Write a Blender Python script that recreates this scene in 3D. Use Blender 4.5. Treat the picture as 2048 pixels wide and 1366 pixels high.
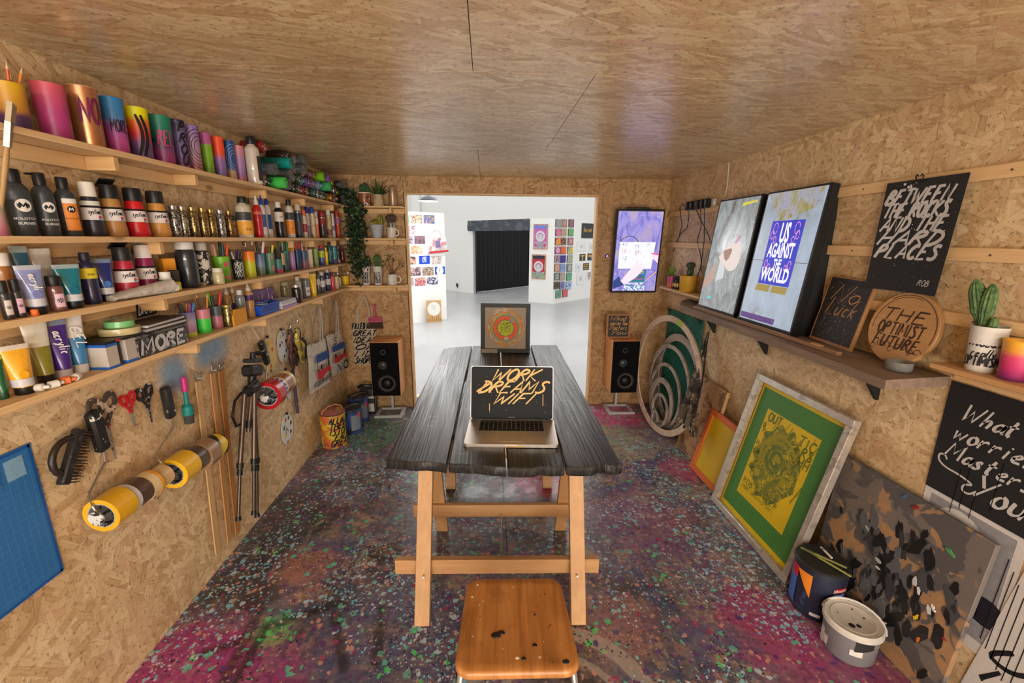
import bpy, bmesh, math, random
from mathutils import Vector, Matrix, Euler
for o in list(bpy.data.objects): bpy.data.objects.remove(o)
random.seed(7)
scene = bpy.context.scene
COL = scene.collection
# ------------------------------------------------------------------ camera
XL, XR, YB, YF, ZC = -1.335, 1.66, 4.02, -2.2, 2.125      # left wall, right wall, door wall, rear wall, ceiling
cam_d = bpy.data.cameras.new('camera'); cam_d.sensor_fit = 'HORIZONTAL'; cam_d.sensor_width = 36.0
cam_d.lens = 867.127*36/2048; cam_d.clip_start = .02; cam_d.clip_end = 200
cam = bpy.data.objects.new('camera', cam_d); COL.objects.link(cam)
_p, _y, _r = map(math.radians, (13.29748, 3.37834, .42964))
_f = Vector((math.sin(_y)*math.cos(_p), math.cos(_y)*math.cos(_p), -math.sin(_p)))
_rt = Vector((math.cos(_y), -math.sin(_y), 0)); _up = _rt.cross(_f)
_R = math.cos(_r)*_rt + math.sin(_r)*_up; _U = -math.sin(_r)*_rt + math.cos(_r)*_up
M = Matrix((_R, _U, -_f)).transposed().to_4x4(); M.translation = (0, 0, 1.6); cam.matrix_world = M
scene.camera = cam
# ------------------------------------------------------------------ light: the white hall around the shed
world = bpy.data.worlds.new('hall_light'); scene.world = world; world.use_nodes = True
world.node_tree.nodes['Background'].inputs[0].default_value = (1.0, .985, .96, 1)
world.node_tree.nodes['Background'].inputs[1].default_value = 1.15
scene.view_settings.view_transform = 'Standard'; scene.view_settings.look = 'None'
scene.view_settings.gamma = 1; scene.view_settings.use_curve_mapping = False
scene.view_settings.exposure = 0.15
for nm, z, hgt, en in (('rear_strip_fill', 2.04, .14, 58), ('rear_panel_fill', .62, .8, 96)):      # added fill lights, unseen behind the camera, that brighten the shed
    ad = bpy.data.lights.new(nm, 'AREA'); ad.shape = 'RECTANGLE'; ad.size = 2.7; ad.size_y = hgt; ad.energy = en; ad.color = (1, .95, .87)
    al = bpy.data.objects.new(nm, ad); COL.objects.link(al); al.location = (.16, YF+.1, z); al.rotation_euler = (math.radians(90), 0, 0)
ad = bpy.data.lights.new('hall_door_fill', 'AREA'); ad.shape = 'RECTANGLE'; ad.size = 5.0; ad.size_y = 3.0; ad.energy = 115; ad.color = (1, .98, .95)     # added unseen fill light aimed in through the doorway
al = bpy.data.objects.new('hall_door_fill', ad); COL.objects.link(al); al.location = (.3, 7.6, 3.7); al.rotation_euler = (math.radians(-48), 0, 0)
cy = scene.cycles
cy.use_denoising = True; cy.max_bounces = 7; cy.diffuse_bounces = 3; cy.glossy_bounces = 3
cy.transmission_bounces = 6; cy.transparent_max_bounces = 8; cy.caustics_reflective = False; cy.caustics_refractive = False
cy.sample_clamp_indirect = 6; cy.use_adaptive_sampling = True; cy.adaptive_threshold = .06; cy.adaptive_min_samples = 12

# ------------------------------------------------------------------ materials
def lin(c):
    return tuple(((v/255)/12.92 if v/255 <= .04045 else ((v/255+.055)/1.055)**2.4) for v in c)+(1,)
_M = {}
def newmat(name):
    m = bpy.data.materials.new(name); m.use_nodes = True
    return m, m.node_tree.nodes, m.node_tree.links, m.node_tree.nodes['Principled BSDF']
def mat(c, rough=.5, metal=0., emit=0., trans=0., alpha=1., ior=1.45, coat=0., spec=.5):
    k = (tuple(c), rough, metal, emit, trans, alpha, coat, spec)
    if k in _M: return _M[k]
    m, n, l, b = newmat('colour_%d_%d_%d' % tuple(c))
    b.inputs['Base Color'].default_value = lin(c); b.inputs['Roughness'].default_value = rough
    b.inputs['Metallic'].default_value = metal; b.inputs['Transmission Weight'].default_value = trans
    b.inputs['Alpha'].default_value = alpha; b.inputs['IOR'].default_value = ior
    b.inputs['Coat Weight'].default_value = coat; b.inputs['Specular IOR Level'].default_value = spec
    if emit:
        b.inputs['Emission Color'].default_value = lin(c); b.inputs['Emission Strength'].default_value = emit
    elif not trans and alpha == 1:
        # a little unevenness so that nothing is a flat fill
        t = n.new('ShaderNodeTexNoise'); t.inputs['Scale'].default_value = 90; t.inputs['Detail'].default_value = 3
        tc = n.new('ShaderNodeTexCoord'); l.new(tc.outputs['Object'], t.inputs['Vector'])
        r = n.new('ShaderNodeMapRange'); r.inputs['To Min'].default_value = .88; r.inputs['To Max'].default_value = 1.12
        l.new(t.outputs['Fac'], r.inputs['Value'])
        h = n.new('ShaderNodeHueSaturation'); h.inputs['Color'].default_value = lin(c)
        l.new(r.outputs[0], h.inputs['Value']); l.new(h.outputs[0], b.inputs['Base Color'])
    _M[k] = m; return m
class NG:
    """tiny node helper"""
    def __init__(s, name): s.m, s.n, s.l, s.b = newmat(name)
    def node(s, t, **k):
        x = s.n.new('ShaderNode'+t)
        for a, v in k.items(): setattr(x, a, v)
        return x
    def put(s, x, i, v):
        if v is None: return
        if hasattr(v, 'is_linked') or isinstance(v, bpy.types.NodeSocket): s.l.new(v, x.inputs[i])
        else: x.inputs[i].default_value = v
    def math(s, op, a, b=None, c=None):
        x = s.node('Math', operation=op); s.put(x, 0, a); s.put(x, 1, b); s.put(x, 2, c); return x.outputs[0]
    def mix(s, f, a, b, blend='MIX'):
        x = s.node('MixRGB', blend_type=blend); s.put(x, 0, f); s.put(x, 1, a); s.put(x, 2, b); return x.outputs[0]
    def obj(s): return s.node('TexCoord').outputs['Object']
    def gen(s): return s.node('TexCoord').outputs['Generated']
    def sep(s, v):
        x = s.node('SeparateXYZ'); s.l.new(v, x.inputs[0]); return x.outputs
    def comb(s, a, b, c):
        x = s.node('CombineXYZ'); s.put(x, 0, a); s.put(x, 1, b); s.put(x, 2, c); return x.outputs[0]
    def mapping(s, v, scale=(1,1,1), rot=(0,0,0), loc=(0,0,0)):
        x = s.node('Mapping'); s.l.new(v, x.inputs[0]); x.inputs['Scale'].default_value = scale
        x.inputs['Rotation'].default_value = rot; x.inputs['Location'].default_value = loc; return x.outputs[0]
    def noise(s, v, scale, detail=3, rough=.55, dist=0, dim='3D'):
        x = s.node('TexNoise', noise_dimensions=dim); s.l.new(v, x.inputs['Vector']); x.inputs['Scale'].default_value = scale
        x.inputs['Detail'].default_value = detail; x.inputs['Roughness'].default_value = rough; x.inputs['Distortion'].default_value = dist
        return x.outputs
    def vor(s, v, scale, feat='F1', metric='EUCLIDEAN', dim='3D', rnd=1):
        x = s.node('TexVoronoi', voronoi_dimensions=dim, feature=feat)
        if feat != 'DISTANCE_TO_EDGE': x.distance = metric
        s.l.new(v, x.inputs['Vector']); x.inputs['Scale'].default_value = scale; x.inputs['Randomness'].default_value = rnd
        return x.outputs
    def ramp(s, f, stops, interp='LINEAR'):
        x = s.node('ValToRGB'); s.put(x, 0, f); e = x.color_ramp.elements; x.color_ramp.interpolation = interp
        while len(e) > 1: e.remove(e[0])
        e[0].position = stops[0][0]; e[0].color = lin(stops[0][1])
        for p, c in stops[1:]:
            k = e.new(p); k.color = lin(c)
        return x.outputs[0]
    def step(s, f, a, b, lo=0., hi=1.):
        x = s.node('MapRange', interpolation_type='SMOOTHSTEP'); s.put(x, 0, f)
        x.inputs[1].default_value = a; x.inputs[2].default_value = b; x.inputs[3].default_value = lo; x.inputs[4].default_value = hi
        return x.outputs[0]
    def col(s, v): s.put(s.b, 'Base Color', v)
    def rough(s, v): s.put(s.b, 'Roughness', v)
    def bump(s, h, strength=.3, dist=.002):
        x = s.node('Bump'); x.inputs['Strength'].default_value = strength; x.inputs['Distance'].default_value = dist
        s.l.new(h, x.inputs['Height']); s.l.new(x.outputs[0], s.b.inputs['Normal'])
    def rnd(s): return s.node('ObjectInfo').outputs['Random']

def strands(g, uv, off, n=6, length=.11, width=.017, spread=1.0, seed=0):
    """overlapping wood strands: several layers of staggered slips, the highest slip wins"""
    best = None; shade = None; sel = None
    rr = random.Random(seed)
    for k in range(n):
        a = (k/n-.5)*math.pi*spread + rr.uniform(-.15, .15)
        v = g.mapping(uv, scale=(1/(length*rr.uniform(.75, 1.35)), 1/(width*rr.uniform(.7, 1.6)), 1), rot=(0, 0, 0), loc=(rr.uniform(0, 50), rr.uniform(0, 50), 0))
        q = g.node('VectorRotate', rotation_type='Z_AXIS'); g.l.new(uv, q.inputs['Vector']); q.inputs['Angle'].default_value = a
        g.l.new(q.outputs[0], v.node.inputs[0])
        add = g.node('VectorMath', operation='ADD'); g.l.new(v, add.inputs[0]); g.l.new(off, add.inputs[1]); v = add.outputs[0]
        p = g.sep(v); row = g.math('FLOOR', p[1])
        w1 = g.node('TexWhiteNoise', noise_dimensions='1D'); g.l.new(row, w1.inputs['W'])
        cu = g.math('FLOOR', g.math('MULTIPLY_ADD', w1.outputs['Value'], 7.0, p[0]))
        w2 = g.node('TexWhiteNoise', noise_dimensions='2D'); g.l.new(g.comb(cu, row, 0.0), w2.inputs['Vector'])
        s = g.sep(w2.outputs['Color'])
        if best is None: best, shade, sel = s[0], s[1], v
        else:
            m = g.math('GREATER_THAN', s[0], best)
            shade = g.mix(m, shade, s[1]); sel = g.mix(m, sel, v); best = g.math('MAXIMUM', best, s[0])
    return shade, sel, best
def plane_uv(g, axes):
    s = g.sep(g.obj()); return g.comb(s[axes[0]], s[axes[1]], 0.0)
def osb(name, axes, tint=(1, 1, 1), rough=.5, spread=1.0, seed=1, length=.10, dark=0.0, spray=()):
    g = NG(name); uv = plane_uv(g, axes)
    r = g.math('MULTIPLY', g.rnd(), 37.0); off = g.comb(r, r, 0.0)
    fn = g.noise(uv, 55, 2, .7, dim='2D'); fl = fn['Fac']
    wv = g.node('VectorMath', operation='MULTIPLY_ADD'); g.l.new(fn['Color'], wv.inputs[0]); wv.inputs[1].default_value = (.010, .010, 0); g.l.new(uv, wv.inputs[2])
    sh, sel, h = strands(g, wv.outputs[0], off, 6, length, .019, spread, seed)
    gr = g.noise(g.mapping(sel, scale=(1.6, 8, 1)), 1.0, 4, .7, dim='2D')['Fac']
    f = g.math('ADD', g.math('MULTIPLY', sh, .40), g.math('MULTIPLY', gr, .62))
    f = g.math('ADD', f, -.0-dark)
    c = g.ramp(f, [(.12, (138, 104, 68)), (.26, (184, 150, 108)), (.42, (210, 180, 138)), (.62, (224, 198, 158)), (.85, (238, 218, 182)), (1, (244, 228, 196))])
    ed = g.math('ABSOLUTE', g.math('SUBTRACT', g.math('FRACT', g.sep(sel)[1]), .5))
    c = g.mix(g.step(ed, .41, .5, 0, .38), c, lin((118, 84, 50)))       # thin dark gap line beside each strand
    c = g.mix(g.step(fl, .62, .70, 0, .55), c, lin((108, 76, 46)))     # dark bark flecks and gaps
    big = g.noise(uv, 2.2, 2, .6, dim='2D')['Fac']                    # patch to patch
    c = g.mix(g.step(big, .45, .75, 0, .25), c, lin((160, 118, 76)))
    red = g.math('GREATER_THAN', sh, .93); c = g.mix(g.math('MULTIPLY', red, .4), c, lin((176, 112, 76)))
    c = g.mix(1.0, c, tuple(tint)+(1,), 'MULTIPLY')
    for (a_, b_, r_) in spray:                                        # blue overspray left on the wall
        d = g.node('VectorMath', operation='DISTANCE'); g.l.new(uv, d.inputs[0]); d.inputs[1].default_value = (a_, b_, 0)
        c = g.mix(g.step(g.math('ADD', d.outputs['Value'], g.math('MULTIPLY', g.math('SUBTRACT', big, .5), .08)), r_*.25, r_, .75, 0), c, lin((84, 146, 186)))
    g.col(c); g.rough(g.step(f, 0, 1, rough+.1, rough-.08))
    g.bump(g.noise(g.mapping(uv, rot=(0, 0, .6)), 70, 1, .5, dim='2D')['Fac'], .18, .0015)
    return g.m
def pine(name, axis, c1=(226, 186, 132), c2=(196, 150, 96), rough=.55, scale=1.0):
    g = NG(name); v = g.obj()
    r = g.math('MULTIPLY', g.rnd(), 19.0)
    ad = g.node('VectorMath', operation='ADD'); g.l.new(v, ad.inputs[0]); g.l.new(g.comb(r, r, r), ad.inputs[1])
    sc = [26, 26, 26]; sc[axis] = 1.6
    w = g.noise(g.mapping(ad.outputs[0], scale=[x*scale for x in sc]), 1.5, 4, .6, .6)['Fac']
    sc2 = [160, 160, 160]; sc2[axis] = 6
    fi = g.noise(g.mapping(ad.outputs[0], scale=sc2), 1.0, 2, .5)['Fac']
    f = g.math('ADD', g.math('MULTIPLY', w, .75), g.math('MULTIPLY', fi, .3))
    c = g.ramp(f, [(.2, c2), (.5, tuple((a+b)//2 for a, b in zip(c1, c2))), (.75, c1)])
    kn = g.vor(g.mapping(ad.outputs[0], scale=[5 if i != axis else 2.2 for i in range(3)]), 1.0)['Distance']
    c = g.mix(g.step(kn, .05, .11, .75, 0), c, lin((110, 66, 34)))
    g.col(c); g.rough(rough); g.bump(f, .12, .001); return g.m
def gmat(stops, rough=.42, metal=0., mott=.12):
    g = NG('gradient_spray'); s = g.sep(g.gen())
    nz = g.noise(g.obj(), 14, 4, .6)['Fac']; fine = g.noise(g.obj(), 420, 2, .5)['Fac']
    f = g.math('ADD', s[2], g.math('MULTIPLY', g.math('SUBTRACT', nz, .5), mott))
    f = g.math('ADD', f, g.math('MULTIPLY', g.math('SUBTRACT', fine, .5), .10))
    g.col(g.ramp(f, stops)); g.rough(rough); g.put(g.b, 'Metallic', metal); return g.m
def speckle(base, specks, rough=.55, bump=.0, metal=0., scale_base=30):
    """specks: (colour, scale, threshold 0..1) thrown over a mottled base"""
    g = NG('speckled'); v = g.obj()
    b = g.noise(v, scale_base, 4, .6)['Fac']
    c = g.mix(g.step(b, .3, .7, 0, .35), lin(base), lin([x*.72 for x in base])); bm = b
    for i, (cc, sc, th) in enumerate(specks):
        n = g.noise(g.mapping(v, loc=(i*7.3, i*3.1, i*5.7)), sc, 3, .6, .4)['Fac']
        c = g.mix(g.step(n, th, th+.03), c, lin(cc))
    g.col(c); g.rough(rough); g.put(g.b, 'Metallic', metal)
    if bump: g.bump(bm, bump, .002)
    return g.m
def artmat(palette, scale=40, seed=0, rough=.5, emit=0.):
    """small far print: blocky cells in the print's own inks"""
    g = NG('print'); v = g.mapping(g.obj(), loc=(seed*3.7, seed*1.9, seed))
    a = g.noise(v, scale, 5, .65, 1.2)['Fac']; q = g.sep(g.vor(v, scale*1.3)['Color'])[0]
    f = g.math('ADD', g.math('MULTIPLY', a, .8), g.math('MULTIPLY', q, .35)); k = len(palette)
    c = g.ramp(f, [(.25+.55*i/max(1, k-1), p) for i, p in enumerate(palette)], 'CONSTANT')
    g.col(c); g.rough(rough)
    if emit: g.put(g.b, 'Emission Color', c); g.b.inputs['Emission Strength'].default_value = emit
    return g.m

# ------------------------------------------------------------------ mesh helpers
class MB:
    def __init__(s, M=None): s.v, s.f, s.M = [], [], M
    def add(s, vs, fs, M=None):
        k = len(s.v)
        for p in vs:
            p = Vector(p)
            if M is not None: p = M @ p
            if s.M is not None: p = s.M @ p
            s.v.append(tuple(p))
        s.f += [tuple(i+k for i in f) for f in fs]; return s
    def box(s, c, d, M=None):
        x, y, z = c; a, b, e = d[0]/2, d[1]/2, d[2]/2
        vs = [(x+i*a, y+j*b, z+k*e) for i in (-1, 1) for j in (-1, 1) for k in (-1, 1)]
        return s.add(vs, [(0, 1, 3, 2), (4, 6, 7, 5), (0, 4, 5, 1), (2, 3, 7, 6), (0, 2, 6, 4), (1, 5, 7, 3)], M)
    def bbox(s, c, d, r=.003, M=None):
        """box with chamfered vertical and horizontal edges"""
        x, y, z = c; a, b, e = d[0]/2, d[1]/2, d[2]/2; r = min(r, a*.9, b*.9, e*.9)
        def ring(ax, by, zz):
            return [(x+ax-r if 0 else x+px*(ax)-px*q*r, y+py*by-py*(1-q)*r, zz) for px, py, q in ((1, 1, 1), (-1, 1, 1), (-1, 1, 0), (-1, -1, 0), (-1, -1, 1), (1, -1, 1), (1, -1, 0), (1, 1, 0))]
        def oct(ax, by, zz, rr):
            return [(x+ax-rr, y+by, zz), (x-ax+rr, y+by, zz), (x-ax, y+by-rr, zz), (x-ax, y-by+rr, zz), (x-ax+rr, y-by, zz), (x+ax-rr, y-by, zz), (x+ax, y-by+rr, zz), (x+ax, y+by-rr, zz)]
        vs = oct(a-r, b-r, z-e, r*.4)+oct(a, b, z-e+r, r)+oct(a, b, z+e-r, r)+oct(a-r, b-r, z+e, r*.4)
        fs = [tuple(range(7, -1, -1)), tuple(range(24, 32))]
        for k in range(3): fs += [(k*8+i, k*8+(i+1) % 8, k*8+8+(i+1) % 8, k*8+8+i) for i in range(8)]
        return s.add(vs, fs, M)
    def lathe(s, prof, n=24, M=None, cap0=True, cap1=True, el=(1, 1)):
        vs = []
        for r, z in prof:
            for i in range(n):
                a = 2*math.pi*i/n; vs.append((r*math.cos(a)*el[0], r*math.sin(a)*el[1], z))
        fs = [(j*n+i, j*n+(i+1) % n, (j+1)*n+(i+1) % n, (j+1)*n+i) for j in range(len(prof)-1) for i in range(n)]
        if cap0: fs.append(tuple(range(n-1, -1, -1)))
        if cap1: fs.append(tuple(range((len(prof)-1)*n, len(prof)*n)))
        return s.add(vs, fs, M)
    def tube(s, pts, r, n=8, caps=True, M=None):
        pts = [Vector(p) for p in pts]; rs = r if isinstance(r, (list, tuple)) else [r]*len(pts)
        vs = []; prev = None
        for i, p in enumerate(pts):
            t = (pts[min(i+1, len(pts)-1)]-pts[max(i-1, 0)])
            t = t.normalized() if t.length > 1e-9 else Vector((0, 0, 1))
            if prev is None: u = t.orthogonal().normalized()
            else:
                u = prev-t*prev.dot(t); u = u.normalized() if u.length > 1e-6 else t.orthogonal().normalized()
            prev = u; w = t.cross(u)
            for k in range(n):
                a = 2*math.pi*k/n; vs.append(p+(u*math.cos(a)+w*math.sin(a))*rs[i])
        fs = [(j*n+i, j*n+(i+1) % n, (j+1)*n+(i+1) % n, (j+1)*n+i) for j in range(len(pts)-1) for i in range(n)]
        if caps: fs += [tuple(range(n-1, -1, -1)), tuple(range((len(pts)-1)*n, len(pts)*n))]
        return s.add(vs, fs, M)
    def prism(s, out, z0, z1, M=None):
        n = len(out); a = sum(out[i][0]*out[(i+1) % n][1]-out[(i+1) % n][0]*out[i][1] for i in range(n))
        if a < 0: out = out[::-1]
        vs = [(x, y, z0) for x, y in out]+[(x, y, z1) for x, y in out]
        fs = [tuple(range(n-1, -1, -1)), tuple(range(n, 2*n))]+[(i, (i+1) % n, n+(i+1) % n, n+i) for i in range(n)]
        return s.add(vs, fs, M)
    def annulus(s, ro, ri, z0, z1, n=40, M=None, a0=0., a1=2*math.pi):
        full = abs(a1-a0-2*math.pi) < 1e-6; m = n if full else n+1; vs = []
        for i in range(m):
            a = a0+(a1-a0)*i/n; c, d = math.cos(a), math.sin(a)
            vs += [(ro*c, ro*d, z0), (ro*c, ro*d, z1), (ri*c, ri*d, z1), (ri*c, ri*d, z0)]
        fs = []
        for i in range(n):
            p, q = i*4, ((i+1) % m)*4
            for k in range(4): fs.append((p+k, q+k, q+(k+1) % 4, p+(k+1) % 4))
        return s.add(vs, fs, M)
    def ribbon(s, pts, w, h=.0006, M=None, nib=None):
        """brush stroke lying in local XY, facing +Z"""
        n = len(pts)
        if n < 2: return s
        vs = []
        for i, p in enumerate(pts):
            a, b = pts[max(i-1, 0)], pts[min(i+1, n-1)]
            dx, dy = b[0]-a[0], b[1]-a[1]; L = math.hypot(dx, dy) or 1
            nx, ny = -dy/L, dx/L; ww = w*(1.0 if 0 < i < n-1 else .72)
            if nib is not None: ww *= .45+.75*abs(math.sin(math.atan2(dy, dx)-nib))
            vs += [(p[0]+nx*ww/2, p[1]+ny*ww/2, h), (p[0]-nx*ww/2, p[1]-ny*ww/2, h)]
        return s.add(vs, [(2*i+1, 2*i+3, 2*i+2, 2*i) for i in range(n-1)], M)
    def build(s, name, m, parent=None, smooth=40, M=None):
        me = bpy.data.meshes.new(name); me.from_pydata(s.v, [], s.f); me.validate()
        if smooth:
            me.polygons.foreach_set('use_smooth', [True]*len(me.polygons)); me.set_sharp_from_angle(angle=math.radians(smooth))
        me.materials.append(m); me.update()
        o = bpy.data.objects.new(name, me); COL.objects.link(o)
        if parent is not None: o.parent = parent
        if M is not None: o.matrix_local = M
        return o
def tag(o, label, cat, group=None):
    o['label'] = label; o['category'] = cat
    if group: o['group'] = group
    return o
def struct(o): o['kind'] = 'structure'; return o
def thing(name, label, cat, loc=(0, 0, 0), rotz=0., group=None, M=None):
    o = bpy.data.objects.new(name, None); o.empty_display_size = .05; COL.objects.link(o)
    if M is not None: o.matrix_world = M
    else: o.location = loc; o.rotation_euler = (0, 0, rotz)
    return tag(o, label, cat, group)
def frame(org, right, up):
    r = Vector(right).normalized(); u = Vector(up); u = (u-r*u.dot(r)).normalized(); n = r.cross(u)
    m = Matrix((r, u, n)).transposed().to_4x4(); m.translation = Vector(org); return m
def fl(y, z, d=0.): return frame((XL+d, y, z), (0, 1, 0), (0, 0, 1))      # on the left wall, facing the room
def fr(y, z, d=0.): return frame((XR-d, y, z), (0, -1, 0), (0, 0, 1))     # on the right wall
def fb(x, z, d=0.): return frame((x, YB-d, z), (1, 0, 0), (0, 0, 1))      # on the door wall
def rz(a): return Matrix.Rotation(a, 4, 'Z')
def T(x, y, z): return Matrix.Translation((x, y, z))
AX_X = Matrix.Rotation(math.pi/2, 4, 'Y')      # local z -> world x
AX_Y = Matrix.Rotation(-math.pi/2, 4, 'X')     # local z -> world y

# ------------------------------------------------------------------ lettering
def ell(cx, cy, rx, ry, a0=100, n=10): return [(cx+rx*math.cos(math.radians(a0+360*i/n)), cy+ry*math.sin(math.radians(a0+360*i/n))) for i in range(n+1)]
G = {'A': [[(0, 0), (.35, 1), (.62, 0)], [(.1, .33), (.54, .36)]], 'B': [[(0, 0), (.06, 1), (.45, .95), (.5, .7), (.1, .55)], [(.1, .55), (.58, .4), (.52, .05), (0, 0)]],
'C': [[(.55, .85), (.3, 1), (.05, .6), (.1, .1), (.35, 0), (.55, .15)]], 'D': [[(.05, 0), (.12, 1)], [(-.02, .98), (.4, .92), (.62, .5), (.4, .05), (0, 0)]],
'E': [[(.52, 1), (.1, .97), (.05, .5), (0, 0), (.52, .02)], [(.05, .52), (.42, .55)]], 'F': [[(.55, 1), (.1, .97), (0, 0)], [(.05, .52), (.42, .55)]],
'G': [[(.55, .85), (.3, 1), (.05, .6), (.1, .1), (.35, 0), (.57, .15), (.55, .45), (.33, .44)]], 'H': [[(.06, 1), (0, 0)], [(.56, 1), (.5, 0)], [(.02, .5), (.54, .53)]],
'I': [[(.12, 1), (.05, 0)]], 'J': [[(.4, 1), (.35, .1), (.15, 0), (0, .15)]], 'K': [[(.06, 1), (0, 0)], [(.58, 1), (.05, .45), (.6, 0)]], 'L': [[(.1, 1), (0, .02), (.5, 0)]],
'M': [[(0, 0), (.1, 1), (.36, .3), (.66, 1), (.72, 0)]], 'N': [[(0, 0), (.08, 1), (.5, 0), (.6, 1)]], 'O': [ell(.3, .5, .29, .5)], 'P': [[(0, 0), (.08, 1), (.5, .92), (.5, .6), (.05, .47)]],
'R': [[(0, 0), (.08, 1), (.5, .92), (.48, .62), (.06, .5)], [(.2, .5), (.58, 0)]], 'S': [[(.55, .9), (.3, 1), (.08, .8), (.45, .45), (.5, .15), (.25, 0), (0, .1)]],
'T': [[(0, .95), (.62, 1)], [(.33, .97), (.26, 0)]], 'U': [[(.05, 1), (.02, .2), (.25, 0), (.5, .2), (.56, 1)]], 'V': [[(0, 1), (.22, 0), (.55, 1)]], 'W': [[(0, 1), (.12, 0), (.36, .7), (.5, 0), (.78, 1)]],
'Y': [[(0, 1), (.28, .5)], [(.58, 1), (.2, 0)]], '3': [[(.05, .95), (.45, .85), (.2, .55), (.5, .3), (.25, 0), (0, .1)]], '?': [[(.05, .8), (.3, 1), (.45, .75), (.2, .45), (.18, .25)], [(.17, .05), (.2, .0)]],
'a': [[(.4, .45), (.15, .5), (.02, .2), (.15, 0), (.4, .2), (.42, .5)], [(.42, .5), (.4, .05), (.52, .05)]], 'b': [[(.1, 1), (.03, .05), (.3, .0), (.38, .3), (.2, .5), (.05, .3)]], 'c': [[(.35, .42), (.15, .5), (.02, .2), (.15, 0), (.36, .08)]],
'd': [[(.38, .45), (.15, .5), (.02, .2), (.15, 0), (.38, .2)], [(.48, 1), (.4, 0)]], 'e': [[(.02, .24), (.35, .32), (.25, .52), (.05, .36), (.08, .05), (.4, .08)]],
'f': [[(.4, .95), (.2, .95), (.1, 0), (.05, -.2)], [(0, .5), (.32, .52)]], 'h': [[(.12, 1), (.02, 0)], [(.03, .25), (.25, .5), (.36, .35), (.3, 0)]], 'i': [[(.1, .5), (.06, 0)], [(.13, .66), (.16, .74)]],
'k': [[(.12, 1), (.02, 0)], [(.4, .5), (.06, .25), (.42, 0)]], 'l': [[(.12, 1), (.04, .1), (.15, 0)]], 'm': [[(0, .5), (0, 0)], [(0, .3), (.15, .5), (.25, .4), (.24, 0)], [(.24, .3), (.4, .5), (.52, .4), (.5, 0)]],
'n': [[(0, .5), (0, 0)], [(0, .3), (.18, .5), (.33, .38), (.3, 0)]], 'o': [ell(.2, .25, .19, .26)], 'p': [[(.05, .5), (-.02, -.35)], [(.03, .35), (.25, .5), (.36, .25), (.2, 0), (.02, .08)]], 'r': [[(.02, .5), (0, 0)], [(0, .28), (.15, .48), (.32, .48)]],
's': [[(.32, .45), (.15, .52), (.05, .4), (.28, .2), (.22, .02), (0, .04)]], 't': [[(.17, .9), (.08, .1), (.26, 0)], [(-.04, .56), (.36, .6)]], 'u': [[(0, .5), (.02, .1), (.18, 0), (.35, .2), (.38, .5)], [(.38, .5), (.38, 0)]],
'v': [[(0, .5), (.15, 0), (.36, .5)]], 'w': [[(0, .5), (.1, 0), (.25, .4), (.38, 0), (.56, .5)]], 'y': [[(0, .5), (.16, .12)], [(.4, .5), (.2, -.05), (-.05, -.32)]], "'": [[(.1, 1), (.05, .8)]], '/': [[(0, 0), (.4, 1)]], '.': [[(0, .0), (.06, .05)]]}
CURVY = set('BCDGJOPRSU3?abcdefhmnoprstuy')
WID = {'I': .22, 'i': .24, 'M': .8, 'W': .82, 'l': .22, "'": .18, ' ': .35, 'm': .62, 'w': .62, '.': .16}
def chaikin(p, it=2):
    for _ in range(it):
        q = [p[0]]
        for a, b in zip(p, p[1:]):
            q += [(a[0]*.75+b[0]*.25, a[1]*.75+b[1]*.25), (a[0]*.25+b[0]*.75, a[1]*.25+b[1]*.75)]
        p = q+[p[-1]]
    return p
def strokes(text, x0, y0, h, slant=.25, wx=1.0, track=.12, jit=.0, seed=1):
    rr = random.Random(seed); x = 0; out = []
    for ch in text:
        low = ch.islower(); w = WID.get(ch, .44 if low else .62)
        for pl in G.get(ch, []):
            p = [(a+rr.uniform(-jit, jit), b+rr.uniform(-jit, jit)) for a, b in pl]
            if ch in CURVY and len(p) > 2: p = chaikin(p)
            out.append([(x0+(x+a*1.0+slant*b)*h*wx, y0+b*h) for a, b in p])
        x += w+track
    return out, x*h*wx
def letter(parent, lines, m, h, width=None, slant=.25, stroke=.16, lead=1.15, align='L', z=.0008, jit=.03, nib=None, name='lettering', bend=None, M=None, origin=(0, 0), track=.12, step=0.0):
    """brush-lettered lines on the local XY plane of parent (or bent round a cylinder of radius `bend`)"""
    mb = MB(); x0, y0 = origin
    for i, t in enumerate(lines):
        st, L = strokes(t, 0, 0, h, slant, 1, track, jit, seed=i*13+len(t))
        sx = (width/L) if width else 1.0
        ox = x0-(L*sx/2 if align == 'C' else 0)+i*step
        for p in st:
            q = []
            for (a, b), (c, d) in zip(p, p[1:]):
                k = 2 if bend else 1
                q += [(a+(c-a)*j/k, b+(d-b)*j/k) for j in range(k)]
            q.append(p[-1])
            mb.ribbon([(ox+a*sx, y0-i*h*lead+b) for a, b in q], h*stroke, z, nib=nib)
    if bend: mb.v = [((bend+v[2])*math.cos(v[0]/bend), (bend+v[2])*math.sin(v[0]/bend), v[1]) for v in mb.v]
    return mb.build(name, m, parent, 0, M)
_TXT = {}
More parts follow.
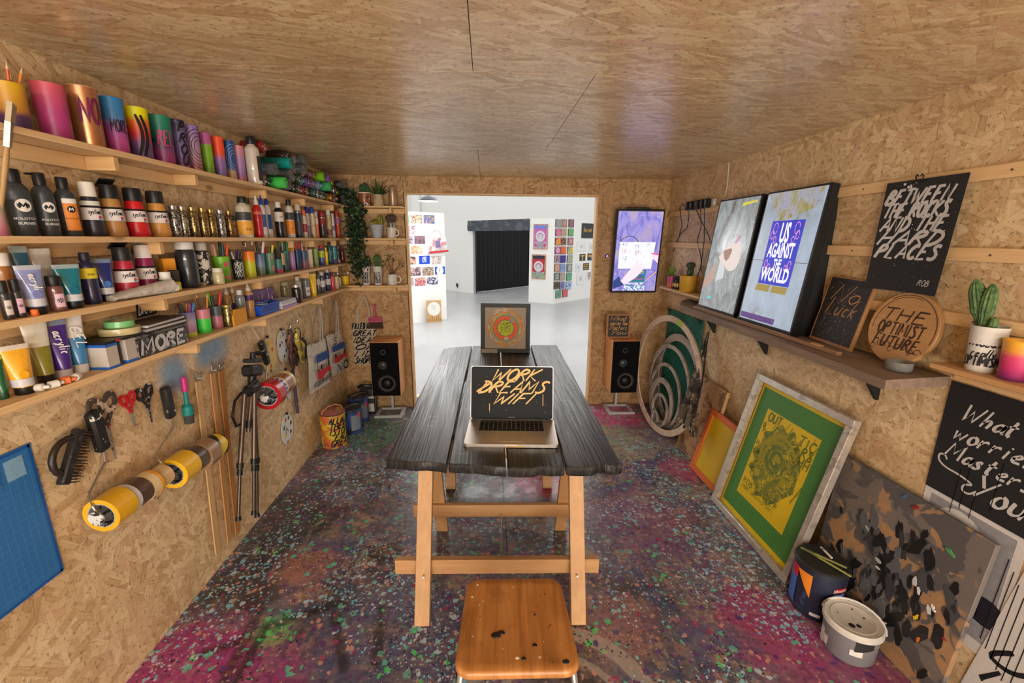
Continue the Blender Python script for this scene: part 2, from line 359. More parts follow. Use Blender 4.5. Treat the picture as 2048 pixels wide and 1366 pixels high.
def printed(parent, text, m, size, M=None, align='CENTER', sx=1., sy=1., bold=0., z=.0008, bend=None, name='lettering', shear=0.):
    key = (text, align, bold, shear)
    if key not in _TXT:
        cu = bpy.data.curves.new('t', 'FONT'); cu.body = text; cu.size = 1; cu.align_x = align; cu.align_y = 'CENTER'; cu.offset = bold; cu.shear = shear; cu.resolution_u = 2
        ob = bpy.data.objects.new('t', cu); COL.objects.link(ob)
        dg = bpy.context.evaluated_depsgraph_get(); me = bpy.data.meshes.new_from_object(ob.evaluated_get(dg))
        _TXT[key] = ([tuple(v.co) for v in me.vertices], [tuple(p.vertices) for p in me.polygons])
        bpy.data.objects.remove(ob); bpy.data.curves.remove(cu); bpy.data.meshes.remove(me)
    vs, fs = _TXT[key]; mb = MB()
    vv = [(v[0]*size*sx, v[1]*size*sy, z) for v in vs]
    if bend: vv = [((bend+z)*math.cos(x/bend), (bend+z)*math.sin(x/bend), y) for x, y, _ in vv]
    mb.add(vv, fs); return mb.build(name, m, parent, 0, M)
SHELF_ITEMS = [
  (1, 'cup', -1.273, 1.355, 0.0339, 0.118, 'yellow paper cup fading to purple, holding pencils, at end of top shelf', 'cup', {'g': [(0, (70, 45, 95)), (0.3, (90, 55, 95)), (0.42, (190, 130, 50)), (1, (215, 165, 25))]}),
  (1, 'cup', -1.273, 1.473, 0.0379, 0.152, 'plain pink cup fading to magenta on the top shelf', 'cup', {'g': [(0, (165, 50, 120)), (0.5, (175, 60, 120)), (1, (205, 85, 95))]}),
  (1, 'cup', -1.273, 1.587, 0.0387, 0.179, 'copper foil cup painted with the word NO', 'cup', {'g': [(0, (200, 140, 100)), (1, (205, 145, 105))], 'metal': 0.75, 'txt': ('NO', (120, 30, 75), 0.42)}),
  (1, 'cup', -1.28, 1.706, 0.0329, 0.182, 'blue cup fading to pink with small black boxed words', 'cup', {'g': [(0, (190, 60, 130)), (0.5, (160, 80, 150)), (0.62, (70, 120, 170)), (1, (40, 130, 190))], 'txt': ('MORE', (30, 25, 40), 0.22)}),
  (1, 'cup', -1.283, 1.817, 0.0362, 0.181, 'yellow, red and purple cup with a black brush slash', 'cup', {'g': [(0, (110, 80, 140)), (0.3, (110, 70, 120)), (0.5, (200, 50, 40)), (0.72, (230, 110, 30)), (0.85, (225, 215, 20)), (1, (225, 220, 30))], 'slash': 1}),
  (1, 'cup', -1.283, 1.934, 0.0383, 0.183, 'green cup fading to pink with pink brush letters', 'cup', {'g': [(0, (170, 50, 120)), (0.3, (130, 60, 110)), (0.45, (25, 60, 70)), (0.7, (25, 110, 95)), (1, (40, 130, 100))], 'txt': ('REL', (200, 60, 110), 0.3)}),
  (1, 'cup', -1.285, 2.043, 0.0261, 0.195, 'dark violet cup with black handwriting running down it', 'cup', {'g': [(0, (150, 60, 130)), (0.3, (110, 80, 140)), (0.7, (120, 100, 150)), (1, (40, 35, 60))], 'txt': ('PROU', (15, 12, 20), 0.3, 1)}),
  (1, 'cup', -1.285, 2.128, 0.0286, 0.194, 'lilac cup with concentric black contour lines', 'cup', {'g': [(0, (190, 110, 110)), (0.4, (170, 130, 150)), (1, (140, 110, 170))], 'rings': 1}),
  (1, 'cup', -1.29, 2.232, 0.0238, 0.187, 'lime green cup with a pink top', 'cup', {'g': [(0, (110, 150, 30)), (0.3, (125, 175, 35)), (0.72, (130, 180, 40)), (0.75, (185, 90, 150)), (1, (190, 95, 155))]}),
  (1, 'cup', -1.29, 2.327, 0.0263, 0.19, 'orange cup fading to violet on the top shelf', 'cup', {'g': [(0, (130, 100, 170)), (0.45, (150, 110, 170)), (0.6, (235, 80, 40)), (1, (245, 85, 40))]}),
  (1, 'cup', -1.293, 2.426, 0.0237, 0.192, 'blue cup with pale swirl rings and a wood base', 'cup', {'g': [(0, (210, 170, 120)), (0.25, (205, 160, 110)), (0.32, (60, 80, 140)), (1, (35, 80, 150))], 'rings': 2}),
  (1, 'cup', -1.281, 2.49, 0.0258, 0.182, 'salmon cup fading through violet to red', 'cup', {'g': [(0, (215, 90, 90)), (0.25, (150, 110, 170)), (0.6, (170, 130, 170)), (1, (215, 130, 130))]}),
  (1, 'bottle', -1.234, 2.532, 0.0356, 0.235, 'white plastic bottle with black cap beside the stacked spray cans', 'bottle', {'body': (205, 190, 175), 'cap': (30, 30, 34), 'pan': (0.08, 0.6, 0.05, 1.0, (50, 45, 42)), 'trans': 1}),
  (2, 'cup', -1.26, 1.232, 0.0184, 0.099, 'turquoise and pink cup cut off by the picture edge', 'cup', {'g': [(0, (190, 110, 150)), (0.5, (190, 150, 140)), (1, (110, 190, 170))]}),
  (2, 'molo', -1.275, 1.313, 0.0274, 0.175, 'dark grey round-shouldered ink bottle, leftmost with a white disc logo', 'bottle', {'body': (58, 64, 70), 'cap': (22, 22, 24), 'logo': 'w', 'brand': 'MOLOTOW'}),
  (2, 'molo', -1.275, 1.386, 0.0235, 0.175, 'dark grey ink bottle with white disc and its flip lid pulled out', 'bottle', {'body': (58, 64, 70), 'cap': (22, 22, 24), 'logo': 'w', 'brand': 'MOLOTOW', 'flip': 1}),
  (2, 'molo', -1.275, 1.454, 0.0242, 0.172, 'dark grey ink bottle with an orange label', 'bottle', {'body': (55, 60, 66), 'cap': (22, 22, 24), 'logo': 'o', 'brand': 'MOLOTOW'}),
  (2, 'sys', -1.28, 1.542, 0.0276, 0.172, 'black paint bottle with a white paint-spotted cap', 'bottle', {'body': (45, 42, 52), 'cap': (225, 220, 210), 'blob': 1}),
  (2, 'sys', -1.28, 1.624, 0.0331, 0.173, 'tan paint bottle with its black flip cap open', 'bottle', {'body': (176, 128, 72), 'cap': (24, 23, 25), 'flip': 1}),
  (2, 'sys', -1.28, 1.725, 0.0354, 0.173, 'bright red paint bottle with black cap on second shelf', 'bottle', {'body': (205, 32, 38), 'cap': (24, 23, 25)}),
  (2, 'sys', -1.28, 1.834, 0.0359, 0.174, 'ochre paint bottle with black cap next to foil bottles', 'bottle', {'body': (205, 148, 72), 'cap': (30, 28, 28)}),
  (2, 'foil', -1.275, 1.917, 0.0203, 0.124, 'silver foil bottle with black print, first of its row from ochre bottle', 'bottle', {'body': (200, 198, 195), 'cap': (200, 198, 195)}),
  (2, 'foil', -1.275, 1.97, 0.0186, 0.124, 'silver foil bottle with black print, second of its row from ochre bottle', 'bottle', {'body': (200, 190, 170), 'cap': (200, 190, 170)}),
  (2, 'foil', -1.275, 2.034, 0.0204, 0.125, 'gold foil bottle with black print, third of its row from ochre bottle', 'bottle', {'body': (190, 165, 105), 'cap': (190, 165, 105)}),
  (2, 'foil', -1.275, 2.103, 0.0204, 0.126, 'gold foil bottle with black print, fourth of its row from ochre bottle', 'bottle', {'body': (195, 165, 100), 'cap': (195, 165, 100)}),
  (2, 'foil', -1.275, 2.163, 0.0192, 0.124, 'gold foil bottle with black print, fifth of its row from ochre bottle', 'bottle', {'body': (200, 165, 95), 'cap': (200, 165, 95)}),
  (2, 'foil', -1.275, 2.235, 0.0192, 0.125, 'silver foil bottle with black print, sixth of its row from ochre bottle', 'bottle', {'body': (205, 205, 208), 'cap': (205, 205, 208)}),
  (2, 'foil', -1.275, 2.311, 0.0189, 0.126, 'gold foil bottle with black print, seventh of its row from ochre bottle', 'bottle', {'body': (190, 150, 85), 'cap': (190, 150, 85)}),
  (2, 'foil', -1.286, 2.352, 0.0183, 0.124, 'silver foil bottle with black print, eighth of its row from ochre bottle', 'bottle', {'body': (200, 200, 205), 'cap': (200, 200, 205)}),
  (2, 'bottle', -1.239, 2.381, 0.0348, 0.201, 'clear bottle with black lid and orange and black label', 'bottle', {'body': (195, 185, 165), 'cap': (25, 25, 25), 'lab': (0.06, 0.4, (225, 160, 60)), 'lab2': (0.42, 0.62, (60, 60, 62)), 'trans': 1}),
  (2, 'bottle', -1.292, 2.536, 0.0176, 0.207, 'yellow bottle half hidden behind the clear one', 'bottle', {'body': (225, 195, 60), 'cap': (60, 55, 50), 'lab': (0.1, 0.7, (235, 205, 80))}),
  (2, 'bottle', -1.253, 2.547, 0.0214, 0.221, 'red bottle with red and white nozzle', 'bottle', {'body': (200, 30, 38), 'cap': (235, 225, 220), 'lab': (0.55, 0.62, (230, 120, 110)), 'noz': 1}),
  (2, 'bottle', -1.25, 2.596, 0.0171, 0.226, 'white bottle with blue cap nearest the red bottle', 'bottle', {'body': (215, 205, 205), 'cap': (20, 60, 175), 'pan': (0.25, 0.55, -0.6, 0.6, (60, 90, 150)), 'noz': 1}),
  (2, 'bottle', -1.275, 2.71, 0.0192, 0.236, 'white bottle with blue cap and blue label, right of its twin', 'bottle', {'body': (215, 205, 205), 'cap': (20, 60, 175), 'pan': (0.2, 0.55, -0.6, 0.7, (40, 75, 140)), 'noz': 1}),
  (2, 'bottle', -1.255, 2.807, 0.0253, 0.208, 'black ink bottle with white square label', 'bottle', {'body': (28, 27, 30), 'cap': (225, 215, 205), 'lab': (0.45, 0.78, (215, 205, 195))}),
  (2, 'bottle', -1.25, 2.943, 0.0239, 0.234, 'white bottle with orange label and black spout', 'bottle', {'body': (210, 200, 190), 'cap': (30, 28, 28), 'lab': (0.1, 0.45, (230, 140, 50)), 'lab2': (0.47, 0.66, (60, 60, 62))}),
  (2, 'bottle', -1.285, 3.06, 0.0134, 0.218, 'thin yellow bottle behind the orange labelled one', 'bottle', {'body': (225, 200, 50), 'cap': (230, 205, 50)}),
  (2, 'can', -1.26, 3.094, 0.0224, 0.218, 'dark blue spray can with beige cap', 'spray can', {'body': (40, 58, 84), 'cap': (215, 195, 165), 'lab': (0.1, 0.5, (80, 70, 80))}),
  (2, 'can', -1.25, 3.167, 0.0154, 0.184, 'cream spray can with orange cap', 'spray can', {'body': (205, 180, 150), 'cap': (220, 95, 50), 'lab': (0.2, 0.5, (160, 60, 60))}),
  (2, 'can', -1.282, 3.307, 0.0164, 0.213, 'lilac and white spray can with blue cap', 'spray can', {'body': (205, 195, 215), 'cap': (30, 50, 150), 'lab': (0.05, 0.4, (150, 140, 170))}),
  (2, 'can', -1.253, 3.326, 0.0164, 0.215, 'beige spray can with dark letters and blue cap', 'spray can', {'body': (200, 175, 140), 'cap': (35, 55, 150), 'txt': 'GOLD'}),
  (2, 'can', -1.25, 3.384, 0.0136, 0.184, 'small orange and white spray can', 'spray can', {'body': (215, 110, 60), 'cap': (200, 190, 180), 'lab': (0.55, 0.8, (215, 200, 185))}),
  (2, 'can', -1.26, 3.528, 0.0263, 0.196, 'dark red and black spray can with red cap', 'spray can', {'body': (60, 42, 46), 'cap': (150, 45, 45), 'lab': (0.5, 0.8, (140, 40, 45))}),
  (2, 'can', -1.265, 3.687, 0.0208, 0.22, 'beige spray can with white cap near shelf end', 'spray can', {'body': (200, 175, 120), 'cap': (220, 212, 200), 'lab': (0.1, 0.3, (150, 90, 80))}),
  (2, 'can', -1.245, 3.729, 0.0132, 0.192, 'slim silver spray can near shelf end', 'spray can', {'body': (190, 185, 190), 'cap': (190, 185, 190), 'lab': (0.3, 0.5, (120, 110, 130))}),
  (2, 'can', -1.265, 3.899, 0.0196, 0.226, 'orange-red spray can at shelf end by ivy', 'spray can', {'body': (215, 85, 45), 'cap': (190, 60, 50), 'lab': (0.5, 0.75, (190, 110, 150))}),
  (3, 'jar', -1.29, 1.245, 0.0196, 0.166, 'brown jar with white lid at shelf end behind black bottles', 'jar', {'body': (150, 95, 45), 'lid': (220, 212, 205), 'lidh': 0.2}),
  (3, 'jar', -1.235, 1.18, 0.0114, 0.099, 'small black paint bottle cut by the picture edge', 'bottle', {'body': (45, 42, 42), 'lid': (25, 25, 27), 'lidh': 0.3, 'tag': (205, 195, 190)}),
  (3, 'jar', -1.235, 1.21, 0.011, 0.1, 'small black paint bottle with pink flower label', 'bottle', {'body': (48, 44, 46), 'lid': (25, 25, 27), 'lidh': 0.3, 'tag': (215, 170, 190)}),
  (3, 'tube', -1.295, 1.302, 0.0152, 0.182, 'clear topped teal tube standing behind others', 'tube', {'body': (30, 90, 115), 'top': (150, 165, 165), 'capc': (25, 25, 27)}),
  (3, 'tube', -1.24, 1.26, 0.0223, 0.133, 'periwinkle blue acrylic tube with black cap', 'tube', {'body': (135, 145, 195), 'top': (170, 178, 190), 'capc': (22, 22, 24), 'spot': (120, 125, 175), 'txt': 'acrylic'}),
  (3, 'tube', -1.295, 1.356, 0.0212, 0.175, 'silver-white crumpled tube behind the brown bottle', 'tube', {'body': (185, 178, 170), 'top': (205, 198, 190), 'capc': (190, 180, 170)}),
  (3, 'jar', -1.235, 1.315, 0.0185, 0.1, 'small brown paint bottle with black cap and flower label', 'bottle', {'body': (110, 72, 62), 'lid': (24, 23, 24), 'lidh': 0.27, 'tag': (215, 180, 195)}),
  (3, 'tube', -1.24, 1.368, 0.0253, 0.129, 'teal acrylic tube with black cap', 'tube', {'body': (22, 120, 138), 'top': (150, 170, 172), 'capc': (22, 22, 24), 'spot': (15, 105, 130)}),
  (3, 'bottle', -1.26, 1.458, 0.0218, 0.161, 'dark navy paint bottle with yellow oval label', 'bottle', {'body': (40, 38, 70), 'cap': (35, 32, 48), 'lab': (0.5, 0.7, (225, 205, 40))}),
  (3, 'tube', -1.265, 1.519, 0.0226, 0.138, 'ultramarine tube with light blue label and black cap', 'tube', {'body': (35, 48, 120), 'top': (120, 140, 175), 'capc': (22, 22, 24), 'spot': (70, 120, 190)}),
  (3, 'sys', -1.275, 1.622, 0.0347, 0.178, 'crimson paint bottle with black cap open on third shelf', 'bottle', {'body': (178, 40, 62), 'cap': (30, 28, 30), 'flip': 1}),
  (3, 'sys', -1.288, 1.735, 0.0336, 0.184, 'magenta paint bottle with a red-spotted white cap', 'bottle', {'body': (150, 34, 84), 'cap': (222, 212, 208), 'flip': 1}),
  (3, 'boxy', -1.29, 1.856, 0.0226, 0.127, 'orange sponge box stacked on a black carton', 'box', {'body': (228, 150, 40), 'low': (50, 46, 48)}),
  (3, 'jar', -1.237, 1.757, 0.0206, 0.079, 'white paint jar with green band and white lid', 'jar', {'body': (222, 216, 205), 'lid': (225, 220, 212), 'lidh': 0.24, 'band': (40, 120, 70)}),
  (3, 'boxy', -1.24, 1.809, 0.0151, 0.083, 'small yellow and black pastel carton', 'box', {'body': (50, 46, 46), 'low': (215, 200, 30)}),
  (3, 'jar', -1.265, 1.934, 0.0376, 0.19, 'large black tub with paint-smeared white lid', 'tub', {'body': (42, 45, 50), 'lid': (215, 210, 205), 'lidh': 0.16}),
  (3, 'jar', -1.269, 2.045, 0.0266, 0.187, 'black bottle smeared with white paint', 'bottle', {'body': (40, 38, 42), 'lid': (205, 198, 190), 'lidh': 0.18, 'smear': 1}),
  (3, 'jar', -1.231, 2.08, 0.0238, 0.073, 'small cream jar in front of green and pink cup', 'jar', {'body': (190, 180, 140), 'lid': (215, 208, 185), 'lidh': 0.25}),
  (3, 'cup', -1.275, 2.193, 0.0364, 0.12, 'lime green cup with pink patches, holding markers', 'cup', {'g': [(0, (105, 165, 40)), (1, (120, 185, 45))], 'patch': (235, 70, 120)}),
  (3, 'cup', -1.27, 2.32, 0.0261, 0.1, 'black cup covered in white scribbles, holding pens', 'cup', {'g': [(0, (28, 28, 30)), (1, (30, 30, 34))], 'scrib': (225, 225, 220)}),
  (3, 'cup', -1.275, 2.445, 0.0299, 0.137, 'orange cup fading to lime, third shelf', 'cup', {'g': [(0, (185, 190, 30)), (0.55, (200, 205, 40)), (0.68, (240, 150, 30)), (1, (240, 120, 30))]}),
  (3, 'cup', -1.275, 2.559, 0.0247, 0.12, 'slate blue and olive cup with white streaks', 'cup', {'g': [(0, (95, 105, 75)), (0.35, (105, 125, 110)), (0.45, (130, 150, 180)), (1, (75, 100, 140))]}),
  (3, 'cup', -1.275, 2.667, 0.0273, 0.122, 'sage green cup with a pink side', 'cup', {'g': [(0, (85, 130, 95)), (1, (90, 135, 110))], 'patch': (205, 120, 130)}),
  (3, 'cup', -1.275, 2.77, 0.0288, 0.083, 'teal cup fading to pink, with clothes pegs clipped on', 'cup', {'g': [(0, (190, 60, 100)), (0.2, (180, 70, 110)), (0.35, (70, 130, 125)), (1, (55, 120, 110))]}),
  (3, 'cup', -1.275, 2.87, 0.0239, 0.128, 'teal cup fading to near black below', 'cup', {'g': [(0, (45, 60, 66)), (0.5, (60, 90, 95)), (1, (55, 130, 120))]}),
  (3, 'cup', -1.275, 2.971, 0.0191, 0.119, 'lilac marbled cup on third shelf', 'cup', {'g': [(0, (165, 95, 150)), (0.5, (170, 140, 190)), (1, (150, 115, 160))]}),
  (3, 'cup', -1.275, 3.055, 0.0215, 0.133, 'dark blue cup with a yellow dot', 'cup', {'g': [(0, (30, 55, 85)), (1, (28, 60, 95))]}),
  (3, 'cup', -1.275, 3.16, 0.0254, 0.12, 'blue cup fading to dusty pink below', 'cup', {'g': [(0, (160, 95, 120)), (0.4, (130, 95, 125)), (0.55, (70, 90, 130)), (1, (60, 90, 130))]}),
  (3, 'cup', -1.275, 3.267, 0.0197, 0.128, 'white cup with long brushes', 'cup', {'g': [(0, (215, 195, 165)), (1, (220, 205, 180))]}),
  (3, 'cup', -1.275, 3.376, 0.0186, 0.129, 'pale green cup with brushes', 'cup', {'g': [(0, (120, 150, 90)), (1, (140, 165, 90))]}),
  (3, 'bottle', -1.275, 3.496, 0.0211, 0.156, 'lime and blue bottle with red cap', 'bottle', {'body': (70, 90, 150), 'cap': (200, 40, 60), 'lab': (0.4, 0.75, (185, 200, 50))}),
  (3, 'bottle', -1.26, 3.553, 0.0127, 0.137, 'slim yellow glue bottle', 'bottle', {'body': (230, 190, 30), 'cap': (235, 195, 30)}),
  (3, 'bottle', -1.275, 3.68, 0.0208, 0.178, 'dark teal bottle with dark cap', 'bottle', {'body': (40, 90, 95), 'cap': (30, 45, 50), 'lab': (0.4, 0.6, (90, 130, 135))}),
  (3, 'can', -1.27, 3.766, 0.0235, 0.169, 'blue topped tube fading to teal and purple', 'tube', {'body': (60, 140, 140), 'cap': (45, 110, 180), 'lab': (0.02, 0.2, (100, 60, 150))}),
  (3, 'bottle', -1.26, 3.832, 0.0157, 0.144, 'slim dark bottle with pale foot at shelf end', 'bottle', {'body': (60, 55, 70), 'cap': (120, 110, 120), 'lab': (0.02, 0.2, (200, 180, 140))}),
  (3, 'bottle', -1.265, 3.96, 0.0184, 0.146, 'slim dark red bottle at the very shelf end', 'bottle', {'body': (100, 40, 50), 'cap': (90, 70, 80)}),
  (4, 'tube', -1.267, 1.148, 0.0124, 0.115, 'dark green tube cut by the picture edge', 'tube', {'body': (25, 95, 60), 'top': (180, 190, 60), 'capc': (30, 80, 50)}),
  (4, 'tube', -1.253, 1.188, 0.0241, 0.135, 'yellow acrylic tube with black cap', 'tube', {'body': (228, 165, 40), 'top': (205, 195, 178), 'capc': (22, 22, 24), 'spot': (225, 160, 30)}),
  (4, 'tube', -1.275, 1.273, 0.0225, 0.176, 'olive and white tube with grey crimped top', 'tube', {'body': (140, 132, 40), 'top': (215, 210, 195), 'capc': (40, 38, 36), 'half': 1}),
  (4, 'tube', -1.275, 1.327, 0.0241, 0.176, 'purple acrylic tube with white cap', 'tube', {'body': (72, 38, 130), 'top': (130, 140, 160), 'capc': (215, 205, 205), 'txt': 'acrylic'}),
  (4, 'tube', -1.275, 1.382, 0.0231, 0.18, 'white and blue gel tube with white cap', 'tube', {'body': (60, 130, 180), 'top': (225, 222, 220), 'capc': (222, 218, 214), 'half': 1, 'txt': 'GEL'}),
  (4, 'cup', -1.275, 1.901, 0.0278, 0.105, 'white, blue and lilac marbled cup with yellow foot', 'cup', {'g': [(0, (190, 195, 60)), (0.15, (190, 195, 60)), (0.18, (170, 120, 160)), (0.6, (190, 170, 200)), (1, (110, 120, 170))]}),
  (4, 'cup', -1.265, 1.983, 0.0294, 0.105, 'dusty pink and bright green cup with pencils', 'cup', {'g': [(0, (60, 205, 70)), (0.6, (65, 210, 75)), (0.62, (205, 125, 135)), (1, (205, 130, 140))]}),
  (4, 'cup', -1.266, 2.082, 0.0252, 0.104, 'dark grey cup with pink drips, holding markers', 'cup', {'g': [(0, (185, 110, 125)), (0.5, (185, 115, 130)), (0.62, (70, 80, 85)), (1, (75, 90, 92))]}),
  (4, 'jar', -1.234, 2.115, 0.0202, 0.104, 'gold and black foil jar on fourth shelf', 'jar', {'body': (185, 160, 95), 'lid': (190, 165, 100), 'lidh': 0.1, 'foil': 1}),
  (4, 'bottle', -1.285, 2.215, 0.0179, 0.18, 'amber squeeze bottle, left one of two behind jar', 'bottle', {'body': (160, 120, 70), 'cap': (205, 190, 170), 'lab': (0.25, 0.5, (70, 45, 90)), 'noz': 1}),
  (4, 'bottle', -1.296, 2.288, 0.0152, 0.18, 'amber squeeze bottle behind the clear flask', 'bottle', {'body': (160, 120, 70), 'cap': (205, 190, 170), 'lab': (0.25, 0.5, (70, 45, 90)), 'noz': 1}),
  (4, 'bottle', -1.259, 2.28, 0.022, 0.156, 'clear glass flask of grey water', 'bottle', {'body': (120, 130, 130), 'cap': (205, 205, 200), 'trans': 1}),
  (4, 'bottle', -1.26, 2.367, 0.0218, 0.182, 'gold squeeze bottle with purple label beside blue basket', 'bottle', {'body': (185, 140, 85), 'cap': (210, 198, 180), 'lab': (0.5, 0.75, (85, 45, 100)), 'noz': 1}),
  (4, 'jar', -1.285, 2.84, 0.0254, 0.142, 'amber glass jar with metal lid', 'jar', {'body': (110, 95, 60), 'lid': (150, 140, 110), 'lidh': 0.15}),
  (4, 'jar', -1.25, 2.928, 0.0284, 0.117, 'black and silver printed jar on fourth shelf', 'jar', {'body': (90, 85, 85), 'lid': (195, 190, 185), 'lidh': 0.15, 'foil': 1}),
  (4, 'bottle', -1.285, 3.038, 0.0215, 0.16, 'clear squeeze bottle behind the printed jar', 'bottle', {'body': (190, 190, 190), 'cap': (215, 210, 205), 'trans': 1}),
  (4, 'jar', -1.275, 3.147, 0.0254, 0.155, 'grey jar of felt tips', 'jar', {'body': (110, 115, 118), 'lid': (170, 80, 70), 'lidh': 0.12, 'tag': (215, 205, 200)}),
  (4, 'tube', -1.26, 3.24, 0.0213, 0.161, 'bright yellow paint tube standing on its cap', 'tube', {'body': (235, 190, 35), 'top': (240, 215, 90), 'capc': (235, 185, 30)}),
  (4, 'bottle', -1.275, 3.374, 0.014, 0.173, 'slate grey paint bottle', 'bottle', {'body': (85, 95, 105), 'cap': (60, 62, 66), 'lab': (0.4, 0.65, (200, 195, 190))}),
  (4, 'bottle', -1.265, 3.432, 0.0193, 0.161, 'black and white paint bottle with white cap', 'bottle', {'body': (70, 68, 75), 'cap': (215, 208, 200), 'lab': (0.3, 0.6, (205, 198, 192))}),
  (4, 'bottle', -1.275, 3.576, 0.0222, 0.174, 'navy paint bottle with white label and white cap', 'bottle', {'body': (40, 52, 105), 'cap': (215, 208, 200), 'lab': (0.3, 0.55, (210, 204, 198))}),
  (4, 'bottle', -1.265, 3.652, 0.017, 0.137, 'coral red paint bottle', 'bottle', {'body': (215, 70, 85), 'cap': (60, 50, 60)}),
  (4, 'cup', -1.265, 3.745, 0.0216, 0.101, 'beige paper cup of brushes on fourth shelf', 'cup', {'g': [(0, (210, 180, 140)), (1, (215, 190, 150))]}),
  (4, 'cup', -1.285, 3.894, 0.0143, 0.08, 'white paper cup behind the yellow cup', 'cup', {'g': [(0, (215, 205, 195)), (1, (220, 212, 200))]}),
  (4, 'cup', -1.265, 3.989, 0.034, 0.085, 'plain yellow cup at fourth shelf end', 'cup', {'g': [(0, (235, 190, 20)), (1, (240, 195, 25))]}),
]
STACKED_CANS = [
  (2.587, 1.908, (190, 120, 85), 1),
  (2.661, 1.908, (35, 60, 45), 0),
  (2.722, 1.908, (70, 190, 80), 2),
  (2.811, 1.908, (200, 170, 165), 3),
  (2.9, 1.908, (70, 75, 90), 0),
  (2.959, 1.908, (35, 33, 34), 0),
  (3.028, 1.908, (70, 66, 50), 0),
  (3.092, 1.908, (185, 50, 95), 0),
  (3.21, 1.908, (195, 125, 90), 1),
  (3.307, 1.908, (60, 90, 85), 0),
  (3.39, 1.908, (190, 185, 180), 1),
  (3.465, 1.908, (195, 190, 185), 1),
  (3.519, 1.908, (110, 108, 105), 1),
  (2.652, 1.97, (110, 140, 190), 3),
  (2.861, 1.97, (120, 150, 140), 3),
  (2.926, 1.97, (120, 175, 165), 0),
  (2.992, 1.97, (105, 105, 80), 0),
  (3.066, 1.97, (70, 85, 55), 0),
  (3.134, 1.97, (75, 160, 160), 0),
  (3.207, 1.97, (110, 75, 150), 0),
  (3.274, 1.97, (130, 90, 130), 0),
  (3.327, 1.97, (165, 155, 145), 0),
  (3.405, 1.97, (115, 140, 170), 0),
  (3.479, 1.97, (60, 165, 100), 2),
  (2.833, 2.03, (20, 140, 130), 2),
  (2.951, 2.03, (190, 60, 60), 0),
  (3.048, 2.03, (190, 170, 160), 3),
  (3.114, 2.03, (80, 55, 75), 0),
  (3.182, 2.03, (215, 200, 165), 0),
  (3.26, 2.03, (110, 60, 65), 0),
  (3.323, 2.03, (120, 75, 50), 0),
  (3.42, 2.03, (120, 190, 30), 2),
  (3.536, 2.03, (130, 90, 160), 2),
  (2.641, 2.084, (150, 40, 35), 0),
  (2.925, 2.084, (60, 35, 32), 0),
  (3.077, 2.084, (185, 170, 160), 3),
  (3.743, 2.03, (225, 195, 30), 1),
  (3.878, 2.03, (70, 60, 55), 3),
  (3.753, 1.97, (70, 66, 66), 1),
  (3.861, 1.97, (195, 215, 30), 1),
  (3.675, 1.908, (230, 170, 30), 1),
  (3.765, 1.908, (190, 120, 130), 0),
  (3.917, 1.908, (100, 130, 90), 3),
]
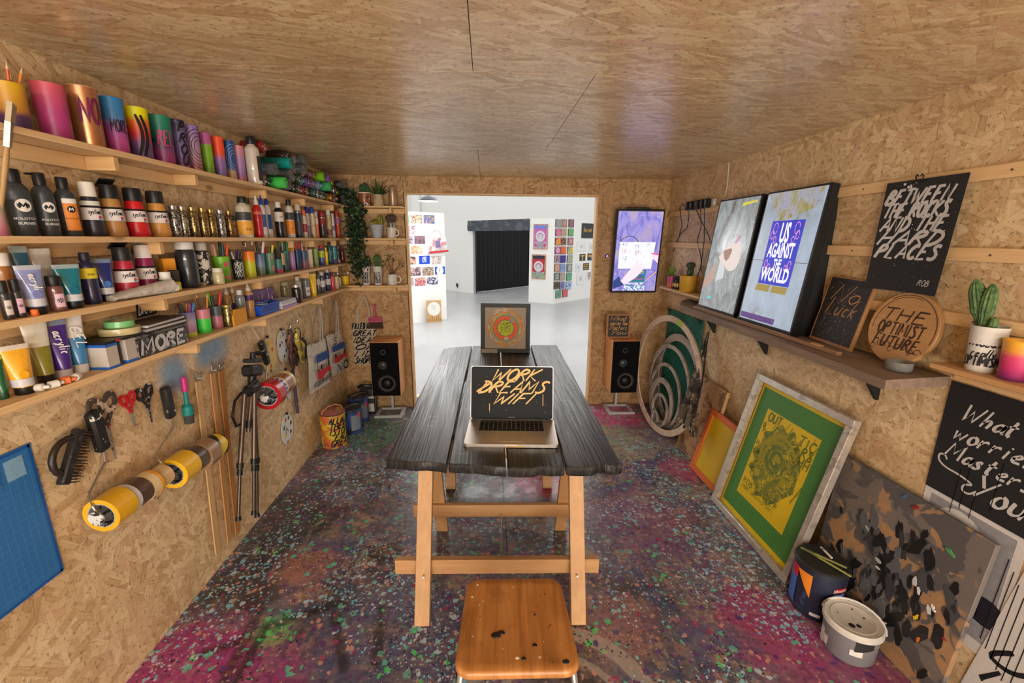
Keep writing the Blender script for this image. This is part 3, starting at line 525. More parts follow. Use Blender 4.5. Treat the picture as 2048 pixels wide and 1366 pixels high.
HALL_PRINTS = [
  ('part', 0.017, 1.957, 0.071, 0.155, [(60, 170, 140), (150, 200, 60)], 'photo', 'teal and lime photo in the top row of the partition'),
  ('part', 0.202, 1.959, 0.246, 0.166, [(120, 90, 70), (200, 160, 130), (90, 70, 60), (220, 200, 170), (60, 60, 80)], 'photo', 'crowd photo in the top row of the partition'),
  ('part', 0.474, 1.962, 0.247, 0.169, [(190, 150, 90), (120, 110, 100), (60, 80, 170), (220, 210, 190)], 'photo', 'market photo in the top row of the partition'),
  ('part', 0.079, 1.762, 0.187, 0.166, [(60, 60, 80), (220, 200, 200), (180, 80, 90), (230, 225, 220)], 'photo', 'red and white photo in the second row of the partition'),
  ('part', 0.333, 1.757, 0.269, 0.132, [(228, 228, 226), (215, 220, 225), (226, 205, 205)], 'photo', 'pale sketch print in the second row of the partition'),
  ('part', 0.049, 1.571, 0.114, 0.158, [(110, 90, 110), (180, 150, 170), (70, 60, 80), (210, 190, 205)], 'photo', 'small lilac photo in the third row of the partition'),
  ('part', 0.255, 1.572, 0.235, 0.161, [(110, 80, 95), (140, 100, 110), (70, 60, 70), (170, 140, 150)], 'photo', 'plum photo in the third row of the partition'),
  ('part', 0.008, 1.38, 0.031, 0.15, [(90, 60, 60), (200, 170, 160)], 'photo', 'sliver of a photo in the fourth row of the partition'),
  ('part', 0.18, 1.381, 0.238, 0.158, [(220, 190, 150), (200, 140, 110), (230, 215, 190), (120, 90, 80)], 'photo', 'group photo in the fourth row of the partition'),
  ('part', 0.077, 1.182, 0.168, 0.156, [(60, 50, 70), (200, 160, 140), (230, 210, 200)], 'photo', 'portrait photo in the fifth row of the partition'),
  ('part', 0.341, 1.188, 0.243, 0.165, [(20, 70, 190)], 'photo', 'royal blue print with white mark in the fifth row of the partition'),
  ('part', 0.619, 1.177, 0.239, 0.158, [(30, 80, 180), (200, 180, 160), (220, 210, 200), (180, 90, 70)], 'photo', 'blue shirts photo in the fifth row of the partition'),
  ('part', 0.127, 0.969, 0.25, 0.17, [(200, 180, 180), (110, 80, 90), (225, 205, 200)], 'photo', 'pair of portraits photo in the sixth row of the partition'),
  ('part', 0.411, 0.963, 0.251, 0.172, [(200, 195, 190), (190, 150, 110), (90, 90, 100), (225, 220, 215)], 'photo', 'lettering sheet photo in the sixth row of the partition'),
  ('part', 0.681, 0.968, 0.242, 0.167, [(235, 235, 235)], 'photo', 'blue and white floral print in the sixth row of the partition'),
  ('part', 0.04, 0.777, 0.095, 0.155, [(170, 165, 170), (110, 100, 110)], 'photo', 'grey photo in the bottom row of the partition'),
  ('part', 0.234, 0.766, 0.242, 0.167, [(170, 140, 120), (210, 180, 160), (200, 60, 110), (100, 90, 90)], 'photo', 'crowd photo with pink in the bottom row of the partition'),
  ('part', 0.496, 0.767, 0.249, 0.15, [(214, 214, 230), (60, 50, 80), (190, 190, 215)], 'photo', 'row of dark panels photo in the bottom row of the partition'),
  ('jamb', 0.325, 1.663, 0.41, 0.632, [(130, 130, 210), (190, 110, 180), (200, 200, 205), (150, 150, 160), (200, 70, 130)], 'framed', 'upper framed poster beside the booth, lilac and pink'),
  ('jamb', 0.29, 0.897, 0.409, 0.639, [(190, 50, 70), (60, 50, 60), (200, 200, 205), (150, 150, 160), (110, 190, 90)], 'framed', 'lower framed poster beside the booth, red and green'),
  ('right', 0.076, 1.995, 0.27, 0.191, [(150, 150, 150), (110, 105, 105)], 'tile', 'small square print, first row down, left column of the grid'),
  ('right', 0.377, 2.004, 0.252, 0.195, [(150, 140, 130), (180, 100, 80), (190, 185, 180)], 'tile', 'small square print, first row down, middle column of the grid'),
  ('right', 0.686, 2.013, 0.255, 0.198, [(150, 110, 120), (110, 80, 90), (180, 150, 160)], 'tile', 'small square print, first row down, right column of the grid'),
  ('right', 0.077, 1.773, 0.265, 0.18, [(210, 130, 160), (180, 80, 110), (225, 170, 190)], 'tile', 'small square print, second row down, left column of the grid'),
  ('right', 0.376, 1.778, 0.252, 0.184, [(150, 145, 140), (200, 170, 90), (180, 180, 180)], 'tile', 'small square print, second row down, middle column of the grid'),
  ('right', 0.684, 1.783, 0.257, 0.187, [(120, 180, 120), (90, 150, 90), (170, 205, 165)], 'tile', 'small square print, second row down, right column of the grid'),
  ('right', 0.077, 1.55, 0.26, 0.182, [(220, 170, 50), (200, 60, 90), (90, 140, 80)], 'tile', 'small square print, third row down, left column of the grid'),
  ('right', 0.375, 1.551, 0.251, 0.186, [(180, 150, 100), (80, 60, 50), (215, 205, 185)], 'tile', 'small square print, third row down, middle column of the grid'),
  ('right', 0.682, 1.551, 0.259, 0.189, [(200, 150, 150), (150, 80, 90), (215, 190, 185)], 'tile', 'small square print, third row down, right column of the grid'),
  ('right', 0.077, 1.327, 0.255, 0.184, [(205, 140, 180), (170, 80, 130), (225, 190, 210)], 'tile', 'small square print, fourth row down, left column of the grid'),
  ('right', 0.374, 1.323, 0.251, 0.187, [(230, 120, 50), (210, 70, 60), (235, 170, 60)], 'tile', 'small square print, fourth row down, middle column of the grid'),
  ('right', 0.68, 1.319, 0.261, 0.191, [(40, 90, 170), (220, 200, 70), (60, 110, 180)], 'tile', 'small square print, fourth row down, right column of the grid'),
  ('right', 0.077, 1.105, 0.25, 0.186, [(215, 170, 190), (120, 100, 110), (225, 205, 215)], 'tile', 'small square print, fifth row down, left column of the grid'),
  ('right', 0.372, 1.097, 0.251, 0.189, [(40, 50, 140), (110, 40, 130)], 'tile', 'small square print, fifth row down, middle column of the grid'),
  ('right', 0.678, 1.089, 0.264, 0.193, [(190, 180, 110), (110, 150, 200), (215, 210, 190)], 'tile', 'small square print, fifth row down, right column of the grid'),
  ('right', 0.077, 0.879, 0.245, 0.201, [(190, 150, 130), (200, 120, 100), (190, 190, 190)], 'tile', 'small square print, sixth row down, left column of the grid'),
  ('right', 0.371, 0.867, 0.251, 0.205, [(150, 170, 210), (110, 140, 190), (190, 205, 225)], 'tile', 'small square print, sixth row down, middle column of the grid'),
  ('right', 0.676, 0.854, 0.266, 0.209, [(150, 155, 150), (120, 125, 125), (185, 185, 180)], 'tile', 'small square print, sixth row down, right column of the grid'),
  ('right', 0.077, 0.656, 0.24, 0.19, [(140, 140, 145), (100, 100, 105), (175, 175, 175)], 'tile', 'small square print, seventh row down, left column of the grid'),
  ('right', 0.369, 0.64, 0.25, 0.193, [(185, 170, 160), (160, 140, 130), (200, 190, 185)], 'tile', 'small square print, seventh row down, middle column of the grid'),
  ('right', 0.673, 0.622, 0.268, 0.197, [(120, 180, 140), (80, 150, 110), (170, 205, 180)], 'tile', 'small square print, seventh row down, right column of the grid'),
  ('right', 0.077, 0.428, 0.235, 0.191, [(60, 50, 40), (110, 90, 60), (40, 36, 32)], 'tile', 'small square print, eighth row down, left column of the grid'),
  ('right', 0.368, 0.408, 0.25, 0.195, [(160, 160, 190), (110, 110, 160), (200, 200, 215)], 'tile', 'small square print, eighth row down, middle column of the grid'),
  ('right', 0.671, 0.386, 0.27, 0.199, [(60, 110, 190), (200, 215, 235), (40, 80, 160)], 'tile', 'small square print, eighth row down, right column of the grid'),
  ('right', 0.224, 0.19, 0.256, 0.205, [(90, 140, 110), (130, 170, 145), (60, 100, 80)], 'tile', 'small green print below the grid'),
  ('right', 0.519, 0.19, 0.259, 0.199, [(215, 110, 120), (190, 80, 95), (230, 160, 165)], 'tile', 'small pink print below the grid'),
  ('right', 1.484, 1.834, 0.633, 0.412, [(54, 56, 60)], 'blackgold', 'dark square poster with gold word'),
  ('right', 1.202, 1.415, 0.423, 0.265, [(230, 230, 230)], 'pale', 'pale print with small eye drawing'),
  ('right', 1.692, 1.397, 0.262, 0.263, [(228, 228, 228), (214, 214, 212)], 'pale', 'pale print at the doorway edge'),
  ('right', 1.281, 1.119, 0.294, 0.194, [(54, 56, 60)], 'gold1', 'small black print with gold figure'),
  ('right', 1.679, 1.123, 0.315, 0.196, [(54, 56, 60)], 'gold2', 'small black print with gold and blue'),
  ('right', 1.103, 0.849, 0.282, 0.22, [(226, 226, 228)], 'pale', 'pale blank looking print under the gold figure'),
  ('right', 1.477, 0.861, 0.313, 0.19, [(54, 56, 60)], 'gold3', 'small black print with gold bands'),
  ('right', 1.23, 0.54, 0.389, 0.347, [(232, 232, 234)], 'pale', 'tall pale print low on the wall'),
  ('right', 1.657, 0.588, 0.329, 0.23, [(230, 230, 230)], 'letters', 'white print with bold black letters'),
]
# ================================================================== the shed
OSB_L = osb('osb_wall_left', (1, 2), (1.0, .985, .945), .5, 1.0, 3, spray=[(1.84, 1.03, .12), (2.06, 1.05, .1), (2.16, 1.07, .15)])
OSB_R = osb('osb_wall_right', (1, 2), (1.0, .98, .935), .5, 1.0, 5)
OSB_B = osb('osb_wall_door', (0, 2), (.70, .58, .43), .6, .9, 8, dark=.08)  # darker tint puts the weaker light on this wall into the colour
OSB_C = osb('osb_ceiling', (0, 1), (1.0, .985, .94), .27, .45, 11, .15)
DARK = mat((40, 34, 28), .9)
PINE_X, PINE_Y, PINE_Z = pine('pine_x', 0), pine('pine_y', 1), pine('pine_z', 2)
PALE_Y = pine('pine_pale_y', 1, (236, 200, 150), (212, 170, 118)); 
def boards(slab, rects, m, axis, face, th, sign):
    """rects in the plane; one thick board per rect, face on plane `axis`=face, body going to sign side"""
    ax = [i for i in range(3) if i != axis]
    for (a0, a1, b0, b1) in rects:
        c = [0, 0, 0]; d = [0, 0, 0]
        c[axis] = face+sign*th/2; d[axis] = th; g = .0012
        c[ax[0]], d[ax[0]] = (a0+a1)/2, a1-a0-2*g; c[ax[1]], d[ax[1]] = (b0+b1)/2, b1-b0-2*g
        MB().box(c, d).build('board', m, slab, 0)
ys = [YF-.02, -.80, .42, 1.64, 2.86, YB]
wl = struct(MB().box((XL-.043, (YF+YB)/2, ZC/2-.01), (.05, YB-YF+.1, ZC+.08)).build('wall_left', DARK, None, 0))
boards(wl, [(ys[i], ys[i+1], -.03, ZC+.01) for i in range(5)], OSB_L, 0, XL, .018, -1)
wr = struct(MB().box((XR+.043, (YF+YB)/2, ZC/2-.01), (.05, YB-YF+.1, ZC+.08)).build('wall_right', DARK, None, 0))
boards(wr, [(ys[i], ys[i+1], -.03, ZC+.01) for i in range(5)], OSB_R, 0, XR, .018, 1)
ce = struct(MB().box(((XL+XR)/2, (YF+YB)/2, ZC+.053), (XR-XL+.2, YB-YF+.1, .07)).build('ceiling', DARK, None, 0))
X0, X1 = XL-.018, XR+.018
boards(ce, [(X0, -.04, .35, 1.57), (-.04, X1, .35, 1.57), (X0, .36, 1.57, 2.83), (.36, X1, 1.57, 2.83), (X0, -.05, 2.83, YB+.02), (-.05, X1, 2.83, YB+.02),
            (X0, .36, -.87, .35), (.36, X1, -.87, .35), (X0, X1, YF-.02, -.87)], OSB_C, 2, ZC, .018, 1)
struct(MB().box(((XL+XR)/2, YF-.03, ZC/2), (XR-XL+.1, .06, ZC+.06)).build('wall_rear', osb('osb_wall_rear', (0, 2), (.9, .85, .75), .6, 1.0, 15), None, 0))
# door wall with its opening
DX0, DX1, DZ = -.715, 1.003, 1.988
wb = MB()
wb.box(((X0+DX0)/2, YB+.047, ZC/2), (DX0-X0, .058, ZC+.05)); wb.box(((X1+DX1)/2, YB+.047, ZC/2), (X1-DX1, .058, ZC+.05)); wb.box(((DX0+DX1)/2, YB+.047, (ZC+DZ)/2+.012), (DX1-DX0, .058, ZC-DZ+.024))
wb = struct(wb.build('wall_back', DARK, None, 0))
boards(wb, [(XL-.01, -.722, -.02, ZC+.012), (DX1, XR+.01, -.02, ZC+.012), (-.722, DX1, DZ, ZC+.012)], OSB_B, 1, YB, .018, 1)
for i, (c, d, m) in enumerate([((DX0+.007, YB+.036, DZ/2), (.014, .09, DZ), PINE_Z), ((DX1-.007, YB+.036, DZ/2), (.014, .09, DZ), PINE_Z), ((0.144, YB+.036, DZ-.007), (DX1-DX0-.03, .09, .014), PINE_X)]):
    struct(MB().bbox(c, d, .002).build('trim_%d' % (i+1), m))

# ---- the paint-covered floor
def floor_mat():
    g = NG('painted_floor'); v = g.obj(); s = g.sep(v); uv = g.comb(s[0], s[1], 0.0)
    wob = g.noise(uv, 40, 1, .6, dim='2D'); wf = wob['Fac']; wob = wob['Color']
    w2 = g.node('VectorMath', operation='MULTIPLY_ADD'); g.l.new(wob, w2.inputs[0]); w2.inputs[1].default_value = (.016, .016, 0); g.l.new(uv, w2.inputs[2]); uvw = w2.outputs[0]
    sh, sel, hh = strands(g, uv, g.comb(0.0, 0.0, 0.0), 2, .09, .018, 1, 21)
    n1 = g.noise(uv, 2.3, 3, .65, dim='2D')['Fac']; n2 = g.noise(g.mapping(uv, loc=(9, 4, 0)), 3.1, 3, .65, dim='2D')['Fac']; n3 = g.noise(g.mapping(uv, loc=(3, 17, 0)), 5.5, 3, .7, dim='2D')['Fac']
    c = g.ramp(n1, [(.3, (70, 64, 64)), (.45, (100, 92, 94)), (.58, (118, 112, 124)), (.72, (108, 98, 126))])
    c = g.mix(g.step(n2, .48, .62, 0, .65), c, lin((70, 82, 118)))
    c = g.mix(g.step(n3, .53, .64, 0, .6), c, lin((108, 74, 110)))
    n4 = g.noise(g.mapping(uv, loc=(30, 7, 0)), 7.5, 4, .75, dim='2D')['Fac']
    c = g.mix(g.step(n4, .54, .62, 0, .6), c, lin((164, 122, 112)))
    n5 = g.noise(g.mapping(uv, loc=(11, 27, 0)), 4.5, 4, .75, dim='2D')['Fac']
    c = g.mix(g.step(n5, .58, .64, 0, .45), c, lin((178, 150, 112)))
    def blob(x, y, r, col, k=1.0, soft=.5):
        d = g.node('VectorMath', operation='DISTANCE'); g.l.new(uvw, d.inputs[0]); d.inputs[1].default_value = (x+.008, y+.008, 0)
        dd = g.math('ADD', d.outputs['Value'], g.math('MULTIPLY', g.math('SUBTRACT', n3, .5), r*1.3))
        return g.step(dd, r*(1-soft), r, k, 0), lin(col)
    for b in [(-1.2, 1.36, .36, (168, 50, 122), .85), (-.85, 1.25, .26, (160, 60, 124), .7), (1.2, 1.48, .26, (160, 62, 112), .8), (1.35, 1.15, .35, (154, 60, 114), .65), (1.18, 3.75, .34, (214, 62, 128), .9), (.85, 3.9, .3, (206, 70, 140), .7), (.36, 2.62, .24, (198, 60, 110), .85), (1.4, 2.75, .22, (176, 60, 110), .7),
              (-.95, 3.45, .38, (70, 120, 84), .7), (-.5, 3.5, .3, (170, 130, 170), .5), (1.0, 3.2, .4, (170, 165, 130), .55), (.9, 2.2, .4, (150, 84, 120), .45), (-1.2, 2.3, .45, (44, 38, 36), .7), (-1.15, 1.85, .3, (46, 40, 38), .7), (-.9, 1.9, .2, (186, 122, 104), .55), (-.4, 1.5, .35, (74, 78, 120), .6), (.55, 1.5, .22, (164, 110, 104), .5), (-.3, 2.6, .3, (66, 66, 58), .5), (-.9, 1.55, .1, (80, 180, 96), .6)]:
        f, cc = blob(*b[:4], b[4]); c = g.mix(f, c, cc)
    c = g.mix(g.step(wf, .45, .7, 0, .35), c, lin((46, 42, 44)))
    # sprayed ghost lines and stencil arcs
    def seg(a, b, w):
        ax, ay = a; bx, by = b; L2 = (bx-ax)**2+(by-ay)**2
        t = g.math('DIVIDE', g.math('ADD', g.math('MULTIPLY', g.math('SUBTRACT', s[0], ax), bx-ax), g.math('MULTIPLY', g.math('SUBTRACT', s[1], ay), by-ay)), L2)
        t = g.math('MINIMUM', g.math('MAXIMUM', t, 0.0), 1.0)
        dx = g.math('SUBTRACT', s[0], g.math('MULTIPLY_ADD', t, bx-ax, ax)); dy = g.math('SUBTRACT', s[1], g.math('MULTIPLY_ADD', t, by-ay, ay))
        return g.math('SQRT', g.math('ADD', g.math('MULTIPLY', dx, dx), g.math('MULTIPLY', dy, dy)))
    P = [((-1.0, 1.64), (-1.003, 1.55)), ((-1.003, 1.55), (-.975, 1.3)), ((-.66, 1.675), (-.94, 1.555)), ((-.94, 1.555), (-.94, 1.3)), ((-.67, 1.61), (-.556, 1.36)), ((-.984, 1.504), (-1.125, 1.448)), ((-.472, 1.646), (-.437, 1.376))]
    dm = None
    for a, b in P:
        d = seg(a, b, 0); dm = d if dm is None else g.math('MINIMUM', dm, d)
    c = g.mix(g.step(dm, .006, .035, .72, 0), c, lin((40, 36, 38)))
    for r0, w in ((.345, .035), (.235, .016)):
        d = g.node('VectorMath', operation='DISTANCE'); g.l.new(uv, d.inputs[0]); d.inputs[1].default_value = (.25, 1.13, 0)
        f = g.step(g.math('ABSOLUTE', g.math('SUBTRACT', d.outputs['Value'], r0)), w*.8, w*1.1, .6, 0); c = g.mix(f, c, lin((172, 164, 156)))
    # splats: colour, cell size (m), fill, where
    D = [g.noise(g.mapping(uv, loc=(i*4.1, i*9.2, 0)), sc, 2, .6, dim='2D')['Fac'] for i, sc in enumerate((1.9, 2.6))]
    for i, (ca, cb, cell, fill, di, lo, hi) in enumerate([((126, 190, 208), (176, 200, 214), .028, .6, 0, .45, .56), ((92, 168, 152), (80, 196, 110), .036, .40, 1, .51, .6), ((196, 140, 124), (156, 52, 100), .027, .46, 1, .53, .42),
                                                   ((120, 186, 212), (196, 202, 212), .015, .6, 0, .40, .56), ((90, 54, 112), (84, 180, 150), .034, .34, 0, .57, .42), ((40, 36, 40), (190, 150, 136), .011, .55, 1, .40, .58)]):
        vm = g.mapping(uvw, scale=(1/cell, 1/cell, 1), loc=(i*13.7, i*5.3, 0), rot=(0, 0, i*.6))
        vo = g.vor(vm, 1.0, dim='2D'); cs = g.sep(vo['Color'])
        rad = g.math('MULTIPLY_ADD', g.math('MULTIPLY', cs[0], cs[0]), .46, .04)
        f = g.math('LESS_THAN', g.math('ADD', vo['Distance'], g.math('MULTIPLY', g.math('SUBTRACT', wf, .5), .5)), rad); f = g.math('MULTIPLY', f, g.math('LESS_THAN', cs[1], fill))
        f = g.math('MULTIPLY', f, g.math('GREATER_THAN', g.math('MULTIPLY', g.math('SUBTRACT', D[di], g.math('MULTIPLY_ADD', cs[2], (hi-lo), lo)), 1 if hi > lo else -1), 0.0))
        c = g.mix(g.math('MULTIPLY', f, .88), c, g.mix(g.math('GREATER_THAN', cs[1], fill*.62), lin(ca), lin(cb)))
    c = g.mix(g.math('MULTIPLY', g.math('GREATER_THAN', sh, .8), .12), c, lin((190, 160, 120)))
    g.col(c); g.rough(g.step(n3, .3, .7, .2, .42)); g.bump(g.noise(uv, 60, 1, .5, dim='2D')['Fac'], .15, .0015)
    return g.m
FLOOR = floor_mat()
fo = struct(MB().box(((XL+XR)/2, (YF+YB)/2, -.035), (XR-XL, YB-YF+.06, .03)).build('floor', mat((24, 22, 22), .9), None, 0))
boards(fo, [(XL, XR, 2.862, YB+.03), (XL, .1, 1.632, 2.862), (.1, XR, 1.632, 2.862), (XL, XR, .41, 1.632), (XL, XR, -.81, .41), (XL, XR, YF-.02, -.81)], FLOOR, 2, 0.0, .018, -1)

# ================================================================== the gallery hall outside
WHITE = mat((238, 237, 234), .7)
g = NG('hall_floor'); v = g.obj(); n1 = g.noise(v, .7, 4, .6)['Fac']; n2 = g.noise(g.mapping(v, scale=(1, .35, 1)), 3.0, 5, .65)['Fac']
c = g.ramp(g.math('ADD', g.math('MULTIPLY', n1, .6), g.math('MULTIPLY', n2, .4)), [(.3, (160, 161, 163)), (.5, (172, 173, 175)), (.7, (184, 185, 187))])
g.col(c); g.rough(.3); HALLFLOOR = g.m
struct(MB().box((1, 10, -.08), (34, 34, .06)).build('floor_hall', HALLFLOOR, None, 0))
def slabwall(name, a, b, h, th=.12, z0=-.05):
    a, b = Vector((*a, 0)), Vector((*b, 0)); d = (b-a); L = d.length
    Mx = frame(a, d, (0, 0, 1)); o = MB(Mx).box((L/2, (h+z0)/2, -th/2), (L, h-z0, th)).build(name, WHITE, None, 0); return struct(o)
slabwall('wall_partition', (-3.6, 7.07), (-.842, 9.052), 2.09, .12)
slabwall('wall_booth_left', (-3.2, 16.3), (-.41, 13.42), 2.115, .1)
slabwall('wall_booth_jamb', (1.124, 11.61), (1.72, 11.22), 2.115, .1)
slabwall('wall_booth_right', (1.72, 11.22), (6.393, 15.67), 2.115, .1)
slabwall('wall_hall_far', (-9, 21), (13, 21), 6.0, .2); slabwall('wall_hall_left', (-9, 5), (-9, 21), 6.0, .2); slabwall('wall_hall_right', (13, 21), (13, 5), 6.0, .2)
for x in (-3.2, 6.5): struct(MB().box((x, 20.8, 3), (.35, .3, 6)).build('trim_9', WHITE, None, 0))
# booth curtain and its header
cm = speckle((17, 18, 22), [], .95)
a, b = Vector((-.36, 13.75, 0)), Vector((1.75, 15.9, 0)); d = b-a
mb = MB(); n = 60; vs = []
for i in range(n+1):
    p = a+d*i/n; o = Vector((d.y, -d.x, 0)).normalized()*.01*math.sin(i*1.7)
    vs += [tuple(p+o), tuple(p+o+Vector((0, 0, 2.05)))]
mb.add([(x, y, z-.04) for x, y, z in vs], [(2*i, 2*i+2, 2*i+3, 2*i+1) for i in range(n)])
q0, q1 = Vector((-.3, 13.3, 0)), Vector((-.36, 13.75, 0))
mb.add([(q0.x, q0.y, -.04), (q1.x, q1.y, -.04), (q1.x, q1.y, 2.0), (q0.x, q0.y, 2.0)], [(0, 1, 2, 3)])
tag(mb.build('curtain', cm, None, 50), 'black curtain closing off the booth beyond the doorway', 'curtain')
hm = speckle((74, 78, 86), [((92, 96, 104), 4, .52)], .85, .2)
Mx = frame((-.52, 13.42, 1.82), (1.72, -1.86, 0), (0, 0, 1)); mb = MB(); n = 24
for k in (0, 1): pass
vs = []
for i in range(n+1):
    for j in range(5):
        vs.append((2.46*i/n, .295*j/4, .05+.02*math.sin(i*.9+j)*math.sin(j*.8)))
mb.add(vs, [(i*5+j, (i+1)*5+j, (i+1)*5+j+1, i*5+j+1) for i in range(n) for j in range(4)]); mb.box((1.23, .147, .0), (2.46, .295, .03))
tag(mb.build('header_cloth', hm, None, 50, Mx), 'grey fabric header stretched above the black curtain', 'fabric')
# dark ceiling over the booth keeps the curtain in shade
struct(MB().box((1.9, 15.2, 2.16), (1.2, 1.2, .04)).build('ceiling_booth', DARK, None, 0)) if 0 else None
# ================================================================== left wall shelving
ZS = {1: 1.874, 2: 1.598, 3: 1.388, 4: 1.182}
NAMES = {1: 'top', 2: 'second', 3: 'third', 4: 'lowest'}
SD = .13
for k, z in ZS.items():
    sh = thing('wall_shelf', '%s of the four long pine shelves on the left wall' % NAMES[k], 'shelf', (XL, 0, z), 0, 'long pine shelves')
    MB().bbox((SD/2, 2.45, -.009), (SD, 3.1, .018), .002).build('shelf_board', PALE_Y, sh)
    MB().bbox((.0095, 2.45, -.041), (.019, 3.1, .045), .002).build('wall_batten', PALE_Y, sh)
    for y in {1: (1.61, 2.02, 2.62, 3.15, 3.72), 2: (1.75, 2.9, 3.24, 3.7), 3: (1.72, 2.45, 3.1, 3.7), 4: (1.86, 2.45, 3.3)}[k]:
        MB().bbox((.02+(SD-.04)/2, y, -.041), (SD-.04, .022, .045), .002).build('bracket_block', PINE_X, sh)
BLACK = mat((22, 22, 24), .4); INK = mat((18, 17, 20), .7); WHITEP = mat((228, 224, 218), .55); CREAM = mat((222, 212, 196), .6)
def front(x, y): return .55*math.atan2(-y, -x)
def ringband(p, r, z0, z1, m, name='label_band'):
    return MB().lathe([(r-.001, z0), (r+.0008, z0), (r+.0008, z1), (r-.001, z1)], 28, None, False, False).build(name, m, p)
def foilmat(c):
    g = NG('foil_print'); s = g.sep(g.obj()); an = g.math('ARCTAN2', s[1], s[0])
    v = g.comb(g.math('MULTIPLY', an, 1.4), g.math('MULTIPLY', s[2], 60), g.math('MULTIPLY', g.rnd(), 30))
    n = g.noise(v, 1.6, 4, .7, 1.5)['Fac']; f = g.step(n, .47, .52)
    g.col(g.mix(f, lin((24, 22, 20)), lin(c))); g.put(g.b, 'Metallic', g.math('MULTIPLY', f, .85)); g.rough(.28); return g.m
FOIL = {}
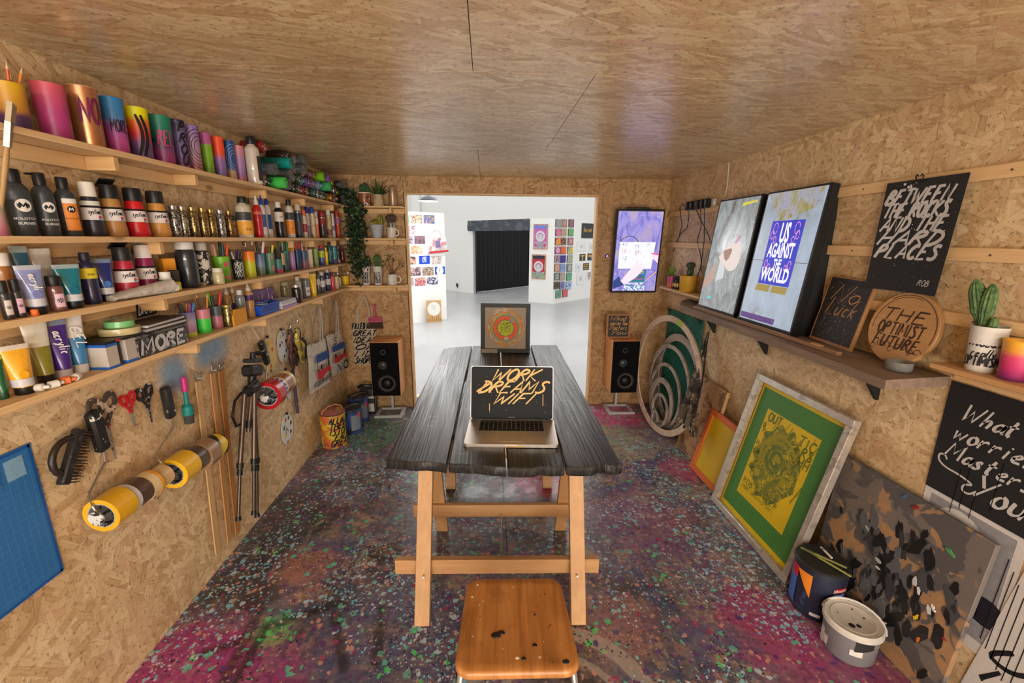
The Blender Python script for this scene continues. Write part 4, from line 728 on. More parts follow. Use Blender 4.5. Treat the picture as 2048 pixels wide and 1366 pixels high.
def make_item(s, kind, x, y, r, h, label, cat, k):
    z = ZS[s]; nm = {'cup': 'paper_cup', 'molo': 'ink_bottle', 'sys': 'paint_bottle', 'foil': 'foil_bottle', 'bottle': 'bottle', 'can': 'spray_can', 'jar': 'jar', 'tube': 'paint_tube', 'boxy': 'carton'}[kind]
    t = thing(nm, label, cat, (x, y, z+.0005), front(x, y)); R = r
    if kind == 'cup':
        w = .0018; prof = [(r*.9, 0), (r*1.0, h), (r*1.0-w, h), (r*.9-w, .004)]
        bm = gmat(k['g'], .4 if not k.get('metal') else .3, k.get('metal', 0))
        MB().lathe(prof, 32, None, True, True).build('cup_body', bm, t)
        MB().lathe([(r+.0006, h-.002), (r+.0012, h), (r-.001, h+.001), (r-.002, h)], 32, None, False, False).build('rim', mat(k['g'][-1][1], .5), t)
        if 'txt' in k:
            tx, tc, th = k['txt'][:3]
            if len(k['txt']) > 3: 
                o = letter(t, [c for c in tx], mat(tc, .5), h*.2, None, .2, .2, 1.1, 'C', bend=r*.995, origin=(r*.1, h*.76))
            else:
                hh = h*th; o = letter(t, [tx], mat(tc, .5), hh, r*1.5, .05, .22*min(1, r*1.5/len(tx)/hh*1.3), align='C', bend=r*.985, origin=(0, h*.4), jit=.02)
        if k.get('slash'):
            mb = MB(); 
            for a in (-.5, -.1): mb.ribbon([(r*(a+.35*math.sin(q*.5)), h*(.85-q*.11)) for q in range(8)], r*.28, .001)
            mb.v = [((r*.97+.0015)*math.cos(v[0]/r), (r*.97+.0015)*math.sin(v[0]/r), v[1]) for v in mb.v]; mb.build('brush_mark', INK, t, 0)
        if k.get('rings'):
            mb = MB(); c = INK if k['rings'] == 1 else mat((150, 185, 215), .5)
            for q in range(2, 8 if k['rings'] == 1 else 6):
                rr = q*h*.06; pts = [(r*.35+rr*.8*math.cos(a*.26), h*.55+rr*1.25*math.sin(a*.26)) for a in range(25)]
                run = []
                for p in pts:
                    if .03*h < p[1] < .97*h and abs(p[0]) < r*2.4: run.append(p)
                    else:
                        if len(run) > 1: mb.ribbon(run, .0022, .0)
                        run = []
                if len(run) > 1: mb.ribbon(run, .0022, .0)
            mb.v = [((r*(.9+.1*v[1]/h)+.0012)*math.cos(v[0]/r), (r*(.9+.1*v[1]/h)+.0012)*math.sin(v[0]/r), v[1]) for v in mb.v]; mb.build('contour_lines', c, t, 0)
        if 'patch' in k:
            rr = random.Random(int(y*1000)); mb = MB()
            for q in range(7):
                a, b = rr.uniform(-.3, 1.3), rr.uniform(.1, .8); ww, hh = rr.uniform(.3, .5), rr.uniform(.1, .25)
                n = 4; vs = [((r*(.9+.1*(b+hh*j/n))+.001)*math.cos(a+ww*i/n), (r*(.9+.1*(b+hh*j/n))+.001)*math.sin(a+ww*i/n), h*(b+hh*j/n)) for i in range(n+1) for j in range(n+1)]
                mb.add(vs, [(i*(n+1)+j, (i+1)*(n+1)+j, (i+1)*(n+1)+j+1, i*(n+1)+j+1) for i in range(n) for j in range(n)])
            mb.build('paint_patch', mat(k['patch'], .5), t, 0)
        if 'scrib' in k: letter(t, ['NONS', 'ENSE', 'WRIT', 'ING'], mat(k['scrib'], .6), h*.2, r*2.2, .3, .13, .95, 'C', bend=r*.99, origin=(0, h*.68))
        return t
    if kind == 'molo':
        bm = mat(k['body'], .38) if 'g' not in k else gmat(k['g'])
        MB().lathe([(r*.9, 0), (r, .006), (r, h*.66), (r*.93, h*.72), (r*.62, h*.785), (r*.5, h*.8), (r*.5, h*.83)], 28).build('body', bm, t)
        cp = MB().lathe([(r*.56, h*.8), (r*.58, h*.81), (r*.58, h*.985), (r*.52, h)], 20).build('cap', mat(k['cap'], .45), t)
        if k.get('flip'): MB().bbox((-.2*r, -r*.75, h*.975), (r*.7, r*.7, h*.03), .002).build('flip_lid', mat(k['cap'], .45), t)
        if k.get('logo') == 'w':
            d = MB(); n = 24; d.add([(r*.62*math.cos(2*math.pi*i/n), r*.62*math.sin(2*math.pi*i/n)+h*.46, 0) for i in range(n)]+[(0, h*.46, 0)], [(i, (i+1) % n, n) for i in range(n)])
            d.v = [((r+.0008)*math.cos(v[0]/r), (r+.0008)*math.sin(v[0]/r), v[1]) for v in d.v]; d.build('logo_disc', WHITEP, t, 0)
            letter(t, ['M'], INK, r*.55, r*.7, 0, .26, align='C', bend=r+.0008, origin=(0, h*.46-r*.28), jit=0)
            printed(t, k['brand'], WHITEP, r*.34, T(0, 0, h*.26), bend=r, bold=.01); printed(t, 'BURNER', WHITEP, r*.36, T(0, 0, h*.19), bend=r, bold=.015)
            b = MB(); b.box((0, 0, 0), (.0012, r*1.2, h*.035)); b.v = [((r+.0009)*math.cos(v[1]/r), (r+.0009)*math.sin(v[1]/r), h*.1+v[2]) for v in b.v]; b.build('stripe', mat((215, 90, 40), .5), t, 0)
        if k.get('logo') == 'o':
            n = 10; mb = MB(); vs = [((r+.0008)*math.cos(-.75+1.5*i/n), (r+.0008)*math.sin(-.75+1.5*i/n), zz) for i in range(n+1) for zz in (h*.1, h*.6)]
            mb.add(vs, [(2*i, 2*i+2, 2*i+3, 2*i+1) for i in range(n)]); mb.build('label_panel', mat((226, 138, 52), .5), t, 0)
            vs = [((r+.0012)*math.cos(-.75+1.5*i/n), (r+.0012)*math.sin(-.75+1.5*i/n), zz) for i in range(n+1) for zz in (h*.56, h*.64)]
            MB().add(vs, [(2*i, 2*i+2, 2*i+3, 2*i+1) for i in range(n)]).build('label_strip', WHITEP, t, 0)
            d = MB(); n = 20; d.add([(r*.4*math.cos(2*math.pi*i/n), r*.4*math.sin(2*math.pi*i/n)+h*.46, 0) for i in range(n)]+[(0, h*.46, 0)], [(i, (i+1) % n, n) for i in range(n)])
            d.v = [((r+.0012)*math.cos(v[0]/r), (r+.0012)*math.sin(v[0]/r), v[1]) for v in d.v]; d.build('logo_disc', INK, t, 0)
            letter(t, ['M'], WHITEP, r*.4, r*.5, 0, .26, align='C', bend=r+.0016, origin=(0, h*.46-r*.2), jit=0); printed(t, k['brand'], INK, r*.26, T(0, 0, h*.3), bend=r+.0008)
    elif kind == 'sys':
        MB().lathe([(r*.94, 0), (r*1.02, .005), (r, h*.12), (r*.9, h*.36), (r*.84, h*.52), (r*.74, h*.68), (r*.66, h*.74)], 28).build('body', mat(k['body'], .35), t)
        cp = MB().lathe([(r*.76, h*.72), (r*.78, h*.73), (r*.74, h*.96), (r*.7, h*.98)], 28).build('cap', mat(k['cap'], .45), t)
        if k.get('flip'): MB().bbox((0, 0, 0), (r*1.5, r*1.4, h*.03), .003).build('flip_lid', mat(k['cap'], .45), t, 40, T(-r*.35, 0, h*1.02) @ Matrix.Rotation(-.5, 4, 'Y'))
        rb = r*.93
        MB().lathe([(rb-.001, h*.3), (r*.945+.001, h*.3), (r*.86+.001, h*.52), (rb-.004, h*.52)], 28, None, False, False).build('label_band', mat((226, 218, 216), .5), t)
        MB().lathe([(r*.85, h*.525), (r*.857+.0012, h*.525), (r*.832+.0012, h*.56), (r*.82, h*.56)], 28, None, False, False).build('stripe', INK, t)
        letter(t, ['system3'], INK, h*.1, r*1.3, .3, .12, align='C', bend=r*.905+.0016, origin=(0, h*.405), jit=.01)
        for q, cc in enumerate([(225, 200, 40), (200, 50, 110), (50, 140, 200)]):
            a = .22+.09*math.cos(q*2.09); MB().lathe([(.005, 0), (.005, .0006)], 12).build('colour_dot', mat(cc, .5), t, 0, Matrix.Rotation(a*2.2, 4, 'Z') @ T(r*.93+.0006, 0, h*(.335+.02*math.sin(q*2.09))) @ AX_X)
        if k.get('blob'): ringband(t, r*.87, h*.56, h*.64, mat((215, 215, 205), .5), 'label_strip')
    elif kind == 'foil':
        c = k['body']; m = FOIL.setdefault(c, foilmat(c))
        MB().lathe([(r*.96, 0), (r, .002), (r, h*.8), (r*.9, h*.83), (r*.6, h*.86), (r*.6, h*.88)], 22).build('body', m, t)
        MB().lathe([(r*.66, h*.87), (r*.68, h*.875), (r*.68, h*.99), (r*.62, h)], 18).build('cap', mat(c, .3, .85), t)
    elif kind in ('bottle', 'can'):
        tr = k.get('trans'); bm = mat(k['body'], .3 if not tr else .22, coat=.3 if not tr else .6)
        if kind == 'can':
            MB().lathe([(r*.97, 0), (r, .003), (r, h*.74), (r*.96, h*.765), (r*.72, h*.82), (r*.72, h*.84)], 22).build('body', bm, t)
            MB().lathe([(r*1.0, h*.745), (r*1.015, h*.75), (r*1.015, h*.765), (r*.97, h*.77)], 22, None, False, False).build('seam_ring', mat((200, 196, 190), .3, .8), t)
            MB().lathe([(r*.82, h*.80), (r*.84, h*.81), (r*.8, h*.985), (r*.72, h)], 18).build('cap', mat(k['cap'], .45), t); top = h*.74
        elif k.get('noz'):
            MB().lathe([(r*.95, 0), (r, .004), (r, h*.66), (r*.86, h*.72), (r*.5, h*.77), (r*.45, h*.8)], 22).build('body', bm, t)
            MB().lathe([(r*.55, h*.78), (r*.55, h*.86), (r*.4, h*.88), (r*.2, h*.985), (r*.12, h)], 16).build('nozzle', mat(k['cap'], .45), t); top = h*.66
        else:
            MB().lathe([(r*.95, 0), (r, .004), (r, h*.72), (r*.88, h*.78), (r*.55, h*.82), (r*.5, h*.86)], 22).build('body', bm, t)
            MB().lathe([(r*.6, h*.84), (r*.62, h*.85), (r*.6, h*.985), (r*.54, h)], 18).build('cap', mat(k['cap'], .45), t); top = h*.72
        if 'pan' in k:
            z0, z1, a0, a1, c = k['pan']; n = 8; vs = [((r+.001)*math.cos(a0+(a1-a0)*q/n), (r+.001)*math.sin(a0+(a1-a0)*q/n), zz) for q in range(n+1) for zz in (h*z0, h*z1)]; MB().add(vs, [(2*q, 2*q+2, 2*q+3, 2*q+1) for q in range(n)]).build('label_panel', mat(c, .5), t, 0)
        for q in ('lab', 'lab2'):
            if q in k: a, b, c = k[q]; ringband(t, r, max(.003, h*a), min(top, h*b), mat(c, .5))
        if 'txt' in k: printed(t, k['txt'], INK, r*.62, Matrix.Rotation(0, 4, 'Z') @ T(0, 0, h*.4), bend=r)
        elif kind == 'bottle' and 'lab' in k and not k.get('noz'): printed(t, 'INK' if r > .02 else 'ART', INK if sum(k['lab'][2]) > 350 else WHITEP, r*.5, T(0, 0, h*(k['lab'][0]*.6+k['lab'][1]*.4)), bend=r+.001)
    elif kind == 'jar':
        lh = k['lidh']*h; bm = mat(k['body'], .3, coat=.4)
        if k.get('foil'): bm = foilmat(k['body'])
        if k.get('smear'): bm = speckle(k['body'], [((215, 208, 196), 28, .5)], .5)
        MB().lathe([(r*.93, 0), (r, .005), (r, (h-lh)*.86), (r*.9, (h-lh)*.95), (r*.8, h-lh)], 24).build('body', bm, t)
        lm = mat(k['lid'], .45, .7 if k.get('foil') else 0) if not k.get('smear') else speckle(k['lid'], [((40, 38, 40), 40, .58)], .5)
        MB().lathe([(r*.84, h-lh-.001), (r*.88, h-lh), (r*.88, h-.002), (r*.82, h)], 24).build('lid', lm, t)
        if 'band' in k: ringband(t, r, h*.52, h*.64, mat(k['band'], .5)); printed(t, 'scola', INK, r*.55, T(0, 0, h*.4), bend=r)
        if 'tag' in k:
            n = 6; vs = [((r+.0008)*math.cos(-.55+1.1*i/n), (r+.0008)*math.sin(-.55+1.1*i/n), zz) for i in range(n+1) for zz in (h*.12, h*.5)]
            MB().add(vs, [(2*i, 2*i+2, 2*i+3, 2*i+1) for i in range(n)]).build('label_panel', mat(k['tag'], .5), t, 0)
            mb = MB()
            for q in range(8): a = q*.785; mb.ribbon([(r*.1*math.cos(a), h*.31+r*.1*math.sin(a)), (r*.42*math.cos(a), h*.31+r*.42*math.sin(a))], r*.14, 0)
            mb.v = [((r+.0014)*math.cos(v[0]/r), (r+.0014)*math.sin(v[0]/r), v[1]) for v in mb.v]; mb.build('flower_mark', INK, t, 0)
    elif kind == 'boxy':
        MB().bbox((0, 0, h*.72), (r*1.7, r*2, h*.55), .003).build('upper_box', mat(k['body'], .6), t)
        MB().bbox((0, 0, h*.22), (r*1.8, r*2.1, h*.44), .003).build('lower_box', mat(k['low'], .6), t)
        printed(t, 'PASTEL', WHITEP if sum(k['low']) < 300 else INK, r*.45, frame((r*.9, 0, h*.22), (0, 1, 0), (0, 0, 1)))
    elif kind == 'tube':
        ch = h*.16; n = 20; rows = 9; vs = []; W = r*1.25
        def ring(u):
            w = r*.86*(1-u)+W*u; d = r*.86*(1-u**1.4)+.0022; return w, d
        for j in range(rows+1):
            u = j/rows; w, d = ring(u); zz = ch+(h-ch)*u
            for i in range(n): a = 2*math.pi*i/n; vs.append((d*math.cos(a), w*math.sin(a), zz))
        fs = [(j*n+i, j*n+(i+1) % n, (j+1)*n+(i+1) % n, (j+1)*n+i) for j in range(rows) for i in range(n)]
        cut = 5 if k.get('half') else 8
        MB().add(vs[:(cut+1)*n], fs[:cut*n]+[tuple(range(n-1, -1, -1))]).build('tube_body', mat(k['body'], .3, coat=.4), t)
        MB().add(vs[cut*n:], [tuple(i-cut*n for i in f) for f in fs[cut*n:]]+[tuple(range((rows-cut)*n, (rows-cut+1)*n))]).build('crimp', mat(k['top'], .4, coat=.3), t)
        MB().lathe([(r*.78, 0), (r*.82, .002), (r*.82, ch-.001), (r*.7, ch+.002)], 20).build('cap', mat(k['capc'], .4), t)
        if 'spot' in k:
            w, d = ring(.3); mb = MB(); m_ = 16; mb.add([(d+.0012, r*.4*math.cos(2*math.pi*i/m_), ch+(h-ch)*.3+r*.5*math.sin(2*math.pi*i/m_)) for i in range(m_)], [tuple(range(m_))]); mb.build('swatch_disc', mat(k['spot'], .4), t, 0)
            w, d = ring(.12); MB().lathe([(1, ch+(h-ch)*.02), (1, ch+(h-ch)*.2)], 20, None, False, False, el=(d+.0015, w+.001)).build('label_band', mat((196, 196, 200), .35), t)
        if 'txt' in k:
            w, d = ring(.45); letter(t, [k['txt']], WHITEP, h*.14, h*.42, .15, .16, align='C', M=frame((d*.95+.002, 0, ch+(h-ch)*.55), (0, .15, -1), (0, 1, .15)), origin=(0, -h*.04))
    return t
for a in SHELF_ITEMS: make_item(*a)

# ---- pens, pencils and brushes standing in the cups: each one a thing
def cup_of(part): return next(a for a in SHELF_ITEMS if part in a[6])
def pen(x, y, z, L, r, tilt, az, c, kind, label, cat, group):
    Mx = T(x, y, z) @ Matrix.Rotation(az, 4, 'Z') @ Matrix.Rotation(tilt, 4, 'Y')
    t = thing({'pencil': 'pencil', 'brush': 'paintbrush', 'marker': 'marker_pen'}[kind], label, cat, M=Mx, group=group)
    if kind == 'pencil':
        MB().lathe([(r, 0), (r, L*.9)], 6).build('shaft', mat(c, .45), t); MB().lathe([(r, L*.9), (r*.2, L)], 6).build('point', mat((215, 180, 135), .6), t)
    elif kind == 'brush':
        MB().lathe([(r*.6, 0), (r, L*.5), (r*.8, L*.72)], 8).build('handle', mat(c, .45), t); MB().lathe([(r*.85, L*.72), (r*.95, L*.83)], 8).build('ferrule', mat((190, 185, 178), .3, .9), t)
        MB().lathe([(r*.95, L*.83), (r*1.2, L*.9), (r*.5, L)], 8).build('bristles', mat((90, 66, 46), .8), t)
    else:
        MB().lathe([(r*.95, 0), (r, .004), (r, L*.66)], 10).build('barrel', mat((46, 46, 50) if c[0] > 200 and c[1] > 200 else c, .4), t); MB().lathe([(r*1.1, L*.64), (r*1.1, L*.97), (r*.9, L)], 10).build('cap', mat(c, .4), t)
def hue(c):
    r, g, b = c; mx, mn = max(c), min(c)
    if mx-mn < 26: return 'black' if mx < 62 else 'grey' if mx < 150 else 'white'
    if r == mx: return ('orange' if g > 105 else 'brown' if r < 140 else 'red') if g < 150 or b > 120 else 'yellow'
    return 'green' if g == mx else 'purple' if r > g*1.15 else 'blue'
FILL = [('yellow paper cup fading to purple', 'pencil', [(215, 130, 40), (205, 110, 35), (220, 170, 40), (40, 34, 34), (200, 90, 40)], 1.35, .5),
 ('lime green cup with pink', 'marker', [(220, 90, 40), (40, 70, 50), (230, 225, 215), (215, 160, 120), (45, 60, 60)], 1.35, .3),
 ('black cup covered', 'marker', [(80, 60, 50), (90, 50, 110), (60, 44, 40), (200, 195, 200), (50, 40, 40)], 1.5, .55),
 ('orange cup fading to lime', 'brush', [(120, 70, 45), (96, 60, 44), (60, 44, 40)], 1.5, .2),
 ('slate blue and olive', 'marker', [(215, 210, 205), (195, 150, 105), (50, 48, 50)], 1.45, .25), ('sage green', 'marker', [(220, 200, 50), (215, 90, 60), (190, 60, 40), (60, 90, 60)], 1.35, .35),
 ('with clothes pegs', 'marker', [(34, 32, 34), (38, 36, 40), (30, 30, 32), (44, 40, 40)], 1.7, .2), ('near black below', 'marker', [(60, 130, 70), (220, 216, 205), (70, 140, 90), (50, 60, 50)], 1.35, .25),
 ('lilac marbled cup on', 'pencil', [(225, 180, 40), (220, 160, 40), (230, 190, 60), (215, 150, 50)], 1.4, .4), ('dark blue cup', 'marker', [(200, 50, 80), (60, 60, 70), (190, 60, 60)], 1.3, .25),
 ('blue cup fading to dusty', 'pencil', [(200, 150, 100), (215, 80, 60), (225, 220, 215)], 1.45, .4), ('white cup with long', 'brush', [(60, 110, 60), (80, 60, 44), (150, 110, 60), (50, 44, 40)], 1.7, .4),
 ('pale green cup', 'brush', [(190, 150, 100), (180, 140, 90), (60, 46, 40), (200, 170, 120)], 1.9, .45), ('yellow foot', 'marker', [(60, 130, 190), (225, 185, 40), (170, 50, 50), (60, 70, 80), (150, 60, 120)], 1.3, .5),
 ('dusty pink and bright', 'pencil', [(205, 130, 50), (200, 115, 45), (70, 50, 40)], 1.5, .3), ('dark grey cup', 'marker', [(190, 50, 50), (150, 200, 50), (50, 60, 70)], 1.5, .45),
 ('beige paper cup', 'brush', [(60, 120, 80), (170, 120, 80), (200, 150, 110), (150, 100, 70)], 1.7, .4), ('plain yellow cup', 'brush', [(215, 170, 40), (120, 90, 60), (190, 150, 60)], 1.6, .4)]
for part, kind, cols, hf, sp in FILL:
    s_, _, x, y, r, h, lab, _, kk = cup_of(part); rr = random.Random(len(part))
    nice = {'pencil': 'pencil', 'brush': 'paintbrush', 'marker': 'marker pen'}[kind]; short = lab.split(',')[0]
    for i, c in enumerate(cols):
        az = 2*math.pi*i/len(cols)+.7; tl = sp*rr.uniform(.3, .8); L = h*hf*rr.uniform(.9, 1.12)
        tl = min(tl, math.atan2(r*1.3, h)); 
        d = r*.72-h*math.tan(tl); d = max(-r*.6, min(d, r*.5))
        pen(x+d*math.cos(az), y+d*math.sin(az), ZS[s_]+.007, L, {'pencil': .0036, 'brush': .0032, 'marker': .0062}[kind]*(1.0 if h > .1 else .85), tl, az, c, kind, '%s %s standing in the %s' % (hue(c), nice, short), kind if kind != 'marker' else 'marker', '%s in the %s' % (nice, short))
# clothes pegs on the teal cup
a = cup_of('with clothes pegs'); 
for i in range(2):
    t = thing('clothes_peg', 'wooden clothes peg clipped to teal and pink cup, %s' % ('nearer the door' if i else 'nearer the orange cup'), 'peg', (a[2]+a[4]*1.02, a[3]+.012*i-.002, ZS[3]+a[5]-.03), 0)
    for q in (0, 1): MB().bbox((.004*q-.0005+.001, 0, .03), (.0035, .009, .072), .001).build('jaw', PINE_Z, t)
    MB().tube([(-.001, -.006, .03), (.006, -.006, .03), (.006, .006, .03), (-.001, .006, .03)], .0008, 5).build('spring', mat((170, 168, 165), .3, .9), t)

ORD = dict(enumerate('zeroth first second third fourth fifth sixth seventh eighth ninth tenth eleventh twelfth thirteenth'.split()))
# ---- stacked spray cans lying on the top shelf, ends to the room
for i, (y, z, c, k) in enumerate(STACKED_CANS):
    hue = {0: 'bare valve', 1: 'silver rimmed', 2: 'solid capped', 3: 'clear capped'}[k]
    cn = '%s' % ('copper' if c[0] > 180 and c[1] < 130 and c[2] < 100 and c[1] > 100 else 'red' if c[0] > 140 and c[1] < 70 and c[2] < 70 else 'pink' if c[0] > 170 and c[1] < 80 else 'yellow' if c[0] > 190 and c[1] > 160 and c[2] < 80 else 'green' if c[1] > c[0]*1.15 and c[1] > c[2]*1.1 else 'blue' if c[2] > c[0]*1.15 and c[2] > c[1]*1.05 else 'purple' if c[2] > c[1]*1.2 and c[0] > c[1] else 'pale' if min(c) > 130 else 'dark')
    rown = {1.908: 'bottom', 1.970: 'second', 2.030: 'third', 2.084: 'top'}[z]
    side = 'small stack by ivy' if y > 3.6 else 'big can stack'
    nth = sum(1 for q in STACKED_CANS[:i] if q[1] == z and (q[0] > 3.6) == (y > 3.6))+1
    rr = random.Random(i); r = .0325; xe = -1.20+rr.uniform(-.01, .015)+(.03 if k in (2, 3) else 0)
    t = thing('spray_can', '%s %s can, %s in %s row of %s' % (hue, cn, ORD[nth], rown, side), 'spray can', (XL+.004, y, z), 0, 'spray cans stacked on the top shelf')
    Lc = xe-(XL+.004)-(.035 if k in (2, 3) else .02)
    bodyc = tuple(int(v*.8) for v in c)
    MB().lathe([(r*.95, 0), (r, .004), (r, Lc-.022), (r*.94, Lc-.016), (r*.72, Lc)], 18, AX_X).build('body', mat(bodyc, .35, coat=.3), t)
    if k in (0, 1):
        MB().lathe([(r*.93, Lc-.017), (r*.97, Lc-.012), (r*.9, Lc-.004), (r*.78, Lc-.002)], 18, AX_X, False, False).build('collar_ring', mat(c, .35) if k == 0 else mat((205, 200, 195) if c[0] < 150 or c[0]-c[2] < 40 else c, .25, .9), t)
        MB().lathe([(r*.5, Lc-.001), (r*.52, Lc+.003), (r*.34, Lc+.006)], 14, AX_X, False).build('valve_cup', mat((196, 190, 182), .3, .9), t)
        MB().lathe([(r*.28, Lc+.003), (r*.26, Lc+.016), (r*.2, Lc+.018)], 12, AX_X).build('actuator', mat((40, 40, 42) if k else c, .5), t)
    elif k == 2:
        MB().lathe([(r*.97, Lc-.02), (r*1.0, Lc-.018), (r*.96, Lc+.034), (r*.88, Lc+.036)], 18, AX_X).build('cap', mat(c, .4), t)
    else:
        MB().lathe([(r*.72, Lc-.001), (r*.5, Lc+.004), (r*.3, Lc+.012)], 14, AX_X).build('valve_cup', mat(c, .4), t)
        MB().lathe([(r*1.0, Lc-.018), (r*.97, Lc+.034), (r*.93, Lc+.034), (r*.95, Lc-.016)], 18, AX_X, False, False).build('clear_cap', mat((235, 235, 235), .12, trans=.9, ior=1.2), t)
        MB().lathe([(r*.96, Lc+.033), (r*.9, Lc+.036)], 18, AX_X, True, True).build('cap_top', mat((230, 225, 220), .15, trans=.85, ior=1.15), t)
# ================================================================== loose things on the left shelves
def cyl(p, name, r, L, m, M, n=20, bev=.0): return MB().lathe([(r-bev, 0), (r, bev), (r, L-bev), (r-bev, L)] if bev else [(r, 0), (r, L)], n).build(name, m, p, 40, M)
CHROME = mat((205, 202, 198), .22, .95); STEEL = mat((170, 168, 164), .35, .9); TAN = mat((190, 160, 120), .6)
z4 = ZS[4]
t = thing('lettered_tin', 'scratched metal tin box painted MORE on the lowest shelf', 'box', (-1.265, 1.66, z4))
tin = speckle((86, 82, 80), [((150, 146, 142), 40, .56), ((40, 38, 38), 25, .6)], .4, metal=.35)
MB().bbox((0, 0, .034), (.108, .262, .068), .004).build('tin_body', tin, t); MB().bbox((0, 0, .074), (.112, .266, .012), .003).build('tin_lid', speckle((120, 116, 112), [((60, 56, 54), 30, .56)], .35, metal=.5), t)
letter(t, ['MORE'], mat((196, 196, 198), .4), .05, .235, .06, .3, 1.1, 'C', M=frame((.0565, 0, .012), (0, 1, 0), (0, 0, 1)), jit=.02, origin=(0, 0))
for q, yy in enumerate((-.1, -.07, -.02, .03, .085)): MB().ribbon([(yy, .016), (yy+.002, .004-.002*(q % 3))], .005, .001).build('paint_drip', mat((196, 196, 198), .4), t, 0, frame((.0565, 0, .008), (0, 1, 0), (0, 0, 1)))
for i, (dx, c, lab) in enumerate([(0, (70, 60, 56), 'dark sketchbook lying on the lettered tin'), (.004, (180, 180, 186), 'grey paged book under the dark sketchbook')]):
    zz = z4+.081+(.0145 if i == 0 else 0)
    t = thing('book', lab, 'book', (-1.27, 1.70, zz), .06*(1-i)); MB().bbox((0, 0, .0065), (.1, .215, .009), .001).build('pages', mat((205, 200, 196), .7), t)
    for q in (0, .0115): MB().bbox((0, 0, q+.001), (.106, .222, .0022), .0008).build('cover', mat(c if i == 0 else (90, 88, 92), .6), t)
t = thing('postcard', 'black card with white letters leaning behind the books', 'card', M=frame((-1.318, 1.74, z4+.117), (0, 1, 0), (.1, 0, 1))); MB().bbox((0, .028, 0), (.1, .056, .002), .0008).build('card', INK, t); letter(t, ['DRAW'], WHITEP, .04, .085, .1, .12, 1, 'C', .0018, origin=(0, .01))
for i, (z, r, h, c, lab) in enumerate([(z4+.09, .07, .022, (205, 190, 140), 'wide cream masking tape roll lying on the black tray'), (z4+.1125, .05, .022, (120, 190, 120), 'green tape roll stacked on the cream tape roll')]):
    r = r*.82; t = thing('tape_roll', lab, 'tape', (-1.27, 1.545 if i == 0 else 1.55, z)); MB().annulus(r, r*.72, 0, h, 32).build('tape', mat(c, .45, coat=.3), t); MB().annulus(r*.72, r*.68, .001, h-.001, 32).build('core', mat((170, 150, 120), .7), t)
t = thing('black_tray', 'black tray with a red mark over the taped cartons', 'tray', (-1.27, 1.49, z4+.0815)); MB().bbox((0, 0, .0035), (.118, .17, .007), .001).build('tray', BLACK, t); MB().bbox((.0595, -.03, .0035), (.001, .02, .006), .0003).build('red_mark', mat((190, 40, 36), .5), t)
t = thing('taped_carton', 'grey cardboard carton edged with blue tape', 'box', (-1.262, 1.4275, z4), 0); car = mat((186, 176, 166), .8); BLU = mat((40, 96, 180), .5)
MB().bbox((0, 0, .04), (.105, .045, .08), .001).build('carton', car, t)
for zz in (.004, .0765): MB().bbox((0, 0, zz), (.1066, .0466, .009), .0005).build('blue_tape', BLU, t)
t = thing('notebook', 'dark notebook standing between the grey cartons', 'book', (-1.268, 1.466, z4)); MB().bbox((0, 0, .038), (.09, .026, .076), .002).build('cover', mat((52, 50, 56), .6), t); MB().bbox((0, 0, .0385), (.093, .02, .074), .001).build('pages', mat((70, 66, 70), .8), t)
t = thing('taped_carton', 'slim grey carton with blue tape foot beside the tin', 'box', (-1.262, 1.504, z4), 0); MB().bbox((0, 0, .04), (.104, .044, .08), .001).build('carton', car, t); MB().bbox((0, 0, .005), (.1056, .0456, .01), .0005).build('blue_tape', BLU, t)
for i, (x, y, c, rr) in enumerate([(-1.226, 1.205, (222, 216, 208), .3), (-1.216, 1.236, (220, 214, 206), 1.2), (-1.214, 1.27, (226, 110, 50), .8), (-1.22, 1.305, (222, 216, 210), 2.0)]):  # loose bottle caps lying on the lowest shelf
    t = thing('loose_cap', ['white nozzle cap lying nearest the yellow tube', 'white screw cap lying beside another white cap', 'orange bottle cap lying on the lowest shelf', 'white cap lying below the gel tube'][i], 'cap', M=T(x, y, z4+.011) @ rz(rr) @ AX_X)
    MB().lathe([(.01, -.016), (.011, -.014), (.011, .004), (.008, .006)], 16).build('cap_skirt', mat(c, .5), t); MB().lathe([(.0055, .005), (.005, .016), (.003, .018)], 12).build('cap_tip', mat(c, .5), t)
t = thing('crumpled_tube', 'flattened white paint tube lying along third shelf edge', 'tube', M=frame((-1.232, 1.62, ZS[3]+.001), (.12, 1, 0), (0, 0, 1)) @ Matrix.Rotation(-math.pi/2, 4, 'X'))
mb = MB(); n, m_ = 20, 16; rr = random.Random(4); vs = []
for i in range(n+1):
    u = i/n; h = .009+.017*u**.8; w = .028*(1-.2*u); x = -.12+.25*u
    for j in range(m_):
        a = 2*math.pi*j/m_; vs.append((x, w*math.cos(a)*(1+.08*math.sin(i*1.3+j)), max(0, h+h*math.sin(a)+.002*math.sin(i*2.1+j*1.7))))
mb.add(vs, [(i*m_+j, i*m_+(j+1) % m_, (i+1)*m_+(j+1) % m_, (i+1)*m_+j) for i in range(n) for j in range(m_)]+[tuple(range(m_-1, -1, -1)), tuple(range(n*m_, (n+1)*m_))])
mb.build('tube_body', speckle((214, 206, 198), [((110, 96, 90), 60, .66)], .5), t); MB().lathe([(.017, .129), (.018, .131), (.018, .15), (.015, .152)], 16, T(0, 0, .02) @ AX_X).build('screw_cap', mat((222, 218, 210), .5), t)
t = thing('orange_cap', 'small orange cap beside the periwinkle tube', 'cap', (-1.222, 1.232, ZS[3])); MB().lathe([(.008, 0), (.0085, .002), (.008, .016), (.006, .018)], 14).build('cap_skirt', mat((226, 110, 40), .5), t); MB().lathe([(.0086, .003), (.009, .004), (.0086, .005)], 14, None, False, False).build('grip_ring', mat((210, 95, 35), .5), t)  # another loose bottle cap, on the third shelf
